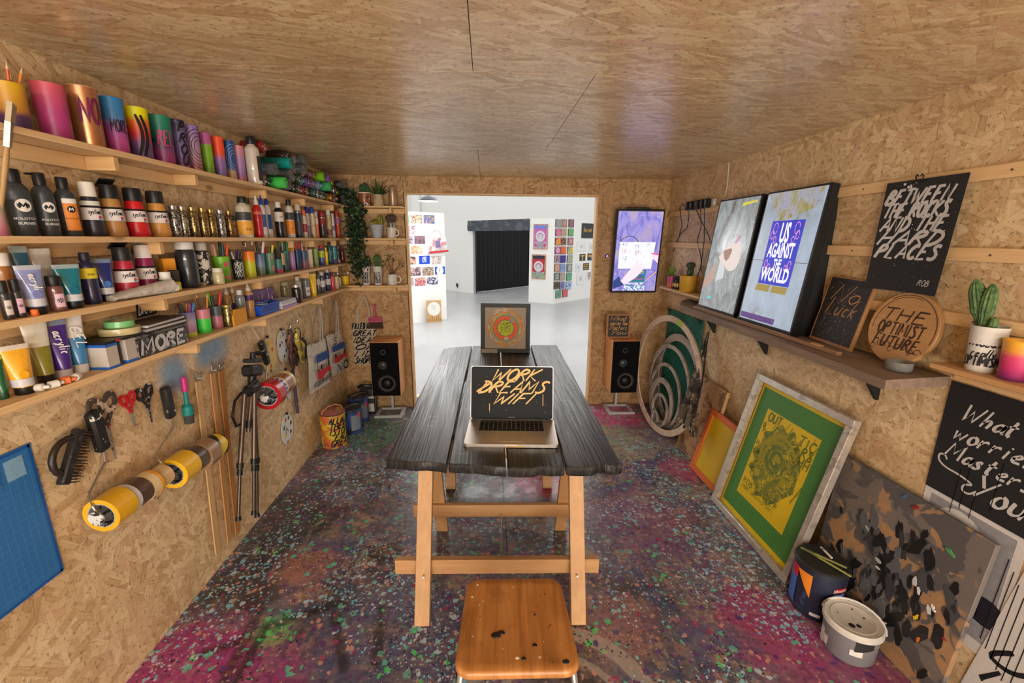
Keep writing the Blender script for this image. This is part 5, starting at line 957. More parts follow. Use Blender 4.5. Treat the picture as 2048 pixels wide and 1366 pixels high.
# blue basket of small tubes
t = thing('plastic_basket', 'blue plastic basket with white printed lines, full of small tubes', 'basket', (-1.265, 2.49, z4)); BB = mat((28, 80, 190), .4)
mb = MB(); o_, i_ = (.05, .105), (.047, .102); H_ = .058
def rect(a, b, z): return [(a, b, z), (-a, b, z), (-a, -b, z), (a, -b, z)]
vs = rect(.046, .1, 0)+rect(.052, .112, H_)+rect(.049, .109, H_)+rect(.043, .097, .003)
mb.add(vs, [(3, 2, 1, 0)]+[(k*4+i, k*4+(i+1) % 4, k*4+4+(i+1) % 4, k*4+4+i) for k in range(3) for i in range(4)]+[(12, 13, 14, 15)]); mb.build('basket_body', BB, t, 20)
MB().box((.0535, 0, H_-.003), (.003, .23, .007)).box((-.0535, 0, H_-.003), (.003, .23, .007)).box((0, .1135, H_-.003), (.11, .003, .007)).box((0, -.1135, H_-.003), (.11, .003, .007)).build('rim', BB, t, 0)
for i, s in enumerate(['BELLISSIMO PICK', '&MIX WRITERS PACK']): printed(t, s, mat((24, 40, 90), .5), .02, frame((.0525-.0025*i, 0, .042-.019*i), (0, 1, 0), (.1, 0, 1)), sx=.95)
for i in range(12):
    c = [(200, 60, 60), (220, 215, 210), (70, 90, 160), (40, 40, 44), (230, 225, 218), (180, 60, 110)][i % 6]; rr = random.Random(i+50)
    t = thing('small_tube', '%s paint tube piled in the blue basket' % ['red', 'white', 'blue', 'black', 'cream', 'pink'][i % 6], 'tube', M=T(-1.265+rr.uniform(-.025, .025), 2.49+(i-5.5)*.016, z4+.045+.012*(i % 3)) @ rz(rr.uniform(0, 3)) @ AX_X, group='small tubes in the blue basket')
    MB().lathe([(.006, -.03), (.007, -.01), (.006, .025)], 10).build('tube_body', mat(c, .4), t); MB().lathe([(.004, .025), (.004, .036)], 8).build('cap', mat((225, 222, 216), .5) if i % 2 else BLACK, t)
t = thing('purple_canvas', 'purple painted panel with white brush marks leaning behind basket', 'panel', M=frame((-1.305, 2.63, z4), (0, 1, 0), (-.12, 0, 1))); MB().bbox((0, .06, -.004), (.27, .12, .008), .001).build('panel', speckle((110, 62, 140), [((214, 200, 220), 26, .6)], .5), t)
for q, (a, b) in enumerate([(-.08, .07), (-.03, .09), (.04, .08), (.08, .06)]): MB().ribbon([(a, b-.03), (a+.02, b), (a+.015, b+.02)], .008, .001).build('brush_mark', mat((215, 205, 220), .6), t, 0)
for i, (zz, c, dy, lab) in enumerate([(0, (176, 140, 200), 0, 'lilac paperback at bottom of small pile by basket'), (.018, (215, 210, 214), -.01, 'white book in the middle of small pile'), (.034, (190, 190, 204), -.02, 'thin pale magazine on top of small pile')]):
    t = thing('book', lab, 'book', (-1.262, 2.725+dy, z4+zz)); MB().bbox((0, 0, .008), (.102, .2, .012), .0008).build('pages', mat((216, 210, 204), .7), t)
    for q in (.001, .0145): MB().bbox((0, 0, q), (.106, .206, .002), .0006).build('cover', mat(c, .5), t)
    MB().bbox((.0525, 0, .0078), (.002, .206, .0125), .0004).build('spine', mat(c, .5), t)
t = thing('card_sleeve', 'ochre card sleeve with a slanted top edge', 'sleeve', (-1.215, 2.17, z4)); 
MB(frame((0, 0, 0), (0, 1, 0), (0, 0, 1))).prism([(-.058, 0), (.058, 0), (.058, .076), (-.03, .076), (-.045, .062), (-.058, .05)], -.012, .008).build('sleeve', mat((214, 150, 34), .6), t, 20)
MB(frame((0, 0, 0), (0, 1, 0), (0, 0, 1))).prism([(-.05, .004), (.05, .004), (.05, .071), (-.03, .071), (-.05, .052)], -.010, .006).build('lining', mat((150, 104, 24), .8), t, 0)
# brush in the cup at the picture edge
a = cup_of('turquoise and pink cup'); base = Vector((a[2], a[3]-.0, ZS[2]+.012)); tip = Vector((-1.19, 1.268, 1.925)); d = tip-base
t = thing('flat_brush', 'wide flat bristle brush standing in the turquoise and pink cup', 'paintbrush', M=frame(base, Vector((.5, -.8, 0)), d)); L = d.length
MB().lathe([(.006, 0), (.009, L*.35), (.011, L*.55), (.0075, L*.68)], 12, Matrix.Rotation(-math.pi/2, 4, 'X'), el=(1, .55)).build('handle', mat((196, 160, 110), .5), t)
MB().prism([(-.009, L*.66), (.009, L*.66), (.017, L*.85), (-.017, L*.85)], -.0055, .0055).build('ferrule', mat((150, 148, 146), .4, .7), t, 30); MB().prism([(-.017, L*.85), (.017, L*.85), (.018, L), (-.018, L*.985)], -.005, .005).build('bristles', mat((186, 170, 140), .9), t, 30)

# ================================================================== tools hung on the left wall
def nail(p, M=None): return MB().lathe([(.0012, -.02), (.0012, .012), (.003, .0125), (.003, .014)], 8).build('nail', STEEL, p, 40, M)
t = thing('cutting_mat', 'blue gridded cutting mat pinned low on the left wall', 'mat', M=fl(.94, .795, .001)); MB().bbox((0, 0, .0015), (.6, .436, .003), .001).build('mat_sheet', mat((46, 110, 172), .55), t)
mb = MB()
for i in range(29): mb.box((-.28+i*.02, 0, .0031), (.0006, .396, .0002))
for i in range(20): mb.box((0, -.19+i*.02, .0031), (.56, .0006, .0002))
mb.build('grid_lines', mat((70, 136, 194), .6), t, 0)
fr_ = MB(); fr_.box((0, .211, .0031), (.59, .008, .0003)); fr_.box((0, -.211, .0031), (.59, .008, .0003)); fr_.box((.293, 0, .0031), (.008, .43, .0003)); fr_.box((-.293, 0, .0031), (.008, .43, .0003)); fr_.build('border', mat((24, 84, 156), .55), t, 0)
MB().box((.245, .165, .0033), (.05, .06, .0004)).build('info_panel', mat((130, 170, 200), .55), t, 0); printed(t, 'CUTTING MAT', mat((24, 84, 156), .5), .012, T(.205, .165, .0035) @ rz(math.pi/2))
# wire brush
Mx = fl(1.315, .928, .02) @ rz(-.55)
t = thing('wire_brush', 'black wire scrubbing brush with a looped handle', 'brush', M=Mx); MB().bbox((0, 0, .012), (.03, .17, .024), .004).build('block', speckle((34, 30, 30), [((70, 60, 56), 60, .6)], .5), t)
pts = [(-.012, .055, .012)]+[(-.012-.05*math.sin(q*math.pi/8), .055*math.cos(q*math.pi/8), .014) for q in range(1, 8)]+[(-.012, -.055, .012)]
MB().tube(chaik3(pts) if 0 else pts, .0095, 10).build('loop_handle', mat((44, 32, 28), .4), t)
mb = MB(); rr = random.Random(3)
for i in range(17):
    for j in range(4):
        y = -.078+i*.0098; L = .036+rr.uniform(-.004, .004); zz = .004+j*.005
        mb.tube([(.014, y, zz), (.014+L, y+rr.uniform(-.004, .004), zz+rr.uniform(-.003, .003))], [.0022, .0014], 5)
b = mb.build('bristles', mat((58, 48, 44), .6, .3), t, 0)
# roller frames with tape rolls threaded on them
def roller(y0, z0, y1, z1, wire, label, width=.046, body=(30, 28, 28), axis=None, spl=1):
    t = thing('paint_roller', label, 'paint roller', M=fl(0, 0, 0)); d = Vector((y1-y0, z1-z0, 0)); L = d.length
    bm = speckle(body, [((215, 212, 206), 34, .62)] if spl else [], .45)
    MB(frame((y0, z0, .022), Vector((-d.y, d.x, 0)), d)).bbox((0, L/2, 0), (width, L, .03), .008).build('handle', bm, t)
    MB().tube([(y, z, x) for y, z, x in wire], .0036, 8).build('wire_frame', CHROME, t)
    if axis:
        MB().tube(axis, .005, 8).build('axle', STEEL, t)
        MB().lathe([(.02, 0), (.024, .003), (.024, .008), (.012, .01)], 18).build('end_cap', speckle((220, 216, 210), [((40, 38, 38), 50, .55)], .5), t, 40, frame(axis[0], (0, 0, 1), (0, 1, 0)) )
    return t
def tapes(items, x, z, slope, first, grp):
    for (ya, yb, r, c, lab) in items:
        zz = z+slope*((ya+yb)/2-items[0][0])
        t = thing('tape_roll', lab, 'tape', M=T(x, ya, zz) @ AX_Y); m = c if not isinstance(c, tuple) else mat(c, .35, coat=.5)
        MB().annulus(r, r*.74, 0, yb-ya-.0008, 40).build('tape', m, t); MB().annulus(r*.74, r*.68, -.0005 if 0 else .0003, yb-ya-.0012, 40).build('core', speckle((176, 172, 168), [((60, 58, 60), 30, .56)], .7), t)
hz = NG('hazard_tape'); s_ = hz.sep(hz.obj()); an = hz.math('ADD', hz.math('MULTIPLY', hz.math('ARCTAN2', s_[1], s_[0]), 1.0), hz.math('MULTIPLY', s_[2], 30.0)); hz.col(hz.mix(hz.math('GREATER_THAN', hz.math('SINE', hz.math('MULTIPLY', an, 2.0)), 0.0), lin((28, 26, 26)), lin((222, 190, 30)))); hz.rough(.35)
roller(1.425, 1.033, 1.436, .885, [(1.436, .885, .022), (1.434, .845, .022), (1.345, .78, .03), (1.315, .75, .06), (1.318, .712, .07), (1.33, .7115, .07)], 'black handled roller frame, nearest the camera, loaded with tapes', axis=[(1.312, .71, .07), (1.6, .695, .07)])
tapes([(1.325, 1.405, .058, (226, 172, 30), 'wide yellow tape roll, nearest the camera on its roller'), (1.405, 1.43, .054, (205, 202, 198), 'silver grey tape roll behind the nearest yellow one'), (1.43, 1.488, .051, (84, 62, 46), 'brown parcel tape roll in middle of first roller'), (1.488, 1.525, .051, (226, 200, 150), 'cream tape roll on the first roller'), (1.525, 1.54, .0515, (234, 160, 40), 'narrow orange tape roll on the first roller'), (1.552, 1.605, .042, (214, 180, 130), 'beige tape roll at far end of first roller')], XL+.07, .71, -.055, 0, '')
roller(1.755, 1.004, 1.758, .866, [(1.758, .866, .022), (1.758, .822, .022), (1.632, .765, .03), (1.6215, .73, .06), (1.6215, .68, .07), (1.64, .6765, .07)], 'paint-splashed black roller frame right of the black scissors', width=.04, axis=[(1.62, .677, .07), (1.94, .655, .07)])
tapes([(1.64, 1.73, .062, (232, 182, 30), 'yellow tape roll at near end of second roller'), (1.731, 1.80, .054, (88, 68, 56), 'dark brown tape roll on the second roller'), (1.80, 1.868, .064, (150, 116, 86), 'wide tan tape roll on the second roller'), (1.87, 1.935, .056, hz.m, 'yellow and black hazard tape roll')], XL+.072, .678, -.09, 0, '')
roller(2.53, 1.012, 2.575, .86, [(2.575, .86, .02), (2.48, .75, .04), (2.385, .735, .09), (2.36, .728, .1)], 'small painted roller frame holding the red tape', width=.04, axis=[(2.352, .728, .1), (2.63, .745, .09)])
stripe = NG('striped_tape'); s_ = stripe.sep(stripe.obj()); stripe.col(stripe.mix(stripe.math('GREATER_THAN', stripe.math('SINE', stripe.math('MULTIPLY', stripe.math('ARCTAN2', s_[1], s_[0]), 16.0)), 0.3), lin((44, 90, 190)), lin((215, 210, 205)))); stripe.rough(.4)
tapes([(2.368, 2.44, .08, (178, 28, 34), 'large red tape roll facing the room'), (2.441, 2.48, .068, stripe.m, 'blue and white striped tape roll behind the red one'), (2.481, 2.50, .066, (222, 190, 130), 'thin cream tape roll behind the striped one'), (2.501, 2.575, .066, (150, 96, 56), 'brown and cream tape roll behind the striped one'), (2.576, 2.6, .066, (222, 196, 140), 'cream tape roll farthest along the red tape roller')], XL+.1, .73, .07, 0, '')
# scissors
def scissors(y, z, s, rot, hc, bc, label, ratio=1.0):
    t = thing('scissors', label, 'scissors', M=fl(y, z, .004) @ rz(rot) @ Matrix.Scale(s, 4)); hm = hc if not isinstance(hc, tuple) else mat(hc, .4)
    for q in (-1, 1):
        mb = MB(); n = 20; ro = []
        a0 = Matrix.Translation((q*.024, .05, .004)) @ Matrix.Rotation(q*-.25, 4, 'Z') @ Matrix.Diagonal((1, 1.45, 1, 1)); mb.annulus(.022, .0125, -.004, .004, 24, a0)
        mb.prism([(q*.018, .026), (q*.03, .03), (-q*.002, -.022), (-q*.012, -.018)], .0+.0006*q, .0075+.0006*q); mb.build('handle', hm, t, 30)
        MB().prism([(-q*.010, -.012), (q*.004, -.016), (-q*.001, -.105*ratio), (-q*.004, -.1*ratio)], .0025+.001*q, .004+.001*q).build('blade', bc if not isinstance(bc, tuple) else mat(bc, .3, .9), t, 20)
    MB().lathe([(.004, .002), (.004, .0085)], 12).build('pivot_screw', STEEL, t); nail(t, T(.024, .066, 0))
    return t
scissors(1.485, .972, 1.2, .02, speckle((74, 60, 54), [((206, 180, 160), 26, .5), ((190, 96, 60), 18, .6)], .5), speckle((196, 188, 170), [((110, 90, 70), 40, .58)], .4, metal=.6), 'paint-crusted brown scissors, largest of three hung pairs', 1.15)
scissors(1.592, .975, .78, .05, (200, 24, 32), (200, 198, 194), 'red handled scissors hung on the left wall', .95)
scissors(1.672, .965, .9, .08, speckle((26, 25, 27), [((215, 212, 206), 40, .62)], .5), speckle((150, 146, 140), [((40, 38, 38), 40, .5)], .4, metal=.5), 'black scissors splashed with white paint', .9)
# pink and teal stencil tool
t = thing('stencil_brush', 'pink and teal stencil brush hung beside blue overspray', 'brush', M=fl(1.826, 0, .022) @ rz(-.04)); Q = Matrix.Rotation(-math.pi/2, 4, 'X')
MB().lathe([(.006, 1.012-.001), (.012, 1.0), (.0125, .955), (.011, .945)][::-1], 16, Q).build('grip', mat((196, 50, 130), .4), t); MB().lathe([(.0095, .885), (.009, .945)], 16, Q).build('neck', mat((30, 130, 124), .4), t); MB().lathe([(.019, .838), (.021, .846), (.021, .878), (.012, .887)], 18, Q).build('collar', mat((30, 130, 124), .4), t); MB().lathe([(.0185, .80), (.019, .838)], 18, Q).build('bristles', mat((64, 62, 58), .9), t)
# rulers with bulldog clips
def clip(p, M=None, s=1.0, m=None):
    m = m or CHROME; o = MB(M).bbox((0, 0, .008*s), (.042*s, .007*s, .014*s), .002).build('clip_jaw', m, p)
    for q in (-1, 1): MB(M).tube([(q*.012*s, .003*s, .01*s), (q*.017*s, .02*s, .012*s), (q*.010*s, .027*s, .014*s), (q*.005*s, .019*s, .012*s)], .0026*s, 8).build('clip_lever', m, p)
    return o
for i, (y0, z0, y1, z1, c, lab) in enumerate([(1.969, .957, 1.908, .095, (222, 180, 124), 'palest long wooden ruler, nearest camera, on a bulldog clip'), (2.078, .961, 2.006, .081, (206, 150, 92), 'middle long wooden ruler on a bulldog clip'), (2.14, .952, 2.077, .071, (186, 124, 62), 'darkest long wooden ruler, beside the tripod')]):
    d = Vector((0, y1-y0, z1-z0)); t = thing('wooden_ruler', lab, 'ruler', M=frame((XL+.012, y0, z0), (0, -d.z, d.y), -d)); L = d.length
    MB().bbox((0, -L/2, 0), (.036, L, .007), .001).build('ruler', pine('ruler_wood', 1, c, tuple(int(v*.84) for v in c)), t)
    mb = MB()
    for k in range(int(L/.01)): mb.box((-.013 if k % 5 else -.0105, -.004-k*.01, .0037), (.008 if k % 5 else .014, .0008, .0003))
    mb.build('tick_marks', INK, t, 0)
    t2 = thing('bulldog_clip', 'steel bulldog clip holding the %s ruler' % ('palest', 'middle', 'darkest')[i], 'clip', M=frame((XL+.006, y0+.002, z0+.012), (0, 1, -.25), (0, .25, 1))); clip(t2); nail(t2, T(0, .03, 0))
# tripod
t = thing('camera_tripod', 'folded dark camera tripod hung on the left wall', 'tripod', M=fl(0, 0, .045)); BK = mat((26, 25, 26), .45); BZ = mat((104, 88, 76), .35, .6)
legs = [((2.225, .80), (2.10, .47), (2.02, .215)), ((2.27, .79), (2.182, .45), (2.115, .182)), ((2.325, .765), (2.268, .41), (2.2, .108))]
for i, (a, b, c) in enumerate(legs):
    dz = (.02, .045, .01)[i]; v = lambda p, k=0: (p[0], p[1], dz+k)
    MB().tube([v(a), v(b)], .0125, 12).build('upper_leg', BZ, t); MB().tube([v(b), v(c)], .0085, 12).build('lower_leg', mat((86, 72, 62), .35, .6), t)
    for f0, r in ((0, .0165), (.13, .0135)):
        p = Vector(b)+(Vector(c)-Vector(b))*f0; q = Vector(b)+(Vector(c)-Vector(b))*(f0+.1); MB().tube([v(p), v(q)], r, 12).build('leg_lock', BK, t)
    q = Vector(c)+(Vector(c)-Vector(b)).normalized()*.02; MB().tube([v(c), v(q)], [.012, .015], 12).build('rubber_foot', BK, t)
MB().tube([(2.285, .81, .03), (2.19, .6, .03)], .011, 12).build('centre_column', BZ, t); MB().tube([(2.215, .655, .03), (2.2, .618, .03)], .017, 12).build('column_collar', BK, t)
MB(T(2.28, .81, .03)).bbox((0, 0, 0), (.13, .06, .055), .018).build('shoulder', BK, t); MB().tube([(2.29, .83, .03), (2.298, .875, .03)], .022, 14).build('neck', BK, t)
MB(T(2.3, .905, .035) @ rz(-.25)).bbox((0, 0, 0), (.13, .06, .06), .012).build('pan_head', BK, t); MB(T(2.315, .955, .035) @ rz(-.25)).bbox((0, 0, 0), (.095, .022, .06), .005).build('quick_plate', mat((40, 38, 38), .5), t)
MB().tube([(2.32, .965, .035), (2.325, 1.0, .035)], [.016, .013], 12).build('camera_knob', BK, t); MB().tube([(2.36, .985, .03), (2.385, .975, .05)], .011, 10).build('side_knob', BK, t)
MB().tube([(2.225, .835, .04), (2.265, .865, .07)], [.007, .011], 10).build('crank', BK, t); MB().tube([(2.215, .81, .01), (2.15, .79, .01), (2.11, .72, .01), (2.13, .66, .01), (2.17, .655, .015)], .007, 8).build('carry_strap', BK, t)
# paint palettes
def palette(y, z, w, h, rot, base, blobs, label):
    t = thing('paint_palette', label, 'palette', M=fl(y, z, .004) @ rz(rot)); out = []
    n = 40
    for i in range(n):
        a = 2*math.pi*i/n+math.pi/2; k = 1.0
        x_, y_ = w/2*math.cos(a), h/2*math.sin(a)
        if y_ < 0: x_ *= 1.0+.05*math.sin(-y_/h*6)
        if abs(a-(math.pi/2+math.pi)) < .18: y_ += h*.14
        out.append((x_, y_))
    MB().prism(out, 0, .004).build('plate', mat(base, .35), t, 30)
    rr = random.Random(int(y*100+z*10))
    for i in range(7):
        a = 2*math.pi*i/7+.3; r = min(w, h)*.105; cx, cy = w*.3*math.cos(a), h*.32*math.sin(a)+.01
        MB(T(cx, cy, 0)).annulus(r*1.12, r*.9, .003, .006, 16).build('well_rim', mat(base, .35), t)
        c = blobs[i % len(blobs)]
        if c: MB(T(cx, cy, 0)).lathe([(r*.9, .004), (r*.7, .0055), (r*.2, .006)], 14, None, False).build('paint', mat(c, .35), t)
    for i in range(9):
        c = blobs[rr.randrange(len(blobs))]
        if c:
            x_, y_ = rr.uniform(-w*.3, w*.3), rr.uniform(-h*.35, h*.35); L = rr.uniform(.015, .04); a = rr.uniform(0, 6)
            MB().ribbon([(x_, y_), (x_+L*.5*math.cos(a)+.004, y_+L*.5*math.sin(a)), (x_+L*math.cos(a), y_+L*math.sin(a))], .008, .0045).build('smear', mat(c, .4), t, 0)
    MB().bbox((0, h*.5, .004), (.02, .016, .012), .003).build('clip', BLACK, t); nail(t, T(0, h*.5+.012, 0))
palette(2.636, .895, .145, .235, -.02, (214, 190, 120), [(205, 80, 50), (225, 180, 50), (205, 150, 70), (225, 200, 90), None], 'yellow and red stained palette nearest the small roller')
palette(2.823, .905, .14, .23, 0, (205, 204, 204), [(34, 36, 50), (60, 80, 110), (190, 190, 50), (40, 42, 54), None], 'palette crusted with black and blue paint beside the gloves')
palette(2.81, .645, .14, .215, -.1, (200, 202, 205), [(110, 120, 130), (60, 70, 80), None], 'grey smeared palette half hidden behind the red tape roller')
palette(2.752, .36, .165, .21, -.12, (214, 212, 210), [(40, 44, 60), (80, 110, 60), (190, 90, 60), (40, 110, 120), (225, 180, 40), None], 'lowest white palette with clean wells, near the floor')
t = thing('dowel', 'purple painted stick hung on wall under the gloves', 'stick', M=fl(2.905, 0, .014)); MB().tube([(0, .725, 0), (.004, .56, 0), (.002, .41, 0)], .0105, 10).build('stick', speckle((72, 54, 84), [((110, 90, 120), 20, .6)], .5), t); nail(t, T(0, .72, -.01))
# rubber gloves on clips
def glove(y, z, L, w, rot, c, label, d=.03):
    t = thing('rubber_glove', label, 'glove', M=fl(y, z, d) @ rz(rot)); m = speckle(c, [(tuple(int(v*.55) for v in c), 16, .52), (tuple(min(255, int(v*1.4)+20) for v in c), 22, .6)], .45)
    mb = MB(); n, k = 14, 12; vs = []
    for j in range(k+1):
        u = j/k; ww = w*(.34+.5*math.sin(min(1, u*1.15)*math.pi*.55)); dd = .011+.006*math.sin(u*5); off = .008*math.sin(u*6+y*9)
        for i in range(n):
            a = 2*math.pi*i/n; vs.append((off+ww*.5*math.cos(a)*(1+.12*math.sin(3*a+u*7)), -L*.68*u, dd*math.sin(a)+.004*math.sin(u*11)))
    mb.add(vs, [(j*n+i, (j+1)*n+i, (j+1)*n+(i+1) % n, j*n+(i+1) % n) for j in range(k) for i in range(n)]+[tuple(range(n)), tuple(range((k+1)*n-1, k*n-1, -1))])
    for f in range(4):
        x0 = w*(-.3+.2*f); e = L*(.95, 1.0, .98, .9)[f]; mb.tube([(x0, -L*.6, 0), (x0*1.1, -L*.74, .006), (x0*1.15+.004*math.sin(f*2), -e, .002)], [.0105, .0115, .007], 8)
    mb.tube([(w*.36, -L*.42, 0), (w*.55, -L*.55, .008), (w*.58, -L*.68, .006)], [.011, .012, .008], 8); mb.build('glove', m, t, 60)
    MB().lathe([(w*.2, -.004), (w*.21, .001), (w*.2, .006)], 14, Matrix.Rotation(math.pi/2, 4, 'X'), False, False, el=(1, .45)).build('cuff', m, t)
glove(2.895, 1.0, .27, .085, .03, (96, 56, 40), 'orange-brown rubber glove stained purple, leftmost of the bunch', .022)
glove(2.935, 1.0, .25, .08, .22, (170, 150, 60), 'yellow rubber glove hanging in the middle of the bunch', .05)
glove(3.0, .985, .24, .085, .36, (52, 50, 52), 'black rubber glove with teal stains, rightmost of the bunch', .03)
glove(2.955, .96, .23, .075, .1, (104, 66, 100), 'purple stained rubber glove behind the yellow one', .012)
for y, z, n_ in ((2.9, 1.012, 'orange-brown'), (3.01, 1.03, 'black')):
    t = thing('bulldog_clip', 'steel bulldog clip holding the %s glove' % n_, 'clip', M=fl(y, z, .018)); clip(t, None, 1.0); nail(t, T(0, .03, -.015))
# tote bags
def tote(cor, nailp, label, right=(0, 1, 0), out=Vector((1, 0, 0)), org=None, thick=.022, col=(214, 204, 190), sw=.016):
    """cor: TL, TR, BR, BL in wall coordinates (u, z); built as a soft closed shell with straps up to the nail"""
    t = thing('tote_bag', label, 'bag', M=org); n, m_ = 14, 14; rr = random.Random(len(label)); TL, TR, BR, BL = [Vector(c) for c in cor]
    cm = speckle(col, [(tuple(int(v*.86) for v in col), 9, .56)], .85, .3, scale_base=12); mb = MB()
    for side in (1, -1):
        vs = []
        for j in range(m_+1):
            for i in range(n+1):
                u, v = i/n, j/m_; p = (TL*(1-u)+TR*u)*(1-v)+(BL*(1-u)+BR*u)*v
                b = math.sin(math.pi*u)**.6*(.25+.75*v)*(1-v**6)
                vs.append((p.x, p.y+.006*math.sin(u*9+v*2)*(1-v), side*thick*b*.5+.004*math.sin(u*7+v*5)*math.sin(math.pi*v)))
        k = [(j*(n+1)+i, (j+1)*(n+1)+i, (j+1)*(n+1)+i+1, j*(n+1)+i+1) for j in range(m_) for i in range(n)]
        mb.add(vs, k if side > 0 else [f[::-1] for f in k])
    mb.build('bag_body', cm, t, 70)
    for q, (f0, f1) in enumerate(((.2, .8), (.3, .7))):
        a, b, N = TL+(TR-TL)*f0, TL+(TR-TL)*f1, Vector(nailp); z = .006 if q == 0 else -.004; mb = MB()
        for (p, bend) in ((a, -1), (b, 1)):
            pts = [(p.x, p.y-.02, z), (p.x+(N.x-p.x)*.35+bend*.012*(1+q), p.y+(N.y-p.y)*.5, z+.006), (N.x+bend*.008, N.y-.006, z+.004), (N.x, N.y, z)]
            vs = []
            for (x_, y_, z_) in pts: vs += [(x_-sw/2, y_, z_), (x_+sw/2, y_, z_+.003*bend), ]
            for (x_, y_, z_) in pts: vs += [(x_-sw/2, y_, z_-.0016), (x_+sw/2, y_, z_-.0016+.003*bend)]
            k = len(pts); mb.add(vs, [(2*i, 2*i+1, 2*i+3, 2*i+2) for i in range(k-1)]+[(2*k+2*i, 2*k+2*i+2, 2*k+2*i+3, 2*k+2*i+1) for i in range(k-1)])
        mb.build('strap', mat(tuple(int(v*.9) for v in col), .85), t, 40)
    nail(t, T(nailp[0], nailp[1], -.012)); return t, TL, TR, BR, BL
def onbag(TL, TR, BR, BL, u, v, z): 
    p = (TL*(1-u)+TR*u)*(1-v)+(BL*(1-u)+BR*u)*v; return (p.x, p.y, z)
def patch(t, C, us, vs_, m, z, name, wave=0):
    mb = MB(); n = 8; v0, v1 = vs_; pts = []
    for i in range(n+1):
        u = us[0]+(us[1]-us[0])*i/n; w = wave*math.sin(i/n*math.pi*2)
        pts += [onbag(*C, u, v0, z), onbag(*C, u, v1+w, z)]
    mb.add(pts, [(2*i, 2*i+1, 2*i+3, 2*i+2) for i in range(n)]); mb.build(name, m, t, 0)
def bagletters(t, C, lines, u0, u1, v0, dv, m, z, stroke=.18, slant=.1):
    for i, s in enumerate(lines):
        st, L = strokes(s, 0, 0, 1.0, slant, 1, .12, .02, seed=i+3); mb = MB()
        for p in st:
            q = []
            for a, b in p:
                w = onbag(*C, u0+(u1-u0)*a/L, v0+i*dv-(b*.8)*dv, z); q.append((w[0], w[1]))
            mb.ribbon(q, dv*stroke*(C[3]-C[0]).length, z)
        mb.build('lettering', m, t, 0)
D_ = .05; OM = fl(0, 0, D_); zb = thick_z = .0185
t, *C1 = tote([(3.08, .842), (3.44, .82), (3.47, .452), (3.05, .49)], (3.35, 1.08), 'cream tote bag with blue and red logo and brushed name', org=OM)
NAVY, RED_ = mat((44, 78, 140), .7), mat((196, 44, 50), .7)
patch(t, C1, (.3, .98), (.25, .42), NAVY, zb, 'blue_print', .0); bagletters(t, C1, ["Levi's"], .3, .98, .58, .2, INK, zb+.001, .2); patch(t, C1, (.3, .98), (.6, .75), RED_, zb, 'red_print', .05); bagletters(t, C1, ['ROBDRAPER'], .08, .98, .9, .13, INK, zb+.001, .14, .4)
t, *C2 = tote([(3.46, .83), (3.8, .812), (3.95, .425), (3.5, .48)], (3.72, 1.085), 'cream tote bag painted NO under its logo, in the corner', org=fl(0, 0, D_))
bagletters(t, C2, ['20'.replace('2', 'S')], .25, .85, .25, .2, INK, zb+.001, .12); patch(t, C2, (.15, .95), (.28, .42), NAVY, zb, 'blue_print'); bagletters(t, C2, ["evi's"], .2, .95, .55, .17, INK, zb+.001, .2); patch(t, C2, (.15, .95), (.56, .68), RED_, zb, 'red_print', .03); bagletters(t, C2, ['NO'], .2, .95, .94, .24, INK, zb+.001, .16)

# ================================================================== pots on the floor by the left wall
def floorpot(x, y, r, h, body, lid, label, kind=0):
    t = thing('paint_pot', label, 'paint pot', (x, y, .001), front(x, y)); MB().lathe([(r*.97, 0), (r, .006), (r, h*.95), (r*.985, h)], 32).build('pot', body, t); return t
t = floorpot(-1.215, 3.25, .095, .275, NAVY, None, 'yellow and orange zip pot covered in black brush letters', 1); 
gm = speckle((214, 180, 40), [((206, 104, 52), 14, .52), ((150, 88, 80), 20, .6), ((120, 70, 100), 9, .62)], .6); t.children[0].data.materials[0] = gm; t.children[0].name = 'pot_side'
MB().lathe([(.094, .272), (.097, .276), (.0, .284)], 32, None, False, False).build('lid', speckle((176, 106, 96), [((220, 190, 50), 14, .55)], .6), t); MB().lathe([(.0955, .268), (.0985, .271), (.0985, .277), (.0955, .279)], 32, None, False, False).build('zip_rim', mat((90, 50, 60), .6), t)
MB().tube([(.0, -.09, .27), (.0, -.08, .3), (.0, -.03, .325), (0, .03, .325), (.0, .08, .3), (0, .09, .27)], .006, 8).build('handle', mat((190, 120, 80), .6), t)
letter(t, ['ALLALL', 'THERE', 'ISTOIT', 'ZEALE', 'GREAT'], INK, .05, .17, .3, .2, .92, 'C', bend=.0955, origin=(0, .205), z=.001)
BLUEC = speckle((52, 82, 150), [((40, 44, 62), 12, .52)], .45)
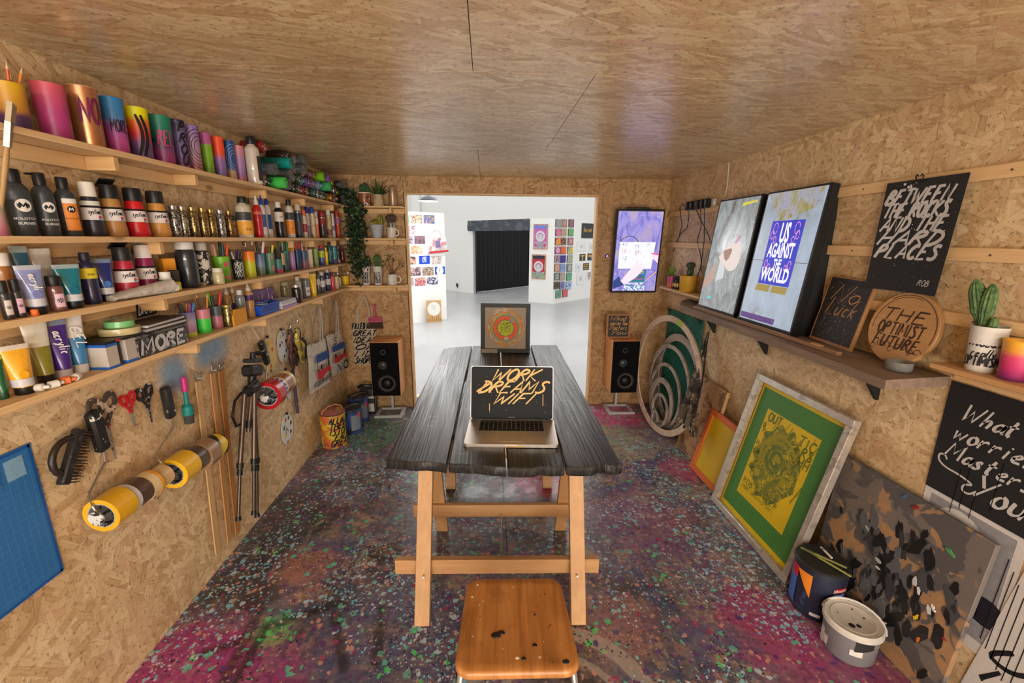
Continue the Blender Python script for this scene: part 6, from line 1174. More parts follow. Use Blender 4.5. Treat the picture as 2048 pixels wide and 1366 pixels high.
for i, (x, y, r, h, lab) in enumerate([(-1.155, 3.5, .085, .215, 'blue paint tin behind the yellow lettered pot'), (-1.16, 3.74, .085, .23, 'second blue paint tin, nearer the door wall')]):
    t = thing('paint_tin', lab, 'paint tin', (x, y, .001), front(x, y)); MB().lathe([(r*.97, 0), (r, .005), (r, h*.96), (r*.94, h*.98)], 28).build('tin', BLUEC, t); MB().lathe([(r*.97, h*.965), (r*1.03, h*.97), (r*1.03, h*.99), (r*.9, h*1.0)], 28).build('lid', mat((44, 46, 52), .45), t)
    n = 8; vs = [((r+.001)*math.cos(-.6+1.0*q/n), (r+.001)*math.sin(-.6+1.0*q/n), zz) for q in range(n+1) for zz in (.03, .16)]; MB().add(vs, [(2*q, 2*q+2, 2*q+3, 2*q+1) for q in range(n)]).build('label_panel', mat((120, 128, 140), .5), t, 0)
    vs = [((r+.0015)*math.cos(.1+.3*q/n), (r+.0015)*math.sin(.1+.3*q/n), zz) for q in range(n+1) for zz in (.13, .18)]; MB().add(vs, [(2*q, 2*q+2, 2*q+3, 2*q+1) for q in range(n)]).build('label_flash', mat((205, 70, 50), .5), t, 0)
    MB().tube([(0, -r*1.03, h*.9), (.02, -r*.8, h*1.06), (.03, 0, h*1.12), (.02, r*.8, h*1.06), (0, r*1.03, h*.9)], .003, 6).build('wire_handle', STEEL, t)
t = thing('black_box_tin', 'black and white tin box with a strap in the corner', 'box', (-1.12, 3.935, .001), .1)
MB().bbox((0, 0, .12), (.13, .13, .24), .008).build('tin', mat((44, 42, 44), .45), t); MB().bbox((0, -.0655, .055), (.11, .002, .08), .0005).build('white_panel', mat((200, 192, 186), .6), t); MB().bbox((0, -.0655, .155), (.115, .002, .02), .0005).build('white_strip', mat((205, 198, 190), .6), t); MB().tube([(-.08, -.03, .25), (-.05, -.05, .275), (.02, -.055, .265), (.07, -.03, .25)], .014, 8).build('strap', BLACK, t); MB().tube([(.066, -.06, .01), (.07, -.06, .23)], .004, 6).build('edge_rail', STEEL, t)
# ================================================================== door wall, left side: little shelves with plants
LEAF = speckle((44, 74, 34), [((66, 100, 46), 30, .52)], .5); CACT = speckle((58, 96, 52), [((36, 66, 34), 60, .5)], .6); SOIL = mat((44, 32, 24), .95)
TERRA = speckle((196, 170, 130), [], .7)
for i, (z, lab) in enumerate([(1.866, 'top'), (1.6, 'middle'), (1.192, 'lowest')]):
    t = thing('corner_shelf', '%s small pine shelf left of the doorway' % lab, 'shelf', (0, YB, z), 0, 'small shelves left of the doorway'); 
    MB().bbox((-1.005+.0, -.065, -.008), (.58, .128, .016), .002).build('shelf_board', PINE_X, t); MB().bbox((-1.005, -.0095, -.038), (.58, .019, .042), .002).build('wall_batten', PINE_X, t)
    MB().bbox((-.82, -.065, -.038), (.02, .09, .042), .002).build('bracket_block', PINE_Y, t)
def cactus(p, r, h, z0, M=None, ribs=12, m=None, name='cactus'):
    m = m or CACT; n = ribs*2; vs = []; K = 10
    for j in range(K+1):
        u = j/K; rr = r*(math.sin(math.pi*(.12+.88*u)*.5)**.5 if u < .35 else 1.0)*(1 if u < .7 else math.cos((u-.7)/.3*math.pi/2*.96)**.6)
        for i in range(n): a = 2*math.pi*i/n; q = rr*(1 if i % 2 == 0 else .84); vs.append((q*math.cos(a), q*math.sin(a), z0+h*u))
    return MB(M).add(vs, [(j*n+i, j*n+(i+1) % n, (j+1)*n+(i+1) % n, (j+1)*n+i) for j in range(K) for i in range(n)]+[tuple(range(K*n, (K+1)*n))]).build(name, m, p, 50)
def potshape(p, rt, rb, h, m, name='pot', n=24): return MB().lathe([(rb*.96, 0), (rb, .003), (rt*.98, h*.9), (rt, h), (rt*.92, h), (rt*.9, h*.86)], n, None, True, True).build(name, m, p)
# top shelf
t = thing('potted_cactus', 'ribbed cactus in a brown and white patterned pot, top shelf', 'plant', (-1.035, 3.945, 1.8665)); potshape(t, .052, .05, .108, speckle((150, 84, 48), [((216, 206, 196), 15, .55), ((60, 34, 26), 22, .6)], .4)); MB().lathe([(.053, .1), (.055, .104), (.053, .109)], 24, None, False, False).build('pot_rim', CREAM, t); MB().lathe([(.046, .094), (.001, .096)], 16, None, False, False).build('soil', SOIL, t)
for dx, dy, hh in ((-.024, 0, .085), (.004, .01, .1), (.027, -.004, .085)): cactus(t, .019, hh, .09, T(dx, dy, 0), 9)
t = thing('potted_agave', 'spiky leaved plant in a small tan pot, top shelf', 'plant', (-.92, 3.945, 1.8665)); potshape(t, .037, .047, .094, TERRA); MB().lathe([(.033, .082), (.001, .084)], 16, None, False, False).build('soil', SOIL, t)
rr = random.Random(5)
for i in range(16):
    a = i*2.4; L = .07+.07*rr.random()+(.05 if i > 12 else 0); el = .45+.055*i; w = .011; d = Vector((math.cos(a)*math.cos(el), math.sin(a)*math.cos(el), math.sin(el))); s = Vector((-math.sin(a), math.cos(a), 0)); b = Vector((0, 0, .08)); u_ = d.cross(s)
    vs = [b-s*w*.7, b+s*w*.7, b+d*L*.5+s*w-u_*.006, b+d*L*.5-s*w-u_*.006, b+d*L, b+d*L*.5+u_*.004]
    vs = [tuple(v) for v in vs]; MB().add(vs, [(0, 1, 2, 3), (3, 2, 4), (0, 3, 5), (3, 4, 5), (2, 5, 4), (1, 5, 2), (0, 5, 1)]).build('leaf', speckle((52, 84, 50), [((120, 130, 60), 20, .6)], .5) if i == 0 else bpy.data.materials[-1] if 0 else LEAF, t, 30)
t = thing('metal_flask', 'slim beige metal flask at the right end of top shelf', 'flask', (-.8, 3.95, 1.8665)); MB().lathe([(.032, 0), (.034, .003), (.033, .13), (.03, .145)], 24).build('body', mat((170, 140, 112), .35, .5), t); MB().lathe([(.0305, .144), (.029, .155), (.02, .162), (.0, .164)], 24, None, False, False).build('cap', mat((180, 152, 124), .35, .5), t)
# middle shelf
t = thing('potted_cactus', 'yellow-green cactus clump in a ribbed grey pot', 'plant', (-.948, 3.945, 1.6005)); mb = MB(); n = 40; vs = []
for (r, z) in ((.035, 0), (.058, .1), (.061, .112), (.056, .112), (.05, .09)):
    for i in range(n): a = 2*math.pi*i/n; q = r*(1 if i % 2 else .97); vs.append((q*math.cos(a), q*math.sin(a), z))
mb.add(vs, [(j*n+i, j*n+(i+1) % n, (j+1)*n+(i+1) % n, (j+1)*n+i) for j in range(4) for i in range(n)]+[tuple(range(n-1, -1, -1)), tuple(range(4*n, 5*n))]); mb.build('pot', mat((170, 172, 180), .55), t, 30)
YG = speckle((150, 140, 50), [((96, 100, 40), 40, .52)], .6)
for dx, dy, r, hh in ((.03, .0, .028, .095), (-.02, .012, .024, .06), (-.035, -.02, .02, .045), (.0, -.025, .02, .05)): cactus(t, r, hh, .095, T(dx, dy, 0), 10, YG)
t = thing('brush_mug', 'white mug with a yellow flower print holding a big round brush', 'mug', (-.825, 3.95, 1.6005)); MB().lathe([(.036, 0), (.038, .003), (.038, .088), (.034, .088), (.034, .006)], 24).build('mug', speckle((220, 210, 196), [((70, 84, 60), 24, .62), ((214, 170, 40), 16, .68)], .35), t); MB().annulus(.028, .02, -.005, .005, 20, T(.042, 0, .045) @ Matrix.Rotation(math.pi/2, 4, 'X') @ Matrix.Diagonal((.8, 1.1, 1, 1))).build('handle', CREAM, t)
t = thing('round_brush', 'fat round bristle brush with a metal band standing in mug', 'paintbrush', (-.825, 3.95, 1.6075)); MB().lathe([(.012, 0), (.014, .06), (.03, .075)], 16).build('handle', TAN, t); MB().lathe([(.031, .072), (.033, .075), (.031, .12), (.034, .124)], 24).build('ferrule', CHROME, t); MB().lathe([(.033, .122), (.047, .16), (.044, .178), (.03, .187), (.0, .19)], 24, None, False, False).build('bristles', speckle((96, 78, 56), [((60, 46, 34), 80, .5)], .9), t)
t = thing('small_daisy', 'dried pale flower leaning above the middle shelf', 'plant', (-1.05, 3.96, 1.6005)); MB().tube([(0, 0, 0), (.0, .0, .08), (-.005, -.004, .14)], .002, 5).build('stem', mat((104, 84, 52), .8), t); MB(T(-.005, -.01, .15) @ Matrix.Rotation(math.pi/2, 4, 'X')).annulus(.016, .006, -.002, .002, 14).build('flower', mat((186, 160, 130), .8), t); MB().lathe([(.012, 0), (.014, .01), (.006, .03)], 12).build('bud_vase', mat((80, 70, 60), .5), t)
# lowest shelf
CUPP = speckle((214, 206, 196), [], .5)
for i, (x, words, lab) in enumerate([(-1.07, ['STAY', 'WEIRD', 'WORK', 'HARD'], 'white printed tumbler planted with a dark cactus'), (-.966, ['THE', 'BIG', 'BOLD', 'LOUD'], 'white printed tumbler planted with a tall green cactus')]):
    t = thing('potted_cactus', lab, 'plant', (x, 3.95, 1.1925), -.0); MB().lathe([(.03, 0), (.032, .003), (.041, .164), (.037, .164), (.035, .15)], 28).build('tumbler', CUPP, t); MB().lathe([(.036, .155), (.001, .158)], 16, None, False, False).build('soil', SOIL, t)
    letter(t, words, INK, .03, .06, .1, .16, 1.05, 'C', bend=.037, M=rz(-math.pi/2), origin=(0, .115), z=.0012)
    if i: cactus(t, .032, .115, .15, T(.0, 0, 0), 12, speckle((72, 110, 50), [((48, 80, 40), 50, .5)], .6))
    else:
        for dx, r, hh in ((-.012, .03, .07), (.022, .026, .1), (.0, .02, .085)): cactus(t, r, hh, .15, T(dx, .0, 0), 10, speckle((40, 66, 40), [((28, 48, 30), 40, .5)], .6))
t = thing('jade_plant', 'succulent with branching stems in a white printed mug', 'plant', (-.842, 3.95, 1.1925)); MB().lathe([(.034, 0), (.04, .004), (.042, .095), (.038, .095), (.037, .01)], 26).build('mug', CUPP, t); MB().lathe([(.0375, .084), (.001, .086)], 16, None, False, False).build('soil', SOIL, t)
MB().annulus(.034, .025, -.005, .005, 22, T(.052, 0, .05) @ Matrix.Rotation(math.pi/2, 4, 'X') @ Matrix.Diagonal((.85, 1, 1, 1))).build('handle', CUPP, t); MB(frame((0, -.0425, .052), (1, 0, 0), (0, 0, 1))).bbox((-.004, 0, 0), (.032, .05, .002), .0005).build('printed_badge', artmat([(214, 206, 196), (40, 38, 38)], 120), t)
rr = random.Random(11)
for bi, (dx, dy, hx, hz) in enumerate([(-.01, 0, -.05, .1), (.0, .0, .02, .15), (.012, 0, .075, .11), (.0, -.01, -.03, .16)]):
    MB().tube([(dx, dy, .08), (dx+hx*.3, dy, .08+hz*.5), (dx+hx, dy-.01, .085+hz)], [.004, .0035, .0025], 7).build('stem', mat((96, 64, 48), .7), t)
    for k in range(9):
        c = Vector((dx+hx+rr.uniform(-.022, .022), dy-.01+rr.uniform(-.02, .02), .085+hz+rr.uniform(-.04, .022))); q = rr.uniform(0, 6.3)
        MB(Matrix.Translation(c) @ rz(q) @ Matrix.Rotation(rr.uniform(-.5, .9), 4, 'Y') @ Matrix.Diagonal((1, .6, .28, 1))).lathe([(.001, -.011), (.008, -.006), (.011, 0), (.008, .006), (.001, .011)], 8, AX_X, False, False).build('leaf', LEAF, t)
# trailing ivy
t = thing('trailing_ivy', 'long dark trailing ivy hanging in the left back corner', 'plant', (-1.2, 3.9, 1.8825)); potshape(t, .05, .04, .06, mat((36, 32, 30), .6)); rr = random.Random(21)
IV = speckle((30, 52, 26), [((52, 80, 38), 26, .52), ((22, 34, 20), 40, .56)], .45); leaves = MB(); vines = []
for i in range(15):
    a = rr.uniform(-.2, 1.0); x, y, z = rr.uniform(-.03, .03), rr.uniform(-.03, .03), .06; pts = [(x, y, z)]; ln = rr.uniform(.35, .95) if i else 1.0
    tx, ty = rr.uniform(.0, .17), rr.uniform(-.1, .05); k = 14
    for j in range(1, k+1):
        u = j/k; pts.append((x+tx*min(1, u*3)+.012*math.sin(j*1.3+i), y+ty*min(1, u*3)+.012*math.cos(j*1.1+i), .06+.03*math.sin(min(1, u*5)*math.pi)-ln*.80*max(0, u-.1)))
    vines.append(pts)
    for j in range(1, k+1):
        for q in range(5):
            p = Vector(pts[j])+Vector((rr.uniform(-.025, .025), rr.uniform(-.025, .025), rr.uniform(-.03, .03))); s = rr.uniform(.012, .021)
            leaves.add([(0, -s, 0), (s*.75, -s*.2, .003), (s*.45, s*.5, 0), (0, s, -.004), (-s*.45, s*.5, 0), (-s*.75, -s*.2, .003), (0, 0, .002)], [(0, 1, 6), (1, 2, 6), (2, 3, 6), (3, 4, 6), (4, 5, 6), (5, 0, 6)], Matrix.Translation(p) @ Euler((rr.uniform(.6, 2.2), rr.uniform(-.7, .7), rr.uniform(-1.2, 1.2))).to_matrix().to_4x4())
mb = MB()
for p in vines: mb.tube(p, .0018, 5)
o = mb.build('vines', mat((52, 44, 28), .8), t); o['kind'] = 'stuff'; o = leaves.build('foliage', IV, t, 0); o['kind'] = 'stuff'
# lettered tote and hand brush on the door wall
t, *C3 = tote([(-1.24, .838), (-1.035, .842), (-1.02, .44), (-1.24, .44)], (-1.11, 1.085), 'cream tote with large black brush words beside the speaker', org=fb(0, 0, .02), thick=.014, col=(196, 176, 148))
bagletters(t, C3, ['FILLED WITH', 'GREAT', 'IDEAS', 'OR', 'LIDL', 'SHOPPIN'], .0, 1.02, .14, .165, INK, .0125, .19, .35)
t = thing('hand_brush', 'wide dusting brush with pink handle hung on the door wall', 'brush', M=fb(-1.028, 0, .012)); PK = mat((190, 70, 110), .5)
MB().bbox((0, .955, .012), (.02, .12, .014), .005).build('handle', PK, t); MB().bbox((0, .868, .012), (.122, .05, .02), .004).build('stock', PK, t); printed(t, 'RADIO', mat((110, 24, 60), .6), .034, T(0, .868, .0225), bold=.02); MB().prism([(-.06, .846), (.06, .846), (.07, .785), (-.068, .785)], .002, .022).build('bristles', speckle((72, 52, 40), [((44, 32, 26), 120, .5)], .9), t, 20); nail(t, T(0, 1.008, 0))
# ---- speakers on their stands
VEN = pine('speaker_veneer', 2, (226, 160, 98), (206, 138, 78), .4)
def speaker(x, label, sl):
    st = thing('speaker_stand', 'light grey %s speaker stand with a square frame foot' % sl, 'stand', (x, 3.86, 0)); GR = mat((186, 184, 182), .4)
    for (c, d) in (((0, -.1, .011), (.25, .03, .022)), ((0, .1, .011), (.25, .03, .022)), ((-.11, 0, .011), (.03, .17, .022)), ((.11, 0, .011), (.03, .17, .022))): MB().bbox(c, d, .003).build('foot_bar', GR, st)
    MB().bbox((.0, .098, .11), (.022, .022, .18), .003).build('post', GR, st); MB().bbox((.0, .02, .2085), (.15, .17, .008), .002).build('top_plate', GR, st)
    t = thing('speaker', label, 'speaker', (x, 3.875, .213)); MB().bbox((0, 0, .249), (.254, .25, .498), .004).build('cabinet', VEN, t)
    MB().bbox((0, -.1255, .249), (.246, .006, .49), .002).build('baffle', mat((8, 8, 9), .9, spec=.2), t); Q = Matrix.Rotation(math.pi/2, 4, 'X')
    w = T(.01, -.129, .12) @ Q
    MB(w).annulus(.078, .064, .0, .004, 36).build('woofer_ring', mat((30, 29, 28), .5), t); MB(w).lathe([(.064, .003), (.045, -.006), (.03, -.012)][::-1], 32, None, False, False).build('woofer_cone', mat((92, 68, 50), .7), t); MB(w).lathe([(.034, -.004), (.026, .004), (.012, .008), (.0, .009)], 24, None, False, False).build('dust_cap', mat((34, 30, 28), .5), t)
    w = T(-.02, -.129, .29) @ Q; MB(w).annulus(.036, .024, 0, .003, 28).build('tweeter_ring', mat((34, 33, 33), .5), t); MB(w).lathe([(.024, .001), (.016, .006), (0, .009)], 20, None, False, False).build('tweeter_dome', mat((60, 58, 56), .35), t)
    w = T(-.01, -.129, .41) @ Q; MB(w).annulus(.024, .015, 0, .003, 24).build('port_ring', mat((36, 35, 35), .5), t)
speaker(-.905, 'wooden speaker with black front left of the doorway', 'left'); speaker(1.262, 'wooden speaker with black front right of the doorway', 'right')
t = thing('lettered_plaque', 'small black plaque with gold script standing on the right speaker', 'plaque', M=frame((1.21, 3.86, .7125), (1, 0, 0), (0, .06, 1))); MB().bbox((0, .113, .0), (.225, .226, .014), .002).build('board', pine('plaque_wood', 0, (170, 112, 56), (140, 86, 40)), t); MB().bbox((.0, .112, .0075), (.19, .195, .002), .0005).build('black_face', mat((36, 30, 26), .5), t)
letter(t, ['What', 'worries You', 'Masters', 'You'], mat((200, 150, 80), .5), .042, .165, .3, .13, 1.02, 'C', .0095, origin=(0, .165))
# ---- portrait screen on the door wall
def scr(c, s=1.0): return mat(c, .4, emit=s)
def screen_body(name, label, M_, w, h, depth, back_in=.03):
    t = thing(name, label, 'screen', M=M_); MB().bbox((0, h/2, -depth/2), (w, h, depth), .004).build('housing', mat((20, 20, 22), .4), t)
    return t
def wood_picture(pal, scale, seed, em):
    g = NG('screen_picture'); v = g.obj(); s = g.sep(v); n = g.noise(g.mapping(v, scale=(1, .45, 1), loc=(seed, seed*2, 0)), scale, 5, .65, .8)['Fac']
    c = g.ramp(n, pal); n2 = g.noise(g.mapping(v, loc=(seed*3, 1, 0)), scale*2.2, 3, .6)['Fac']
    c = g.mix(g.step(n2, .6, .68, 0, .7), c, lin(pal[-1][1])); g.put(g.b, 'Base Color', (0, 0, 0, 1)); g.put(g.b, 'Emission Color', c); g.b.inputs['Emission Strength'].default_value = em; g.rough(.25); return g.m
TV1 = screen_body('wall_screen', 'portrait screen on the door wall showing hands drawing', frame((1.345, 3.918, 1.128), (1, -.0, 0), (0, -.068, .73)), .425, .735, .05)
E1 = 1.15
MB().box((.0, .3675, .0006), (.396, .700, .001)).build('picture', wood_picture([(.3, (70, 64, 120)), (.42, (120, 112, 190)), (.52, (150, 140, 205)), (.62, (170, 150, 170)), (.75, (190, 170, 225))], 9, 3, E1), TV1, 0)
def piece(t, pts, c, z, s=E1, name='picture_piece'): return MB().prism(pts, z, z+.0003).build(name, scr(c, s) if isinstance(c, tuple) else c, t, 0)
nb = wood_picture([(.3, (226, 228, 240)), (.55, (238, 238, 246)), (.68, (200, 210, 226)), (.8, (190, 150, 190))], 30, 1, 1.1)
piece(TV1, [(-.165, .22), (.14, .22), (.158, .455), (-.165, .455)], nb, .0013, name='picture_notebook')
for i, (x, y, ln) in enumerate([(-.14, .42, 'XI'), (-.14, .36, 'LE'), (-.13, .3, 'IS'), (-.03, .4, 'TT'), (-.02, .35, 'EF'), (.07, .41, '7')]): letter(TV1, [ln.replace('7', 'T').replace('X', 'K')], scr([(70, 70, 150), (190, 60, 90), (70, 150, 160)][i % 3], .7), .03, .045, .1, .14, z=.0018, origin=(x, y))
piece(TV1, [(.0, .27), (-.06, .2), (-.11, .13), (-.145, .09), (-.125, .065), (-.05, .1), (.01, .14), (.06, .2), (.085, .24), (.07, .25), (.04, .21), (.055, .27), (.045, .285), (.01, .23), (.02, .29), (.01, .3), (-.02, .245)], (222, 182, 196), .0022, name='picture_hand')
piece(TV1, [(-.196, .035), (-.196, .105), (-.145, .155), (-.13, .11), (-.095, .075), (-.15, .05)], (36, 58, 120), .0026, .8, 'picture_sleeve')
piece(TV1, [(.196, .27), (.14, .32), (.13, .345), (.16, .36), (.196, .35)], (226, 180, 200), .002, name='picture_hand'); piece(TV1, [(.13, .352), (.196, .343), (.196, .354), (.132, .36)], (220, 50, 90), .0026, name='picture_pen')
piece(TV1, [(-.07, .1), (.09, .1), (.1, .21), (-.05, .21)], (36, 120, 130), .0017, .7, 'picture_pencil_tin')
for i, c in enumerate([(226, 180, 90), (150, 120, 220), (80, 60, 150), (60, 80, 90), (190, 60, 160)]): piece(TV1, [(-.04, .185-i*.016), (.08, .188-i*.016), (.08, .196-i*.016), (-.04, .193-i*.016)], c, .002, .8, 'picture_pencil')
piece(TV1, [(-.1, .022), (.1, .022), (.095, .092), (-.085, .092)], artmat([(40, 60, 110), (200, 214, 235), (60, 90, 150), (220, 228, 240)], 60, 4, .5, .9), .0015, .8, 'picture_pattern')
piece(TV1, [(.1, .1), (.19, .185), (.19, .2), (.105, .112)], (214, 160, 120), .0018, .8, 'picture_pencil')
MB().ribbon(chaikin([(-.17, .46), (-.12, .5), (-.05, .51), (.0, .46)]), .006, .0022).build('picture_cable', scr((40, 44, 80), .6), TV1, 0)
MB().bbox((-.02, .742, -.03), (.2, .018, .03), .004).build('mount_bar', BLACK, TV1)
MB().bbox((0, .36, -.0725), (.2, .3, .04), .004).build('wall_mount', BLACK, TV1)
t = thing('status_light', 'blue glowing status light on the wall beside the screen', 'light', (1.1, 3.985, 1.455)); MB().lathe([(.007, 0), (.006, .006), (.002, .009)], 14, Matrix.Rotation(math.pi/2, 4, 'X')).build('lens', mat((70, 60, 255), .4, emit=14), t); MB().bbox((0, .0172, 0), (.02, .034, .02), .003).build('housing', BLACK, t)
# ================================================================== right wall
for i, (z, y0, lab) in enumerate([(1.8225, .6, 'highest'), (1.56, .6, 'middle'), (1.338, .6, 'lowest')]):
    t = thing('wall_rail', '%s of three pine battens running along the right wall' % lab, 'batten', (XR, 0, z), 0, 'pine battens'); yb = 2.0 if i == 2 else 3.99
    MB().bbox((-.0095, (y0+yb)/2, 0), (.019, yb-y0, .044), .002).build('batten', PALE_Y, t)
    for y in (1.35, 1.9, 2.9): MB().lathe([(.004, 0), (.003, .0012)], 10, Matrix.Rotation(-math.pi/2, 4, 'Y')).build('screw', mat((90, 70, 50), .5), t, 40, T(-.0192, y, 0)) if y < yb else None
# thick reclaimed shelf
OLD = pine('old_board', 1, (150, 126, 106), (104, 86, 74), .7)
sh = thing('thick_shelf', 'thick weathered board shelf under the two screens', 'shelf', (0, 0, 1.132)); MB().prism([(1.385, 1.36), (1.66, 1.392), (1.66, 3.45), (1.56, 3.37), (1.43, 3.12)], -.036, 0).build('board', OLD, sh, 20)
for y in (1.65, 2.4, 3.0):
    MB(frame((1.5, y, -.037), (1, 0, 0), (0, 0, 1))).prism([(.0, 0), (.158, 0), (.158, -.15), (.148, -.15), (.06, -.02), (.0, -.012)], -.007, .007).build('bracket', BLACK, sh, 20)
t = thing('screen_stop', 'thin pine strip along the thick shelf front holding the screens', 'strip', (1.47, 2.42, 1.1325), 0); MB().bbox((0, -.1, .009), (.022, 1.3, .018), .002).build('strip', pine('strip_wood', 1, (172, 132, 96), (140, 104, 74)), t); MB().bbox((0.0, -.62, .02), (.02, .06, .004), .001).build('shim', PINE_Y, t)
def lean(y0, y1, xb, zb, xt, zt, yaw=0.):       # left, right edge along the wall, bottom and top line
    return frame((xb, (y0+y1)/2, zb), (yaw, -1, 0), (xt-xb, 0, zt-zb))
def shelf_tv(y0, y1, label):
    t = screen_body('shelf_screen', label, lean(y0, y1, 1.515, 1.1345, 1.6, 1.868), y0-y1, .738, .045); w = y0-y1
    MB(frame((0, 0, 0), (0, 0, -1), (0, 1, 0))).prism([(.04, .002), (.13, .02), (.13, .1), (.075, .6), (.05, .73), (.04, .735)], -w*.47, w*.47).build('rear_cover', mat((18, 18, 20), .6), t, 20); MB().bbox((0, .012, .002), (w, .02, .006), .001).build('chin', mat((60, 58, 58), .35, .4), t)
    return t
T2 = shelf_tv(3.023, 2.548, 'screen on the shelf showing a blurred hand, left one'); T3 = shelf_tv(2.507, 2.032, 'screen on the shelf showing a blue poster'); W_ = .444
MB().box((0, .374, .0006), (W_, .706, .001)).build('picture', wood_picture([(.28, (96, 92, 84)), (.42, (150, 152, 148)), (.55, (176, 184, 186)), (.7, (196, 204, 206))], 16, 6, .62), T2, 0)
E2 = .62
piece(T2, chaikin([(-.09, .36), (.02, .46), (.13, .47), (.16, .4), (.15, .3), (.06, .27), (.0, .31), (-.04, .32), (-.09, .36)]), (214, 206, 204), .0013, E2, 'picture_hand')
piece(T2, chaikin([(-.05, .4), (.06, .43), (.04, .36), (.0, .33), (-.05, .4)]), (150, 112, 100), .0019, E2, 'picture_thumb'); piece(T2, [(.06, .455), (.1, .505), (.115, .495), (.08, .45)], (190, 130, 170), .0019, E2, 'picture_tattoo')
piece(T2, chaikin([(-.215, .2), (-.15, .3), (-.08, .33), (-.12, .26), (-.07, .22), (-.215, .13)]), (176, 148, 138), .0013, E2, 'picture_hand'); piece(T2, [(-.07, .2), (.02, .23), (.01, .3), (-.06, .34)], (196, 204, 206), .0022, E2, 'picture_paper'); piece(T2, [(-.12, .075), (-.08, .08), (-.08, .1), (-.12, .095)], (90, 200, 205), .0013, .7, 'picture_chip'); piece(T2, [(.04, .68), (.2, .695), (.2, .706), (.06, .7)], (210, 205, 70), .0013, E2, 'picture_streak')
MB().box((0, .374, .0006), (W_, .706, .001)).build('picture', wood_picture([(.28, (150, 150, 138)), (.42, (176, 186, 198)), (.55, (186, 200, 218)), (.7, (200, 210, 226))], 7, 9, .68), T3, 0)
piece(T3, [(-.07, .565), (.21, .64), (.21, .727), (-.222, .727), (-.15, .66)], wood_picture([(.3, (170, 168, 190)), (.45, (190, 190, 205)), (.58, (180, 168, 100)), (.7, (150, 136, 60))], 24, 12, .66), .0012, .6, 'picture_wall')
BLUP = scr((36, 44, 170), .85); piece(T3, [(-.125, .235), (.13, .235), (.13, .575), (-.125, .575)], BLUP, .0016, .8, 'picture_poster'); LW = scr((226, 226, 236), .85); PKL = scr((230, 150, 196), .8)
for s_, y_, sz, sx_, sy_ in (('US', .505, .1, .62, 1.25), ('AGAINST', .415, .07, .68, 1.3), ('THE', .345, .05, .65, 1.2), ('WORLD', .285, .08, .74, 1.1)): printed(T3, s_, LW, sz*1.15, T(0, y_, .0022), sx=sx_*.9, sy=sy_, bold=.03)
for q in (-1, 1):
    for (cx, cy, r1) in ((.085, .535, .03), (.1, .5, .022), (.072, .475, .018), (.095, .345, .022), (.07, .33, .016)): MB().ribbon([(q*cx+r1*.55*math.cos(a*.5), cy+r1*math.sin(a*.5)) for a in range(13)], .0035, .0022).build('picture_ornament', PKL, T3, 0)
piece(T3, [(-.14, .195), (-.02, .195), (-.01, .232), (-.13, .232)], (150, 134, 60), .0014, .6, 'picture_block'); piece(T3, [(.0, .195), (.12, .195), (.125, .232), (.005, .232)], (150, 134, 60), .0014, .6, 'picture_block'); piece(T3, [(-.222, .36), (.222, .36), (.222, .3635), (-.222, .3635)], (90, 96, 104), .0012, .6, 'picture_line')
piece(T3, [(-.215, .03), (.09, .03), (.09, .06), (-.215, .06)], artmat([(90, 60, 130), (190, 190, 205)], 160, 2, .5, .6), .0012, .6, 'picture_caption')
# plugs and cables
t = thing('power_strip', 'white power strip under the black plugs', 'socket', M=fr(3.4, 1.868, .001)); MB().bbox((0, 0, .012), (.44, .05, .024), .004).build('strip', mat((214, 208, 198), .5), t); MB().tube([(.2, .005, .012), (.26, .01, .012), (.335, .03, .008), (.345, .1, .006), (.335, .25, .006)], .004, 6).build('flex', mat((200, 190, 172), .6), t)
cab = [[(3.55, 1.86, .06), (3.6, 1.89, .07), (3.66, 1.86, .06), (3.68, 1.72, .02), (3.74, 1.63, .01), (3.8, 1.56, .01), (3.86, 1.55, .01)], [(3.5, 1.84, .06), (3.5, 1.78, .05), (3.58, 1.7, .02), (3.7, 1.66, .012), (3.76, 1.6, .012), (3.83, 1.5, .01)], [(3.38, 1.84, .06), (3.33, 1.76, .04), (3.2, 1.66, .04), (3.1, 1.6, .06)], [(3.3, 1.84, .06), (3.32, 1.7, .03), (3.38, 1.6, .02), (3.3, 1.46, .012), (3.28, 1.36, .012)], [(3.24, 1.84, .06), (3.25, 1.6, .03), (3.28, 1.4, .02), (3.33, 1.3, .02)]]
for i, (y, w) in enumerate([(3.54, .05), (3.47, .055), (3.38, .07), (3.3, .045), (3.23, .05)]):
    t = thing('mains_plug', 'black plug adapter, %s from the corner on the power strip' % ['first', 'second', 'third', 'fourth', 'fifth'][i], 'plug', M=fr(y, 1.866, .026), group='black plug adapters'); MB().bbox((0, 0, .019), (w*.92, .066, .038), .007).build('plug_body', mat((26, 25, 26), .35), t); MB().bbox((0, .005, .0385), (w*.5, .03, .002), .0005).build('rating_label', mat((90, 88, 86), .5), t)
    t = thing('cable', 'thin black cable hanging from the %s plug' % ['first', 'second', 'third', 'fourth', 'fifth'][i], 'cable', group='black cables'); MB().tube([(XR-x, y_, z) for y_, z, x in cab[i]], .0032, 6).build('flex', mat((26, 24, 24), .5), t); MB().tube([(XR-cab[i][0][2], cab[i][0][0], cab[i][0][1]-.006), (XR-cab[i][0][2], cab[i][0][0], cab[i][0][1]+.0)], .0055, 8).build('strain_relief', BLACK, t)
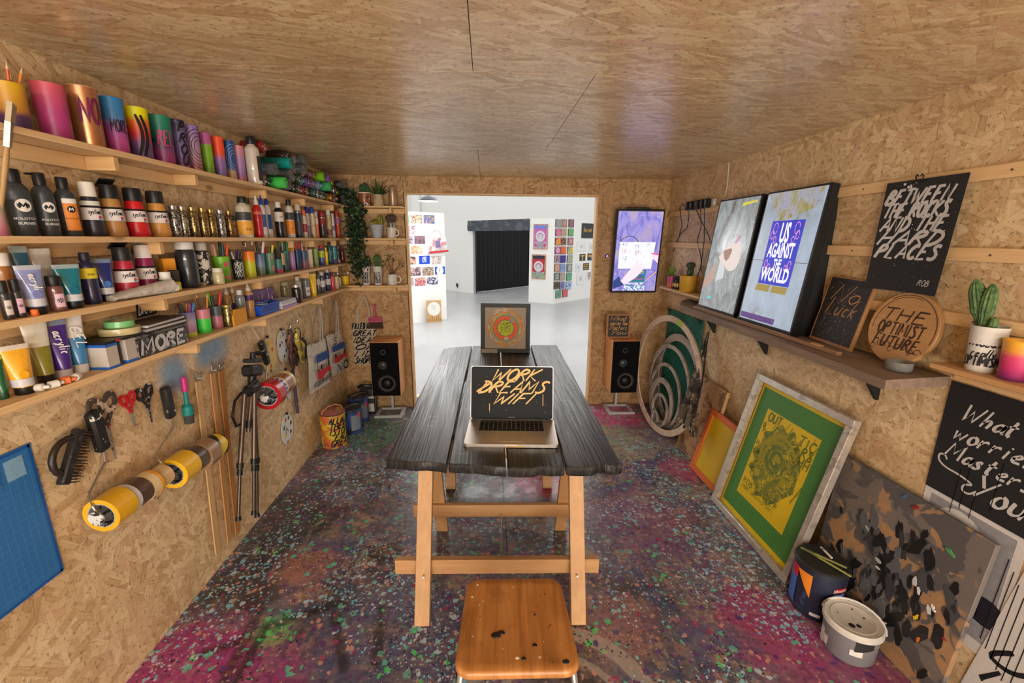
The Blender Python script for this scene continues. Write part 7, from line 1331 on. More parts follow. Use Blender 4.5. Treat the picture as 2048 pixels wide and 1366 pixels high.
# pot shelf
t = thing('pot_shelf', 'short pine shelf with pots at the far end of right wall', 'shelf', (0, 0, 1.2)); MB().bbox((1.6, 3.4, -.009), (.12, .8, .018), .002).build('shelf_board', PALE_Y, t); MB().bbox((1.6505, 3.4, -.04), (.019, .8, .044), .002).build('wall_batten', PALE_Y, t)
t = thing('potted_succulent', 'spiky light green succulent in a pink and orange pot', 'plant', (1.595, 3.69, 1.2005)); potshape(t, .034, .03, .1, gmat([(0, (220, 130, 80)), (.3, (200, 90, 110)), (1, (190, 60, 130))])); rr = random.Random(8)
for i in range(22):
    a = i*2.4; el = .2+.06*i; L = .06+.02*rr.random(); d = Vector((math.cos(a)*math.cos(el), math.sin(a)*math.cos(el), math.sin(el))); s = Vector((-math.sin(a), math.cos(a), 0)); b = Vector((0, 0, .095+.0015*i)); n_ = d.cross(s)
    MB().add([tuple(v) for v in (b-s*.007, b+s*.007, b+d*L*.5+s*.009, b+d*L, b+d*L*.5-s*.009, b+d*L*.45-n_*.006)], [(0, 1, 2, 4), (4, 2, 3), (0, 4, 5), (4, 3, 5), (3, 2, 5), (2, 1, 5), (1, 0, 5)]).build('leaf', speckle((120, 156, 62), [], .5) if 0 else mat((122, 158, 64), .5), t, 30)
for i, y in enumerate((3.6, 3.545)):
    t = thing('small_bottle', 'small black bottle with gold band, %s of two between the pots' % ('left', 'right')[i], 'bottle', (1.59, y, 1.2005)); MB().lathe([(.018, 0), (.019, .003), (.019, .07), (.01, .082)], 16).build('body', mat((38, 32, 30), .3), t); MB().lathe([(.0105, .08), (.0115, .083), (.0105, .108)], 14).build('cap', mat((30, 26, 26), .4), t); ringband(t, .019, .02, .05, mat((190, 160, 90), .4, .5))
t = thing('potted_cactus', 'crested dark cactus in an ochre pot', 'plant', (1.59, 3.36, 1.2005)); potshape(t, .068, .06, .13, mat((196, 150, 40), .5)); MB().lathe([(.06, .115), (.001, .118)], 16, None, False, False).build('soil', SOIL, t); cactus(t, .026, .085, .11, T(.0, -.02, 0), 10, speckle((54, 84, 46), [((34, 56, 32), 40, .5)], .6)); cactus(t, .034, .06, .175, T(.0, -.022, .0), 12, speckle((74, 66, 46), [((44, 56, 34), 50, .5)], .7), 'crest')
# black lettered poster on a clip
BP = speckle((30, 29, 32), [((206, 202, 198), 130, .70), ((150, 146, 146), 60, .74)], .75)
t = thing('hung_poster', 'black poster brush-lettered in silver, hung by a clip', 'poster', M=frame((XR-.032, 1.612, 1.41), (0, -1, 0), (.0, 0, 1)))
mb = MB(); n = 10; vs = []
for j in range(n+1):
    for i in range(n+1): vs.append((-.155+.31*i/n-.012*(1-j/n)*(i/n-.5), .42*j/n, .018*((i/n-.5)*2)**2*(1-j/n)+.004))
k = [(j*(n+1)+i, j*(n+1)+i+1, (j+1)*(n+1)+i+1, (j+1)*(n+1)+i) for j in range(n) for i in range(n)]
mb.add(vs, k); mb.add([(x, y, z-.0008) for x, y, z in vs], [f[::-1] for f in k]); mb.build('sheet', BP, t, 60)
o1 = letter(t, ['BETWEEN', 'THE ROCKS', 'AND THE', 'HARD', 'PLACES'], mat((196, 192, 190), .45), .052, .255, .36, .25, 1.0, 'L', .0085, origin=(-.142, .335), step=.001, jit=.008)
o2 = letter(t, ['ROB'], mat((200, 198, 196), .5), .022, .05, .3, .12, 1, 'L', .012, origin=(.06, .03)); rr = random.Random(2)
for o in (o1, o2):
    for v in o.data.vertices: v.co.z = .018*(v.co.x/.155)**2*(1-v.co.y/.42)+.0055       # the ink follows the curl of the sheet
for i in range(26):
    x, y = (rr.uniform(-.14, .14), rr.uniform(.05, .41)) if i > 6 else (-.06+rr.uniform(-.02, .03), .4+rr.uniform(-.015, .012)); r = rr.uniform(.001, .0022) if i > 6 else rr.uniform(.003, .006); MB(T(x, y, .018*(x/.155)**2*(1-y/.42)+.005)).lathe([(r, 0), (r*.7, .0004)], 9).build('paint_dot', mat((215, 210, 205) if i % 7 else (200, 70, 90), .5), t, 0)
t = thing('bulldog_clip', 'black bulldog clip holding the black poster', 'clip', M=frame((XR-.03, 1.63, 1.822), (0, -1, 0), (0, 0, 1))); clip(t, None, .9, BLACK); 
# carved plaque, round board, dish
def carved(rows, parent, w, y0, m, h=.05): return letter(parent, rows, m, h, w, .35, .07, 1.05, 'C', .0095, origin=(0, y0), jit=.05)
t = thing('scratched_plaque', 'black plaque with scratched gold script leaning on the shelf', 'plaque', M=lean(1.99, 1.745, 1.585, 1.1335, 1.64, 1.43) @ rz(-.03)); MB().bbox((0, .155, 0), (.25, .31, .016), .002).build('board', pine('plaque_board', 1, (176, 130, 80), (150, 104, 60)), t); MB().bbox((0, .16, .0082), (.232, .29, .001), .0003).build('black_face', speckle((34, 30, 32), [((110, 104, 100), 90, .62)], .6), t)
g_ = mat((178, 128, 66), .6); letter(t, ['No', 'Luck'], g_, .08, .17, .35, .07, .8, 'C', .0092, origin=(.0, .2)); rr = random.Random(9)
for i in range(14): a = rr.uniform(.6, 1.2); x, y = rr.uniform(-.09, .06), rr.uniform(.03, .15); MB().ribbon([(x, y), (x+.03*math.cos(a), y+.05*math.sin(a))], .0014, .0092).build('scratch', mat((120, 116, 112), .6), t, 0)
t = thing('round_board', 'round wooden board burnt with ornate dark lettering', 'board', M=lean(1.7, 1.42, 1.588, 1.134, 1.638, 1.41)); MB(T(0, .141, 0)).lathe([(.138, -.009), (.141, -.006), (.141, .006), (.138, .009)], 48).build('disc', pine('disc_wood', 0, (196, 150, 96), (170, 124, 74)), t, 30)
BR = mat((70, 46, 30), .7); letter(t, ['THE', 'OPTIMIST', 'FUTURE'], BR, .048, .19, .12, .18, 1.12, 'C', .0098, origin=(0, .165), jit=.02); MB(T(0, .141, .0)).annulus(.131, .1285, .0092, .0098, 40, None, -.3, 2.2).build('scribed_ring', BR, t, 0); MB(T(0, .141, .0)).annulus(.122, .1205, .0092, .0098, 40, None, 1.2, 3.3).build('scribed_ring', BR, t, 0)
for q in range(8): cx = -.09+.026*q; MB().ribbon([(cx+.016*math.cos(a*.6)*(1-a*.07), .05+.02*abs(math.sin(q))+.016*math.sin(a*.6)*(1-a*.07)) for a in range(11)], .0028, .0096).build('scroll', BR, t, 0)
t = thing('glass_dish', 'low glass dish of grey bits on the thick shelf end', 'dish', (1.535, 1.47, 1.1325)); MB().lathe([(.036, 0), (.04, .003), (.043, .036), (.040, .036), (.037, .005)], 28).build('dish', mat((205, 205, 198), .12, trans=.75, ior=1.3), t); o = MB(); rr = random.Random(1)
for i in range(16): MB(T(rr.uniform(-.022, .022), rr.uniform(-.022, .022), .007+.004*rr.random())).lathe([(.001, -.003), (.005, 0), (.001, .004)], 6, None, False, False).build('pebble', mat((110, 104, 96), .7), t)
# near shelf with cactus cup
t = thing('near_shelf', 'pine shelf at the right picture edge carrying the cactus cup', 'shelf', (0, 0, 1.194)); MB().bbox((1.6, 1.08, -.01), (.12, .575, .02), .002).build('shelf_board', pine('near_pine', 1, (206, 160, 110), (176, 130, 84)), t); MB().bbox((1.6505, 1.08, -.043), (.019, .575, .044), .002).build('wall_batten', PALE_Y, t)
t = thing('potted_cactus', 'tall ribbed cacti in a white cup with black lettering', 'plant', (1.598, 1.262, 1.1945), math.atan2(-1.26, -1.6)); MB().lathe([(.033, 0), (.035, .003), (.045, .145), (.0465, .148), (.042, .148), (.04, .13)], 32).build('cup', mat((212, 206, 198), .5), t); MB().lathe([(.041, .135), (.001, .137)], 18, None, False, False).build('soil', SOIL, t)
letter(t, ['STUBBORN', 'OPTIMISM'], INK, .03, .09, .05, .15, 2.1, 'C', bend=.0395, origin=(0, .085), z=.0016); letter(t, ['really'], INK, .026, .06, .3, .13, 1, 'C', bend=.0395, origin=(0, .052), z=.0014)
CG = speckle((84, 112, 60), [((56, 84, 44), 60, .5), ((190, 190, 150), 160, .68)], .7); cactus(t, .019, .15, .13, T(.008, -.018, 0), 12, CG); cactus(t, .022, .17, .13, T(-.008, .016, 0) @ Matrix.Rotation(.25, 4, 'X'), 13, CG); cactus(t, .011, .05, .13, T(.026, .004, 0), 9, CG)
t = thing('paper_cup', 'yellow and pink sprayed pot at the right picture edge', 'cup', (1.6, 1.17, 1.1945)); potshape(t, .042, .036, .12, gmat([(0, (110, 40, 100)), (.3, (190, 50, 110)), (.6, (216, 70, 110)), (.75, (226, 150, 60)), (1, (230, 170, 50))]), 'cup_body'); MB().lathe([(.0425, .116), (.0435, .119), (.042, .122)], 24, None, False, False).build('rim', mat((230, 170, 50), .5), t)
# ---- things leaning against the right wall
t = thing('teal_board', 'dark teal board hung by two clips behind the rings', 'board', M=lean(3.8, 3.16, 1.63, .002, 1.646, 1.0)); MB().bbox((0, .5, 0), (.64, 1.0, .012), .002).build('board', speckle((14, 104, 88), [((20, 120, 100), 6, .55)], .6), t); 
for q in (-1, 1): MB().ribbon([(q*.1, .62), (q*.1+.004, .56)], .004, .0065).build('scratch', mat((150, 190, 175), .6), t, 0)
for q, n_ in ((3.77, 'left'), (3.19, 'right')): t = thing('bulldog_clip', 'black clip at the teal board, %s corner' % n_, 'clip', M=fr(q, .985, .022)); clip(t, None, .9, BLACK); nail(t, T(0, .03, -.02))
MDF = speckle((214, 190, 166), [((190, 160, 140), 8, .55)], .6); MDFG = speckle((190, 180, 170), [((150, 142, 136), 14, .54)], .6)
for i, (d, yc, xb, xt, w, m, lab) in enumerate([(1.0, 3.372, 1.445, 1.505, .05, MDF, 'largest pale ring, leaning in front of the teal board'), (.835, 3.42, 1.59, 1.612, .062, MDFG, 'second largest ring, just inside the largest'), (.73, 3.43, 1.545, 1.572, .034, MDFG, 'third largest ring of the nest'), (.565, 3.44, 1.526, 1.55, .03, MDFG, 'fourth largest ring of the nest'), (.43, 3.45, 1.508, 1.53, .05, MDFG, 'fifth ring of the nest, broad and grey'), (.3, 3.42, 1.49, 1.51, .026, MDFG, 'sixth, thin small ring of the nest'), (.13, 3.46, 1.474, 1.486, .02, MDFG, 'smallest ring at the bottom of the nest')]):
    t = thing('wooden_ring', lab, 'ring', M=lean(yc+(.05 if i > 1 else .0), yc+(.05 if i > 1 else .0), xb, .004, xt, d, .13 if i == 0 else .02 if i == 1 else .06)); L = math.hypot(d, xt-xb); MB(T(0, L/2, 0)).annulus(L/2, L/2-w, -.006, .006, 72).build('ring', m, t, 30); MB(T(0, L/2, 0)).annulus(L/2+.0004, L/2-w*.98, -.0045, .0045, 72).build('sawn_edge', mat((150, 116, 84), .8), t, 30)
    if i == 0: MB(T(0, L/2, 0)).annulus(L/2-.004, L/2-w+.004, .006, .0066, 10, None, 1.25, 1.42).build('paint_mark', mat((160, 190, 60), .6), t, 0); MB(T(0, L/2, 0)).annulus(L/2-.002, L/2-w+.002, .006, .0065, 14, None, -.05, .35).build('paint_tint', mat((206, 150, 160), .7), t, 0)
# rag
t = thing('dirty_rag', 'stiff paint-stained dark rag hanging from a nail', 'rag', M=fr(3.026, .948, .02)); mb = MB(); n, m_ = 22, 16; vs = []
for j in range(n+1):
    u = j/n
    for i in range(m_+1):
        s = i/m_-.5; w = .02+.25*u**.85*(1-.25*max(0, u-.75)); cx = .2*u; z = .02+.17*u+.04*u*(.5+.5*math.sin(i*.8+u*2))+.012*math.sin(u*9+i*.5)*u
        vs.append((cx+s*w+.005*math.sin(u*9+i*.6), -.66*u-.02*abs(s)*u*4+.02*math.sin(i*.9)*u**3, z))
k = [(j*(m_+1)+i, (j+1)*(m_+1)+i, (j+1)*(m_+1)+i+1, j*(m_+1)+i+1) for j in range(n) for i in range(m_)]; mb.add(vs, k); mb.add([(x, y, z-.004) for x, y, z in vs], [f[::-1] for f in k])
mb.build('cloth', speckle((92, 82, 70), [((44, 38, 34), 14, .5), ((190, 120, 40), 10, .66), ((150, 140, 126), 22, .6)], .9, .5), t, 60); nail(t, T(0, .01, 0))
# plywood, orange screen, big screen, painted board
t = thing('plywood_board', 'stained plywood offcut leaning behind the orange frame', 'board', M=lean(3.116, 2.69, 1.515, .002, 1.622, .6)); MB().bbox((0, .306, 0), (.426, .612, .012), .001).build('board', speckle((178, 136, 92), [((120, 88, 62), 6, .53), ((90, 70, 56), 20, .62)], .7), t)
for q in (-.2118,): MB().bbox((q, .306, 0), (.003, .612, .0125), .0005).build('edge_ply', mat((205, 164, 112), .7), t)
MB().bbox((.2085, .306, -.01), (.02, .6, .022), .002).build('edge_batten', PINE_Z, t)
t = thing('orange_screen', 'small orange framed yellow print screen', 'print screen', M=lean(2.775, 2.405, 1.47, .002, 1.588, .45)); OR = pine('orange_wood', 1, (222, 116, 50), (190, 88, 36)); Lh = .465
for (c, d) in (((0, .02, 0), (.37, .04, .025)), ((0, Lh-.02, 0), (.37, .04, .025)), ((-.165, Lh/2, 0), (.04, Lh-.08, .025)), ((.165, Lh/2, 0), (.04, Lh-.08, .025))): MB().bbox(c, d, .002).build('frame_bar', OR, t)
MB().box((0, Lh/2, .002), (.292, Lh-.078, .001)).build('mesh', mat((206, 170, 20), .5), t, 0)
t = thing('print_screen', 'large metal framed print screen, green stencil on yellow', 'print screen', M=lean(2.368, 1.672, 1.425, .002, 1.617, .838)); W, Hh, D, B = .70, .857, .036, .036; ALU = speckle((206, 196, 184), [((170, 160, 150), 20, .58)], .35, metal=.55)
for (c, d) in (((0, B/2, 0), (W, B, D)), ((0, Hh-B/2, 0), (W, B, D)), ((-W/2+B/2, Hh/2, 0), (B, Hh-2*B, D)), ((W/2-B/2, Hh/2, 0), (B, Hh-2*B, D))): MB().bbox(c, d, .002).build('frame_bar', ALU, t)
YL = mat((214, 182, 16), .5); GN = mat((70, 124, 52), .55); DG = mat((96, 112, 40), .6); OL = mat((150, 140, 26), .6)
MB().box((0, Hh/2, -.014), (W-2*B+.004, Hh-2*B+.004, .0012)).build('mesh', YL, t, 0); red = mat((120, 40, 30), .6)
for q in (-1, 1): MB().box((q*(W/2-B-.008), Hh/2, -.0128), (.004, Hh-2*B-.02, .001)).build('seal_line', red, t, 0)
w2, h2 = W-2*B-.05, Hh-2*B-.05; iw, ih = w2*.70, h2*.72
for (c, d) in (((0, Hh/2-h2/2+(h2-ih)/4, -.0131), (w2, (h2-ih)/2, .0006)), ((0, Hh/2+h2/2-(h2-ih)/4, -.0131), (w2, (h2-ih)/2, .0006)), ((-w2/2+(w2-iw)/4, Hh/2, -.0131), ((w2-iw)/2, ih, .0006)), ((w2/2-(w2-iw)/4, Hh/2, -.0131), ((w2-iw)/2, ih, .0006))): MB().box(c, d).build('emulsion', GN, t, 0)
Z_ = -.0126; yb = Hh/2-ih/2
letter(t, ['OUT'], DG, .05, .11, .0, .2, z=Z_, origin=(-iw/2+.03, yb+ih-.06)); letter(t, ['TIC', 'ERS', 'UHH'], DG, .05, .12, .0, .2, 1.0, z=Z_, origin=(iw/2-.12, yb+ih-.08)); letter(t, ['ROB DRAPER'], DG, .032, .3, 0, .16, z=Z_, origin=(-iw/2+.02, yb+.075), track=.22); letter(t, ['WORK DREAMS WIFI'], DG, .02, .28, 0, .16, z=Z_, origin=(-iw/2+.02, yb+.045))
cx, cy = -.01, Hh/2+.04
MB().prism([(cx+.17*math.cos(q*.314)*(1+.12*math.sin(q*2.7)), cy-.03+.21*math.sin(q*.314)*(1+.1*math.cos(q*3.1))) for q in range(20)], Z_-.0004, Z_).build('stencil_image', speckle((176, 158, 22), [((120, 122, 34), 24, .47), ((92, 106, 38), 40, .54), ((206, 176, 20), 30, .62)], .6), t, 0)
for (r0, r1, a0, a1) in ((.135, .118, .6, 4.0), (.10, .088, 0, 6.283), (.075, .062, 1.0, 5.0), (.05, .03, .5, 5.6)): MB(T(cx, cy, Z_)).annulus(r0, r1, 0, .0004, 36, None, a0, a1 if a1 < 6.28 else 2*math.pi).build('stencil_arc', OL if r0 > .09 else DG, t, 0)
rr = random.Random(31)
for i in range(46): x, y = rr.uniform(-iw/2+.02, iw/2-.03), rr.uniform(yb+.13, yb+ih-.06); a = 1.25+rr.uniform(-.2, .2); L = rr.uniform(.03, .13); x2, y2 = x+L*math.cos(a), min(yb+ih-.01, y+L*math.sin(a)); MB().ribbon([(x, y), (min(iw/2, x2), y2)], rr.uniform(.003, .012), Z_+.0002).build('stencil_stroke', OL if i % 3 else DG, t, 0)
for i in range(24): x, y = rr.uniform(-iw/2+.005, -iw/2+.05), rr.uniform(yb+.15, yb+ih-.1); letter(t, [rr.choice('ABEHKNRSXZ'.replace('X', 'U').replace('Z', 'P'))], DG, .028, .02, .1, .2, z=Z_, origin=(x, y)) if i < 12 else None
for x in (-W/2+B*.5, W/2-B*.5):
    for y in (B*.5, Hh-B*.5): MB().bbox((x, y, D/2+.0004), (.03, .03, .001), .0003).build('corner_weld', mat((190, 182, 172), .5, .5), t)
t = thing('painted_board', 'board crusted with black and grey paint used as a palette', 'board', M=lean(1.722, 1.108, 1.577, .002, 1.632, .655)); MB().bbox((0, .329, 0), (.614, .658, .018), .002).build('board', speckle((166, 128, 90), [((112, 102, 96), 5, .46), ((84, 80, 80), 6.5, .50), ((150, 118, 88), 10, .62)], .6), t); rr = random.Random(77)
def dab(x, y, s, c, a, k=0):
    n = 14; ra = [.55+.45*rr.random() for _ in range(n)]; ca, sa = math.cos(a), math.sin(a); out = []
    for q in range(n): u, v = s*1.5*ra[q]*math.cos(2*math.pi*q/n), s*.62*ra[q]*math.sin(2*math.pi*q/n); out.append((max(-.3, min(.3, x+u*ca-v*sa)), max(.01, min(.65, y+u*sa+v*ca))))
    MB().prism(out, .009, .0102+.0002*k).build('paint_dab', mat(c, .35), t, 30)
for i in range(120):
    x, y = rr.gauss(.03, .14), rr.gauss(.3, .15)
    if abs(x) < .27 and .03 < y < .6: dab(x, y, rr.uniform(.012, .045), rr.choice([(30, 29, 31), (36, 35, 38), (58, 57, 60), (74, 73, 76), (30, 29, 31), (92, 92, 96)]), rr.uniform(1.0, 2.2), i % 12)
for i, (x, y, s, c) in enumerate([(.17, .24, .011, (226, 186, 30)), (.2, .17, .010, (214, 110, 40)), (.13, .36, .016, (190, 188, 190)), (.15, .34, .012, (215, 213, 212)), (.2, .3, .014, (205, 205, 206)), (.21, .32, .01, (222, 220, 216)), (-.1, .42, .01, (170, 172, 176)), (.2, .545, .014, (84, 150, 92)), (-.02, .33, .014, (170, 170, 172)), (-.01, .3, .01, (196, 196, 196)), (.27, .25, .006, (170, 40, 50)), (.08, .12, .008, (210, 200, 180)), (-.28, .1, .02, (196, 150, 40)), (.05, .62, .012, (140, 46, 46)), (.0, .635, .01, (60, 100, 140))]): dab(x, y, s, c, 1.3+.2*i, 14+i % 3)
# posters on the near right wall
t = thing('photo_print', 'white bordered grey photo print under the black poster', 'poster', M=fr(1.2, .235, .002)); 
MB().prism([(-.181, 0), (.14, 0), (.14, .49), (-.181, .49)], 0, .0012).build('sheet', mat((206, 200, 196), .6), t, 0); MB().box((-.02, .25, .0015), (.27, .41, .0006)).build('grey_picture', speckle((150, 148, 152), [((110, 108, 114), 5, .52)], .6), t, 0)
n = 20; MB().prism([(.0+.07*math.cos(2*math.pi*k/n), .14+.085*math.sin(2*math.pi*k/n)) for k in range(n)], .0018, .0024).build('dark_shape', mat((44, 42, 54), .5), t, 0); MB().prism([(.09+.06*math.cos(2*math.pi*k/n), .16+.05*math.sin(2*math.pi*k/n)) for k in range(n)], .0018, .0024).build('dark_shape', mat((36, 34, 44), .5), t, 0); MB(T(-.05, .36, 0)).annulus(.085, .055, .0018, .0023, 24).build('pale_ring', mat((200, 196, 194), .6), t, 0)
t = thing('script_poster', 'black poster with flowing silver script at the picture edge', 'poster', M=fr(1.381, .708, .0045)); MB().prism([(0, 0), (.42, 0), (.42, .413), (0, .413)], 0, .0016).build('sheet', mat((28, 27, 29), .7), t, 0)
SV = mat((196, 192, 190), .5); letter(t, ['What', 'worries You', 'Masters'], SV, .062, None, .35, .17, 1.2, 'L', .0024, origin=(.06, .29), step=-.012, nib=.6, jit=.015); letter(t, ['You'], SV, .085, None, .35, .15, 1, 'L', .0024, origin=(.14, .05), nib=.6)
MB().ribbon(chaikin([(.16, .07), (.14, .045), (.115, .05), (.12, .075), (.15, .085), (.1, .098), (.05, .1), (.022, .115), (.02, .14), (.04, .145), (.05, .13)], 3), .0065, .0024).build('flourish', SV, t, 0)
for i, (x, y0, y1) in enumerate([(.1, .12, -.05), (.125, .14, -.02), (.16, .07, -.035), (.21, .2, .03)]): MB().ribbon([(x, y0), (x-.001, y1)], .0035, .0026).build('paint_drip', mat((14, 14, 15), .3), t, 0)
t = thing('drip_poster', 'white poster with black dripping brush letters at bottom edge', 'poster', M=fr(1.06, .0, .004)); MB().prism([(-.06, .05), (.4, .05), (.4, .68), (.02, .68)], 0, .0016).build('sheet', mat((204, 200, 196), .6), t, 0); letter(t, ['Un', 'like', 'You'], INK, .075, .2, .35, .2, 1.25, 'L', .0022, origin=(-.02, .26))
for i in range(6): MB().ribbon([(-.03+.02*i, .62-.03*i), (-.04+.02*i, .3-.02*i)], .004, .0022).build('paint_drip', INK, t, 0)
# buckets
t = thing('paint_bucket', 'dark blue paint bucket with sticks across its lid', 'bucket', (1.462, 1.548, .001), math.atan2(-1.55, -1.46)); r = .1; h = .245
MB().lathe([(r*.93, 0), (r*.96, .005), (r, h*.92), (r*.99, h*.95)], 36).build('bucket', speckle((34, 38, 60), [((52, 64, 110), 9, .6)], .4), t); MB().lathe([(r*1.0, h*.93), (r*1.035, h*.94), (r*1.035, h*.98), (r*.96, h), (r*.9, h*.985), (.001, h*.985)], 36, None, False, False).build('lid', mat((38, 38, 42), .45), t)
def curved(p, r, a0, a1, z0, z1, m, name, n=10, z0b=None): vs = [((r)*math.cos(a0+(a1-a0)*q/n), r*math.sin(a0+(a1-a0)*q/n), zz) for q in range(n+1) for zz in ((z0 if z0b is None else z0+(z0b-z0)*q/n), z1)]; MB().add(vs, [(2*q, 2*q+2, 2*q+3, 2*q+1) for q in range(n)]).build(name, m, p, 40)
curved(t, r*.99+.001, -1.5, -.85, .03, .19, mat((74, 110, 190), .5), 'blue_label'); curved(t, r*1.0+.001, -1.2, -.8, .16, .215, mat((190, 36, 40), .5), 'red_flash'); curved(t, r*1.0+.0015, -.8, -.2, .2, .21, mat((222, 130, 36), .5), 'orange_tag', z0b=.1); curved(t, r*.99+.001, .7, 1.15, .08, .15, mat((90, 140, 205), .5), 'small_label'); curved(t, r*1.0+.0012, .65, 1.15, .16, .18, mat((196, 40, 44), .5), 'brand_strip'); curved(t, r*.965+.001, -.1, .3, .02, .035, mat((205, 200, 196), .5), 'code_strip'); printed(t, 'Johnstones', WHITEP, .02, Matrix.Rotation(.9, 4, 'Z') @ T(0, 0, .17), bend=r*1.0+.0014, sx=.7)
for i, (a, L, c) in enumerate([(1.2, .19, (150, 146, 80)), (1.45, .17, (132, 130, 70)), (.7, .07, (216, 206, 196))]):
    t2 = thing('stir_stick', ['olive stir stick lying across the blue bucket lid', 'second olive stick crossing on the bucket lid', 'short white stick on the bucket lid'][i], 'stick', M=T(1.462+(.03 if i == 2 else 0), 1.548+.02*i-.02, .2485+.0065*i) @ rz(a+.8)); MB().bbox((0, 0, 0), (L, .009, .006), .001).build('stick', mat(c, .6), t2); MB().bbox((L*.3, 0, .0002), (L*.25, .0094, .0062), .001).build('paint_end', mat(tuple(int(v*.7) for v in c), .5), t2)
t = thing('white_tub', 'grey tub with white paint-spotted lid and handle', 'bucket', (1.446, 1.342, .001), math.atan2(-1.34, -1.446)); r = .094
MB().lathe([(r*.9, 0), (r*.93, .004), (r, .125)], 36).build('tub', mat((120, 118, 120), .5), t); MB().lathe([(r*.98, .12), (r*1.07, .123), (r*1.07, .14), (r*1.0, .147), (r*.93, .143), (.001, .143)], 40, None, False, False).build('lid', speckle((206, 200, 190), [((40, 36, 34), 70, .70)], .5), t); MB(T(0, 0, .143)).annulus(r*.8, r*.77, 0, .0012, 36).build('lid_ridge', mat((212, 206, 196), .5), t)
curved(t, r*.96+.001, -1.35, -1.0, .01, .115, mat((214, 208, 200), .5), 'white_panel'); curved(t, r*.985+.001, .25, .95, .07, .118, mat((40, 38, 40), .5), 'black_label', z0b=.09); curved(t, r*.97+.0012, .1, .55, .05, .075, mat((214, 208, 200), .5), 'white_swoosh'); curved(t, r*.95+.0012, -1.0, -.75, .02, .06, mat((200, 196, 192), .5), 'barcode')
pts = []
for k in range(13): a = math.pi*k/12; pts.append((-.02-.055*math.sin(a), r*1.09*math.cos(a), .118+.05*math.sin(a)))
MB().tube(pts, .0045, 8).build('handle', mat((206, 202, 196), .5), t)
for (x, y, s) in ((.03, .02, .009), (.045, .0, .012), (-.03, .03, .004), (-.05, -.01, .004), (.01, -.05, .003)): MB(T(x, y, .1432)).lathe([(s, 0), (s*.6, .0012)], 9).build('paint_spot', mat((30, 28, 26), .4), t, 0)
# ================================================================== table in the middle
def charred():
    g = NG('charred_plank'); v = g.obj(); r = g.math('MULTIPLY', g.rnd(), 23.0)
    ad = g.node('VectorMath', operation='ADD'); g.l.new(v, ad.inputs[0]); g.l.new(g.comb(r, r, r), ad.inputs[1]); w = ad.outputs[0]
    d = g.noise(g.mapping(w, scale=(7, 1.1, 1)), 1.0, 3, .6, 1.2); wd = g.node('VectorMath', operation='MULTIPLY_ADD'); g.l.new(d['Color'], wd.inputs[0]); wd.inputs[1].default_value = (.045, .1, 0); g.l.new(w, wd.inputs[2])
    gr = g.noise(g.mapping(wd.outputs[0], scale=(95, 2.2, 20)), 1.0, 4, .65)['Fac']; big = g.noise(w, 3.2, 4, .65)['Fac']
    c = g.ramp(gr, [(.25, (10, 9, 9)), (.45, (27, 25, 25)), (.58, (52, 48, 46)), (.75, (88, 83, 80))])
    c = g.mix(g.step(big, .42, .68, .45, 0), c, lin((22, 20, 20)))
    pn = g.noise(g.mapping(w, loc=(5, 9, 0)), 4.5, 4, .7)['Fac']; c = g.mix(g.step(pn, .60, .72, 0, .32), c, lin((96, 86, 120))); pn2 = g.noise(g.mapping(w, loc=(15, 2, 0)), 7, 4, .7)['Fac']; c = g.mix(g.step(pn2, .63, .72, 0, .4), c, lin((150, 128, 84))); pn3 = g.noise(g.mapping(w, loc=(1, 22, 0)), 5, 4, .7)['Fac']; c = g.mix(g.step(pn3, .64, .75, 0, .3), c, lin((120, 60, 60)))
    g.col(c); g.rough(g.step(gr, .3, .7, .46, .3)); g.bump(g.noise(g.mapping(w, scale=(110, 3, 20)), 1.0, 2, .6)['Fac'], .45, .004); return g.m
CH = charred(); ZT = .76; TH = .04
tb = thing('trestle_table', 'long black charred plank table in the middle of the shed', 'table', (.07, 2.45, 0))
F = [(-.400, 1.566), (-.154, 1.520), (.072, 1.480), (.295, 1.474), (.518, 1.482)]; Bk = [(-.345, 3.35), (-.118, 3.40), (.108, 3.415), (.352, 3.42), (.572, 3.414)]
rr = random.Random(4)
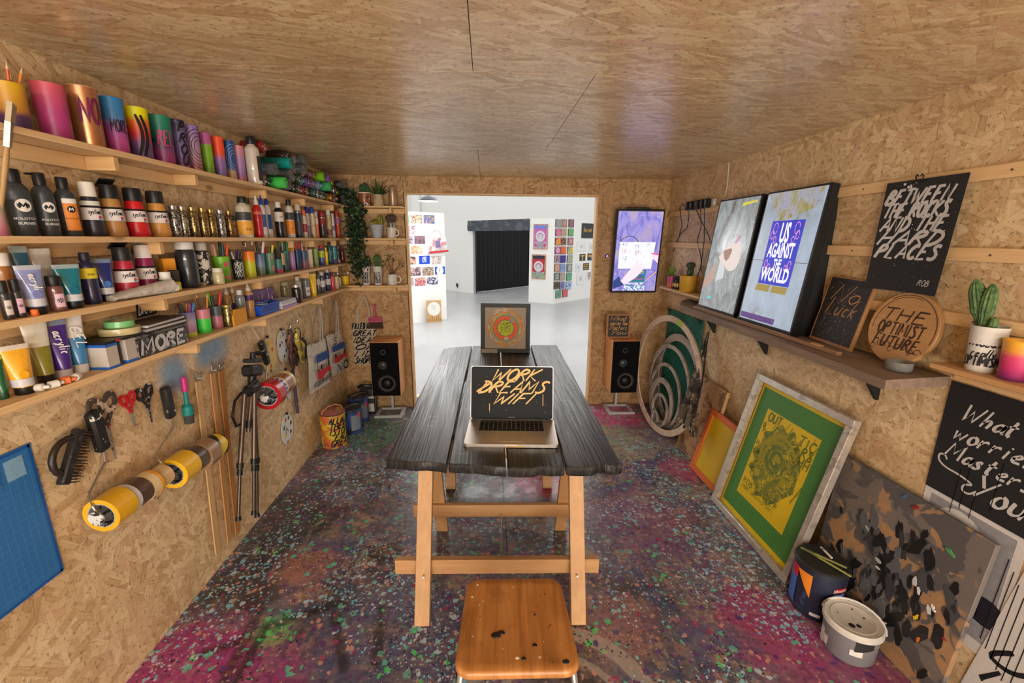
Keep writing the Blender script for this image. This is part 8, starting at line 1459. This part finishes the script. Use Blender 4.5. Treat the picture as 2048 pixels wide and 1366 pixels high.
for i in range(4):
    g_ = .0035; f0, f1, b0, b1 = [Vector((*p, 0)) for p in (F[i], F[i+1], Bk[i], Bk[i+1])]; f0.x += g_; b0.x += g_; f1.x -= g_; b1.x -= g_; n = 9; out = []
    for k in range(n+1):
        u = k/n; p = f0+(f1-f0)*u; j = rr.uniform(-.006, .006)-(.012 if i in (2, 3) and k in (5, 6) else 0)*-1; out.append((p.x, p.y+j))
    m_ = 8
    for k in range(1, m_): p = f1+(b1-f1)*k/m_; out.append((p.x+rr.uniform(-.002, .0015), p.y))
    for k in range(n+1):
        u = k/n; p = b1+(b0-b1)*u; y = p.y+rr.uniform(-.004, .004)
        if i == 0: y -= .06*max(0, u-.3)**2
        out.append((p.x, y))
    for k in range(1, m_): p = b0+(f0-b0)*k/m_; out.append((p.x+rr.uniform(-.0015, .002), p.y))
    out = [(x-.07, y-2.45) for x, y in out]; dz = (0, .001, -.001, .0005)[i]
    mb = MB(); N = len(out); A_ = sum(out[q][0]*out[(q+1) % N][1]-out[(q+1) % N][0]*out[q][1] for q in range(N)); out = out if A_ > 0 else out[::-1]
    cx, cy = sum(p[0] for p in out)/N, sum(p[1] for p in out)/N
    ins = lambda s: [(cx+(x-cx)*(1-s/.11), cy+(y-cy)*(1-s/.95)) for x, y in out]
    L0, L1 = ins(.004), out; vs = [(x, y, ZT-TH+dz) for x, y in ins(.003)]+[(x, y, ZT-TH+.006+dz) for x, y in L1]+[(x, y, ZT-.005+dz) for x, y in L1]+[(x, y, ZT+dz) for x, y in L0]
    mb.add(vs, [tuple(range(N-1, -1, -1)), tuple(range(3*N, 4*N))]+[(k*N+q, k*N+(q+1) % N, (k+1)*N+(q+1) % N, (k+1)*N+q) for k in range(3) for q in range(N)]); mb.build('plank', CH, tb, 35)
PT = pine('trestle_pine', 2, (200, 156, 106), (172, 126, 80)); PTX = pine('trestle_pine_x', 0, (196, 152, 104), (168, 122, 78))
def stick(p, name, a, b, w, d, m, side=(1, 0, 0)):
    a, b = Vector(a), Vector(b); L = (b-a).length; return MB(frame(a, side, b-a)).bbox((0, L/2, 0), (w, L, d), .002).build(name, m, p)
def trestle(y0, y1, x0, x1, label, yaw=-.04, rod=True):
    t = thing('wooden_trestle', label, 'trestle', ((x0+x1)/2, (y0+y1)/2, 0), yaw); hw, hd = (x1-x0)/2, (y1-y0)/2
    for sy in (-1, 1):
        for sx in (-1, 1):
            stick(t, 'leg', (sx*hw, sy*hd, .0), (sx*(hw-.028), sy*.05, ZT-TH-.004), .063, .036, PT)
            MB(frame((sx*hw*.985, sy*(hd-.06)-.019*1.0, .2), (1, 0, 0), (0, .3*-sy, 1))).lathe([(.005, 0), (.004, .002)], 10).build('screw', STEEL, t) if sy < 0 else None
        stick(t, 'rail', (-hw-.13, sy*(hd-.112), .2), (hw+.10, sy*(hd-.112), .2), .07, .03, PTX, (0, 0, 1))
    MB().bbox((0, 0, ZT-TH-.042), (2*hw-.12, .06, .07), .003).build('top_beam', PTX, t)
    if rod: MB().tube([(.0, -hd+.13, .19), (.0, 0, .165), (.0, hd-.13, .19)], .003, 6).build('stay_cord', mat((196, 178, 150), .7), t)
    return t
trestle(1.525, 2.15, -.27, .395, 'front pine trestle holding up the black table'); trestle(2.56, 3.17, -.235, .4, 'rear pine trestle holding up the black table', -.03, False)
# ---- laptop
Y_ = -.067; LM = T(.096, 1.64, ZT+.0015) @ rz(Y_); t = thing('laptop', 'open silver laptop showing gold brush lettering', 'laptop', M=LM); AL = mat((206, 196, 186), .35, .75); w, d = .393, .262
def rrect(w, d, r, n=5): return [(sx*(w/2-r)+r*math.cos(a), sy*(d/2-r)+r*math.sin(a)) for (sx, sy, q) in ((1, 1, 0), (-1, 1, 1), (-1, -1, 2), (1, -1, 3)) for a in [math.pi/2*(q+k/n) for k in range(n+1)]]
MB(T(0, d/2, 0)).prism(rrect(w, d, .014), 0, .014).build('base', AL, t, 30); MB(T(0, .185, 0)).prism(rrect(.29, .115, .004), .0139, .0142).build('keyboard_well', mat((120, 114, 108), .5), t, 0)
mb = MB(); 
for r_ in range(6):
    for k in range(14):
        if r_ == 0 and 3 < k < 9: continue
        mb.bbox((-.134+k*.0206, .136+r_*.0194, .0152), (.0172, .0158 if r_ < 5 else .009, .0018), .0006)
mb.bbox((-.134+6*.0206, .136, .0152), (.0995, .0158, .0018), .0006); o = mb.build('keys', mat((20, 20, 21), .5), t, 30); o['kind'] = 'stuff'
MB(T(.0, .065, 0)).prism(rrect(.105, .08, .004), .0138, .0143).build('trackpad', mat((192, 184, 176), .3, .7), t, 20); MB().bbox((-.0, .0006, .0105), (.05, .002, .005), .0005).build('latch_notch', mat((224, 214, 200), .4), t); MB().bbox((.02, .0, .0045), (.07, .002, .004), .0005).build('yellow_tape', mat((222, 176, 40), .5), t)
MB().tube([(-.16, d-.006, .013), (.16, d-.006, .013)], .006, 10).build('hinge', mat((40, 39, 39), .4), t)
LD = T(0, d-.004, .012) @ Matrix.Rotation(math.pi/2-.25, 4, 'X'); lw, lh = .388, .25
MB(LD @ T(0, lh/2, 0)).prism(rrect(lw, lh, .012), -.007, 0).build('lid', AL, t, 30); MB(LD @ T(0, lh/2, 0)).prism(rrect(lw-.004, lh-.004, .011), 0, .0008).build('bezel', mat((10, 10, 11), .3, spec=.1), t, 20)
GOLD = mat((196, 158, 84), .45, emit=.22); SC = LD @ T(0, 0, .0009); tmp = thing('x', 'x', 'x')
MB(SC).box((0, lh/2+.006, 0), (.358, .206, .0003)).build('display', mat((12, 11, 10), .3, spec=.1), t, 0)
for s_, h_, wd_, x0_, y0_ in (('WORK', .055, .215, -.10, .182), ('DREAMS', .055, .315, -.16, .125), ('WIFI', .05, .18, -.095, .073)): letter(t, [s_], GOLD, h_, wd_, .5, .17, 1, 'L', .0006, M=SC, origin=(x0_, y0_), jit=.012, track=.06)
mb = MB(); mb.ribbon([(-.166, .13), (-.12, .16), (-.1, .17)], .01, .0006); mb.build('brush_flourish', GOLD, t, 0, SC)
for i, (x, y0, y1) in enumerate([(-.105, .075, .04), (.146, .12, .065)]): MB().ribbon([(x, y0), (x, y1)], .004, .0006).build('paint_drip', GOLD, t, 0, SC)
rr = random.Random(6)
for i in range(34): r_ = rr.uniform(.0006, .0018); MB(SC @ T(rr.uniform(-.16, .165), rr.uniform(.03, .2), .0003)).lathe([(r_, 0), (r_*.6, .0003)], 7).build('paint_dot', GOLD, t, 0)
printed(t, 'MacBook Pro', mat((170, 168, 166), .4), .006, SC @ T(0, .01, 0)); bpy.data.objects.remove(tmp)
# ---- framed picture
FM = frame((.137, 3.182, ZT+.001), (1, -.10, 0), (.0, .09, 1)); t = thing('framed_picture', 'black framed ring painting standing at the far table end', 'picture', M=FM); S = .372; BF = mat((26, 24, 24), .5); b = .03
for (c, d_) in (((0, b/2, 0), (S, b, .022)), ((0, S-b/2, 0), (S, b, .022)), ((-S/2+b/2, S/2, 0), (b, S-2*b, .022)), ((S/2-b/2, S/2, 0), (b, S-2*b, .022))): MB().bbox(c, d_, .001).build('frame_bar', BF, t)
MB().box((0, S/2, -.004), (S-2*b+.004, S-2*b+.004, .004)).build('mount_board', mat((168, 154, 136), .7), t, 0); MB().box((0, S/2, -.009), (S-.01, S-.01, .004)).build('back_board', mat((120, 96, 70), .8), t, 0); MB(frame((0, .12, -.011), (0, 0, -1), (0, 1, 0))).prism([(0, -.12), (.0, .1), (.012, .1), (.1, -.112)], -.02, .02).build('easel_strut', mat((60, 52, 46), .8), t, 0)
O_ = T(0, S/2, -.0018); rr = random.Random(12)
for i in range(110):
    a = rr.uniform(0, 2*math.pi); r_ = rr.uniform(.1, .14); da = rr.uniform(.15, .45); MB(O_).ribbon([(r_*math.cos(a+da*k/4)*1.0, (r_+.004*k)*math.sin(a+da*k/4)) for k in range(5)], rr.uniform(.006, .012), .0002+.00001*i).build('brush_stroke', mat([(198, 142, 66), (206, 156, 84), (186, 128, 56), (204, 184, 160)][i % 4], .6), t, 0)
for (r0, r1, a0, a1, c) in ((.098, .092, 0, 6.2831853, (104, 150, 74)), (.09, .064, 1.1, 4.6, (236, 92, 36)), (.09, .064, 5.0, 6.9, (236, 92, 36)), (.09, .064, 4.6, 5.0, (206, 180, 160)), (.064, .059, 0, 6.2831853, (92, 84, 96))): MB(O_).annulus(r0, r1, .0009, .0014, 36, None, a0, a1).build('painted_ring', mat(c, .55), t, 0)
MB(O_).lathe([(.059, .0009), (.059, .0013)], 32).build('lime_disc', mat((190, 202, 30), .55), t, 0); letter(t, ['WORK', 'HARD', 'STAY'], mat((50, 60, 30), .6), .026, .088, .25, .14, 1.1, 'C', .0016, M=O_, origin=(0, .02)); MB().bbox((-S/2+.066, .012, .0115), (.12, .026, .001), .0003).build('caption_strip', mat((170, 160, 148), .6), t); printed(t, '#WORKDREAMS', INK, .017, T(-S/2+.066, .012, .0122))
# ---- stool
t = thing('wooden_stool', 'worn wooden school stool with tubular metal legs', 'stool', (.083, 1.102, 0), -.03)
g = NG('stool_seat'); v = g.obj(); gr = g.noise(g.mapping(v, scale=(40, 3, 10)), 1.0, 4, .6, .5)['Fac']; bg = g.noise(v, 9, 3, .6)['Fac']; c = g.ramp(gr, [(.25, (144, 92, 44)), (.5, (176, 118, 62)), (.75, (196, 140, 82))]); c = g.mix(g.step(bg, .5, .7, 0, .45), c, lin((122, 70, 30))); st = g.noise(g.mapping(v, loc=(4, 4, 0)), 26, 3, .6)['Fac']; c = g.mix(g.step(st, .70, .73), c, lin((36, 28, 22))); st2 = g.noise(g.mapping(v, loc=(9, 1, 0)), 60, 2, .5)['Fac']; c = g.mix(g.step(st2, .74, .76), c, lin((226, 214, 196))); g.col(c); g.rough(.36); SEAT = g.m
n = 28; base = rrect(.352, .34, .045, 7); mb = MB(); N = len(base); rings = []
for (s, z) in ((.94, .432), (.985, .434), (1.0, .44), (1.0, .449), (.985, .455), (.95, .458), (.8, .4565), (.45, .453), (.15, .452)): rings.append([(x*s*(1-.09*(y*s+.17)/.34), y*s, z-.004*(abs(y)/.17)**2*0) for x, y in base])
vs = [p for r_ in rings for p in r_]; mb.add(vs, [(k*N+q, k*N+(q+1) % N, (k+1)*N+(q+1) % N, (k+1)*N+q) for k in range(len(rings)-1) for q in range(N)]+[tuple(range(N-1, -1, -1)), tuple(range((len(rings)-1)*N, len(rings)*N))]); mb.build('seat', SEAT, t, 50)
for (x, y, s, c) in ((-.06, -.05, .016, (40, 30, 24)), (-.045, -.042, .012, (44, 34, 26)), (.052, -.085, .008, (26, 20, 18)), (.018, -.128, .007, (30, 24, 20)), (.0, -.125, .006, (206, 190, 170)), (.135, -.14, .012, (40, 32, 30)), (-.125, .14, .004, (215, 205, 190)), (-.14, .09, .004, (222, 214, 200)), (.06, .02, .004, (40, 30, 24))): MB(T(x, y, .4535 if abs(x) < .1 and abs(y) < .1 else .456)).lathe([(s, .0), (s*.8, .0022), (s*.2, .0026)], 11, None, False, el=(1, .7)).build('paint_spot', mat(c, .4), t, 0)
LG = mat((186, 182, 176), .3, .8)
for sx in (-1, 1):
    MB().tube([(sx*.215, -.2, .012), (sx*.175, -.15, .30), (sx*.158, -.13, .415), (sx*.15, -.11, .4245), (sx*.15, .11, .4245), (sx*.158, .13, .415), (sx*.172, .15, .30), (sx*.2, .19, .012)], .0095, 10).build('leg_loop', LG, t)
    for sy in (-1, 1): MB().lathe([(.013, 0), (.014, .004), (.012, .022)], 12, T(sx*(.215 if sy < 0 else .2), sy*(.2 if sy < 0 else .19), 0)).build('rubber_foot', BLACK, t)
for sy in (-1, 1): MB().tube([(-.178, sy*.155, .25), (.178, sy*.155, .25)], .007, 8).build('stretcher', LG, t)
# ================================================================== prints and things in the hall
PLN = {'part': ((-1.503, 8.579), (-.844, 9.052)), 'jamb': ((1.124, 11.61), (1.72, 11.22)), 'right': ((1.72, 11.22), (3.018, 12.456))}
def onwall(pl, s, z, out=.002):
    (ax, ay), (bx, by) = PLN[pl]; d = Vector((bx-ax, by-ay, 0)).normalized(); p = Vector((ax, ay, 0))+d*s; n = Vector((d.y, -d.x, 0)); p = p+n*out; return frame((p.x, p.y, z), d, (0, 0, 1))
GO = mat((206, 160, 70), .5)
for i, (pl, s, z, w, h, pal, kind, lab) in enumerate(HALL_PRINTS):
    if kind == 'tile': w *= .9
    if pl == 'right': s = max(s, .02+w/2) if s < .2 else s
    nm = {'photo': 'photo_print', 'framed': 'framed_poster', 'tile': 'square_print'}.get(kind, 'wall_print'); t = thing(nm, lab, 'print' if kind != 'framed' else 'poster', M=onwall(pl, s, z), group={'photo': 'photos on the partition', 'tile': 'small prints in a grid'}.get(kind))
    dp = {'photo': .003, 'tile': .02, 'framed': .02}.get(kind, .006)
    MB().bbox((0, 0, dp/2), (w, h, dp), .001).build('mount', mat((190, 150, 104), .6) if kind == 'framed' else mat((60, 58, 58), .6) if kind == 'tile' else mat((226, 224, 220), .6), t)
    a = artmat(pal, 26 if kind != 'tile' else 34, i*1.7+1) if len(pal) > 1 else mat(pal[0], .6)
    MB().box((0, 0, dp+.0005), (w*.97, h*.97, .001) if kind != 'framed' else (w*.9, h*.94, .001)).build('image', a, t, 0); zt = dp+.0015
    if kind == 'framed':
        g0, g1 = ((120, 126, 206), (196, 100, 176)) if 'upper' in lab else ((52, 44, 52), (186, 46, 64)); MB().box((0, h*.12, zt), (w*.86, h*.66, .001)).build('field', gmat([(0, g1), (1, g0)]) if 0 else mat(g1, .6), t, 0); MB().box((0, h*.38, zt+.001), (w*.86, h*.14, .001)).build('top_band', mat(g0, .6), t, 0)
        MB(T(0, h*.02, 0)).annulus(w*.33, w*.2, zt+.002, zt+.003, 24).build('halo', mat((206, 206, 212), .6), t, 0); MB().prism([(w*.16*math.cos(k*.524), h*.0+h*.12*math.sin(k*.524)) for k in range(12)], zt+.002, zt+.0035).build('figure_head', mat((196, 198, 202), .6), t, 0); MB().prism([(-w*.24, -h*.42), (w*.24, -h*.42), (w*.12, -h*.08), (-w*.12, -h*.08)], zt+.001, zt+.0025).build('figure_body', mat((150, 156, 158), .6), t, 0)
        for q in (-1, 1): MB(T(q*w*.32, -h*.34, 0)).lathe([(w*.1, zt+.001), (w*.1, zt+.0028)], 12).build('flower', mat((206, 70, 130) if 'upper' in lab else (120, 190, 90), .6), t, 0)
    elif kind == 'tile':
        rr = random.Random(i); MB(T(0, 0, 0)).annulus(min(w, h)*rr.uniform(.25, .4), min(w, h)*rr.uniform(.12, .2), zt, zt+.001, 16).build('motif', mat(pal[rr.randrange(len(pal))], .6), t, 0)
    elif kind == 'blackgold': letter(t, ['loves'], GO, h*.3, w*.66, .3, .2, 1, 'C', zt, origin=(0, -h*.05))
    elif kind == 'gold1': MB().prism([(-w*.1, -h*.4), (w*.1, -h*.4), (w*.08, h*.1), (w*.34, h*.2), (w*.3, h*.34), (-w*.3, h*.34), (-w*.34, h*.2), (-w*.08, h*.1)], zt, zt+.001).build('gold_figure', GO, t, 0)
    elif kind == 'gold2': MB().prism([(-w*.38, h*.05), (w*.3, -h*.1), (w*.36, h*.3), (-w*.3, h*.34)], zt, zt+.001).build('gold_shape', GO, t, 0); MB().prism([(w*.08, -h*.38), (w*.36, -h*.3), (w*.3, -h*.05), (w*.06, -h*.1)], zt, zt+.001).build('blue_shape', mat((50, 130, 200), .6), t, 0)
    elif kind == 'gold3':
        for q in (-.28, .0, .26): MB().prism([(-w*.4, h*(q-.07)), (w*.4, h*(q-.04)), (w*.38, h*(q+.08)), (-w*.38, h*(q+.05))], zt, zt+.001).build('gold_band', GO, t, 0)
    elif kind == 'letters':
        for q, s_ in enumerate(('GEO', 'ORG', 'ES')): printed(t, s_, INK, h*.34, T(0, h*(.3-.3*q), zt), bold=.03)
    elif kind == 'pale': MB(T(0, 0, 0)).annulus(min(w, h)*.16, min(w, h)*.1, zt, zt+.001, 14).build('motif', mat((150, 150, 156) if i % 2 else (200, 150, 120), .6), t, 0)
    if 'royal blue' in lab: letter(t, ['JOY', 'US'], WHITEP, h*.3, w*.4, .1, .24, 1.05, 'C', zt, origin=(0, .01))
    if 'floral' in lab:
        for q in (-1, 1): MB().prism([(q*w*.48, -h*.46), (q*w*.25, -h*.46), (q*w*.34, -h*.1), (q*w*.32, h*.2), (q*w*.2, h*.46), (q*w*.48, h*.46)], zt, zt+.001).build('blue_border', mat((30, 80, 180), .6), t, 0)
        letter(t, ['I'], mat((30, 60, 150), .6), h*.4, None, 0, .2, 1, 'C', zt, origin=(0, -h*.2))
# tote bag hung on the partition
t, *C4 = tote([(.40, 1.64), (.80, 1.645), (.86, 1.36), (.40, 1.33)], (.59, 1.80), 'red and white patterned tote bag hung on the partition', org=onwall('part', 0, 0, .05), thick=.04, col=(226, 214, 212), sw=.03)
rr = random.Random(3)
for i in range(12): u, v_ = rr.uniform(.04, .82), rr.uniform(.06, .72); patch(t, C4, (u, u+.13), (v_, v_+.16), mat((214, 140, 146), .7), .025, 'pattern_patch', .05)
patch(t, C4, (.38, .62), (.28, .72), mat((110, 104, 150), .7), .0255, 'crest_print'); patch(t, C4, (.02, .98), (.94, 1.06), mat((190, 30, 44), .7), .03, 'red_base')
# cardboard sign
t = thing('cardboard_sign', 'cardboard sign with white circle print standing by the partition', 'sign', M=frame((-1.06, 8.70, -.0495), (.659, .2, 0), (0, .08, 1))); MB().bbox((0, .22, 0), (.30, .44, .012), .002).build('card', mat((196, 158, 108), .7), t); n = 28; MB().prism([(.13*math.cos(2*math.pi*k/n), .27+.14*math.sin(2*math.pi*k/n)) for k in range(n)], .006, .007).build('white_circle', mat((226, 222, 214), .6), t, 0)
for k in range(7): x = -.13+.043*k; MB().prism([(x-.02, .03), (x+.02, .03), (x+.006, .09+.03*(k % 3)), (x-.004, .09+.03*(k % 3))], .0072, .0078).build('spire_print', mat((170, 128, 76), .7), t, 0)
for k in range(5): MB().box((0, .34-.022*k, .0074), (.1-.012*k, .005, .0006)).build('text_line', mat((170, 160, 146), .7), t, 0)
# pendant lamp
lx, ly = -1.0, 7.9; lz = 2.225
t = thing('pendant_lamp', 'grey factory pendant lamp hanging in the hall', 'lamp', (lx, ly, lz)); MB().lathe([(.165, 0), (.168, .006), (.15, .05), (.09, .085), (.05, .1), (.042, .15), (.03, .16)], 40, None, False, True).build('shade', mat((66, 72, 80), .35), t); MB().lathe([(.163, .002), (.14, .048), (.05, .08)], 40, None, False, True).build('shade_lining', mat((235, 235, 230), .5), t); MB().lathe([(.0, -.004), (.13, -.002), (.15, .004), (.0, .012)][1:3]+[(.05, .03)], 32, None, True, False).build('bulb_diffuser', mat((255, 250, 240), .4, emit=4), t); MB().tube([(0, 0, .16), (0, 0, 3.8)], .006, 6).build('flex', mat((50, 52, 56), .5), t)
pd = bpy.data.lights.new('pendant_bulb', 'POINT'); pd.energy = 60; pd.shadow_soft_size = .08; po = bpy.data.objects.new('pendant_bulb', pd); COL.objects.link(po); po.location = (lx, ly, lz-.03)
# projector bracket high on the far wall, dark doorstop
t = thing('ceiling_projector', 'small white projector high up behind the doorway', 'projector', (2.2, 13.2, 3.05)); MB().bbox((0, 0, 0), (.5, .3, .09), .02).build('case', mat((200, 198, 194), .5), t); MB().lathe([(.05, 0), (.06, .04)], 16, T(-.1, -.15, 0) @ Matrix.Rotation(math.pi/2, 4, 'X')).build('lens', mat((70, 70, 72), .3), t); MB().tube([(0, 0, .04), (0, 0, 1.5)], .015, 8).build('drop_pole', mat((190, 188, 184), .4), t)
t = thing('floor_socket', 'small black socket on the booth wall near the floor', 'socket', M=frame((-.93, 13.955, .16), (.69, -.72, 0), (0, 0, 1))); MB().bbox((0, 0, .02), (.07, .1, .04), .008).build('socket', BLACK, t); MB().bbox((0, -.06, .01), (.02, .08, .01), .002).build('flex', BLACK, t)
# scraps on the hall floor by the door
rr = random.Random(40)
for i in range(22):
    c = [(230, 190, 90), (226, 120, 160), (235, 230, 225), (60, 60, 66), (220, 170, 60)][i % 5]; x, y = rr.uniform(-.74, -.3), rr.uniform(4.12, 4.5); a = rr.uniform(0, 3)
    t = tag(MB(T(x, y, -.0495+.0006*i) @ rz(a)).bbox((0, 0, 0), (rr.uniform(.06, .14), rr.uniform(.04, .1), .0006), .0002).build('paper_scrap', mat(c, .6), None, 0), '%s paper scrap lying on the hall floor outside the doorway' % ['ochre', 'pink', 'white', 'black', 'yellow'][i % 5], 'paper', 'paper scraps on the hall floor')

# ================================================================== pieces that belong to a part go one level down
SUB = {'flip_lid': 'cap', 'rim': 'cup_body', 'soil': 'pot tumbler cup mug', 'well_rim': 'plate', 'paint': 'plate', 'smear': 'plate', 'tick_marks': 'ruler', 'keys': 'base', 'keyboard_well': 'base', 'trackpad': 'base', 'latch_notch': 'base', 'yellow_tape': 'base', 'display': 'lid', 'bezel': 'lid', 'brush_flourish': 'lid', 'woofer_ring': 'baffle', 'woofer_cone': 'baffle', 'dust_cap': 'baffle', 'tweeter_ring': 'baffle', 'tweeter_dome': 'baffle', 'port_ring': 'baffle', 'emulsion': 'mesh', 'seal_line': 'mesh', 'stencil_arc': 'mesh', 'stencil_image': 'mesh', 'stencil_stroke': 'mesh', 'paint_dab': 'board', 'painted_ring': 'mount_board', 'brush_stroke': 'mount_board', 'lime_disc': 'mount_board', 'paint_spot': 'seat lid', 'blue_print': 'bag_body', 'red_print': 'bag_body', 'pattern_patch': 'bag_body', 'crest_print': 'bag_body', 'red_base': 'bag_body', 'motif': 'image', 'field': 'image', 'top_band': 'image', 'halo': 'image', 'figure_head': 'image', 'figure_body': 'image', 'flower': 'image', 'lid_ridge': 'lid', 'colour_dot': 'body', 'stripe': 'body', 'label_band': 'body tube_body', 'label_panel': 'body tin', 'label_strip': 'body', 'logo_disc': 'body', 'flower_mark': 'body', 'swatch_disc': 'tube_body', 'brush_mark': 'cup_body panel', 'contour_lines': 'cup_body', 'paint_patch': 'cup_body', 'paint_dot': 'sheet lid', 'paint_drip': 'sheet lid tin_body', 'flourish': 'sheet', 'grid_lines': 'mat_sheet', 'border': 'mat_sheet', 'info_panel': 'mat_sheet', 'scratch': 'black_face board', 'scroll': 'disc', 'scribed_ring': 'disc', 'core': 'tape', 'grey_picture': 'sheet', 'dark_shape': 'sheet', 'pale_ring': 'sheet', 'corner_weld': 'frame_bar', 'blue_label': 'bucket', 'red_flash': 'bucket', 'orange_tag': 'bucket', 'small_label': 'bucket', 'brand_strip': 'bucket', 'code_strip': 'bucket', 'white_panel': 'tub tin', 'black_label': 'tub', 'white_swoosh': 'tub', 'barcode': 'tub',
 'lettering': 'picture sheet lid bag_body cup_body body tube_body black_face mesh mount_board disc tumbler cup tin_body mat_sheet stock bucket pot_side card basket_body image lower_box'}
bpy.context.view_layer.update()
base = lambda o: o.name.split('.')[0]
for th in [o for o in bpy.data.objects if o.parent is None and o.children]:
    kids = list(th.children); parts = {}
    for k in kids: parts.setdefault(base(k), k)
    for k in kids:
        b = base(k); tgt = 'picture' if b.startswith('picture_') and b != 'picture' else SUB.get(b)
        if not tgt: continue
        for n in tgt.split():
            p = parts.get(n)
            if p is not None and p is not k and base(p) not in SUB:
                m = p.matrix_local.inverted() @ k.matrix_local; k.parent = p; k.matrix_parent_inverse = Matrix.Identity(4); k.matrix_local = m; break
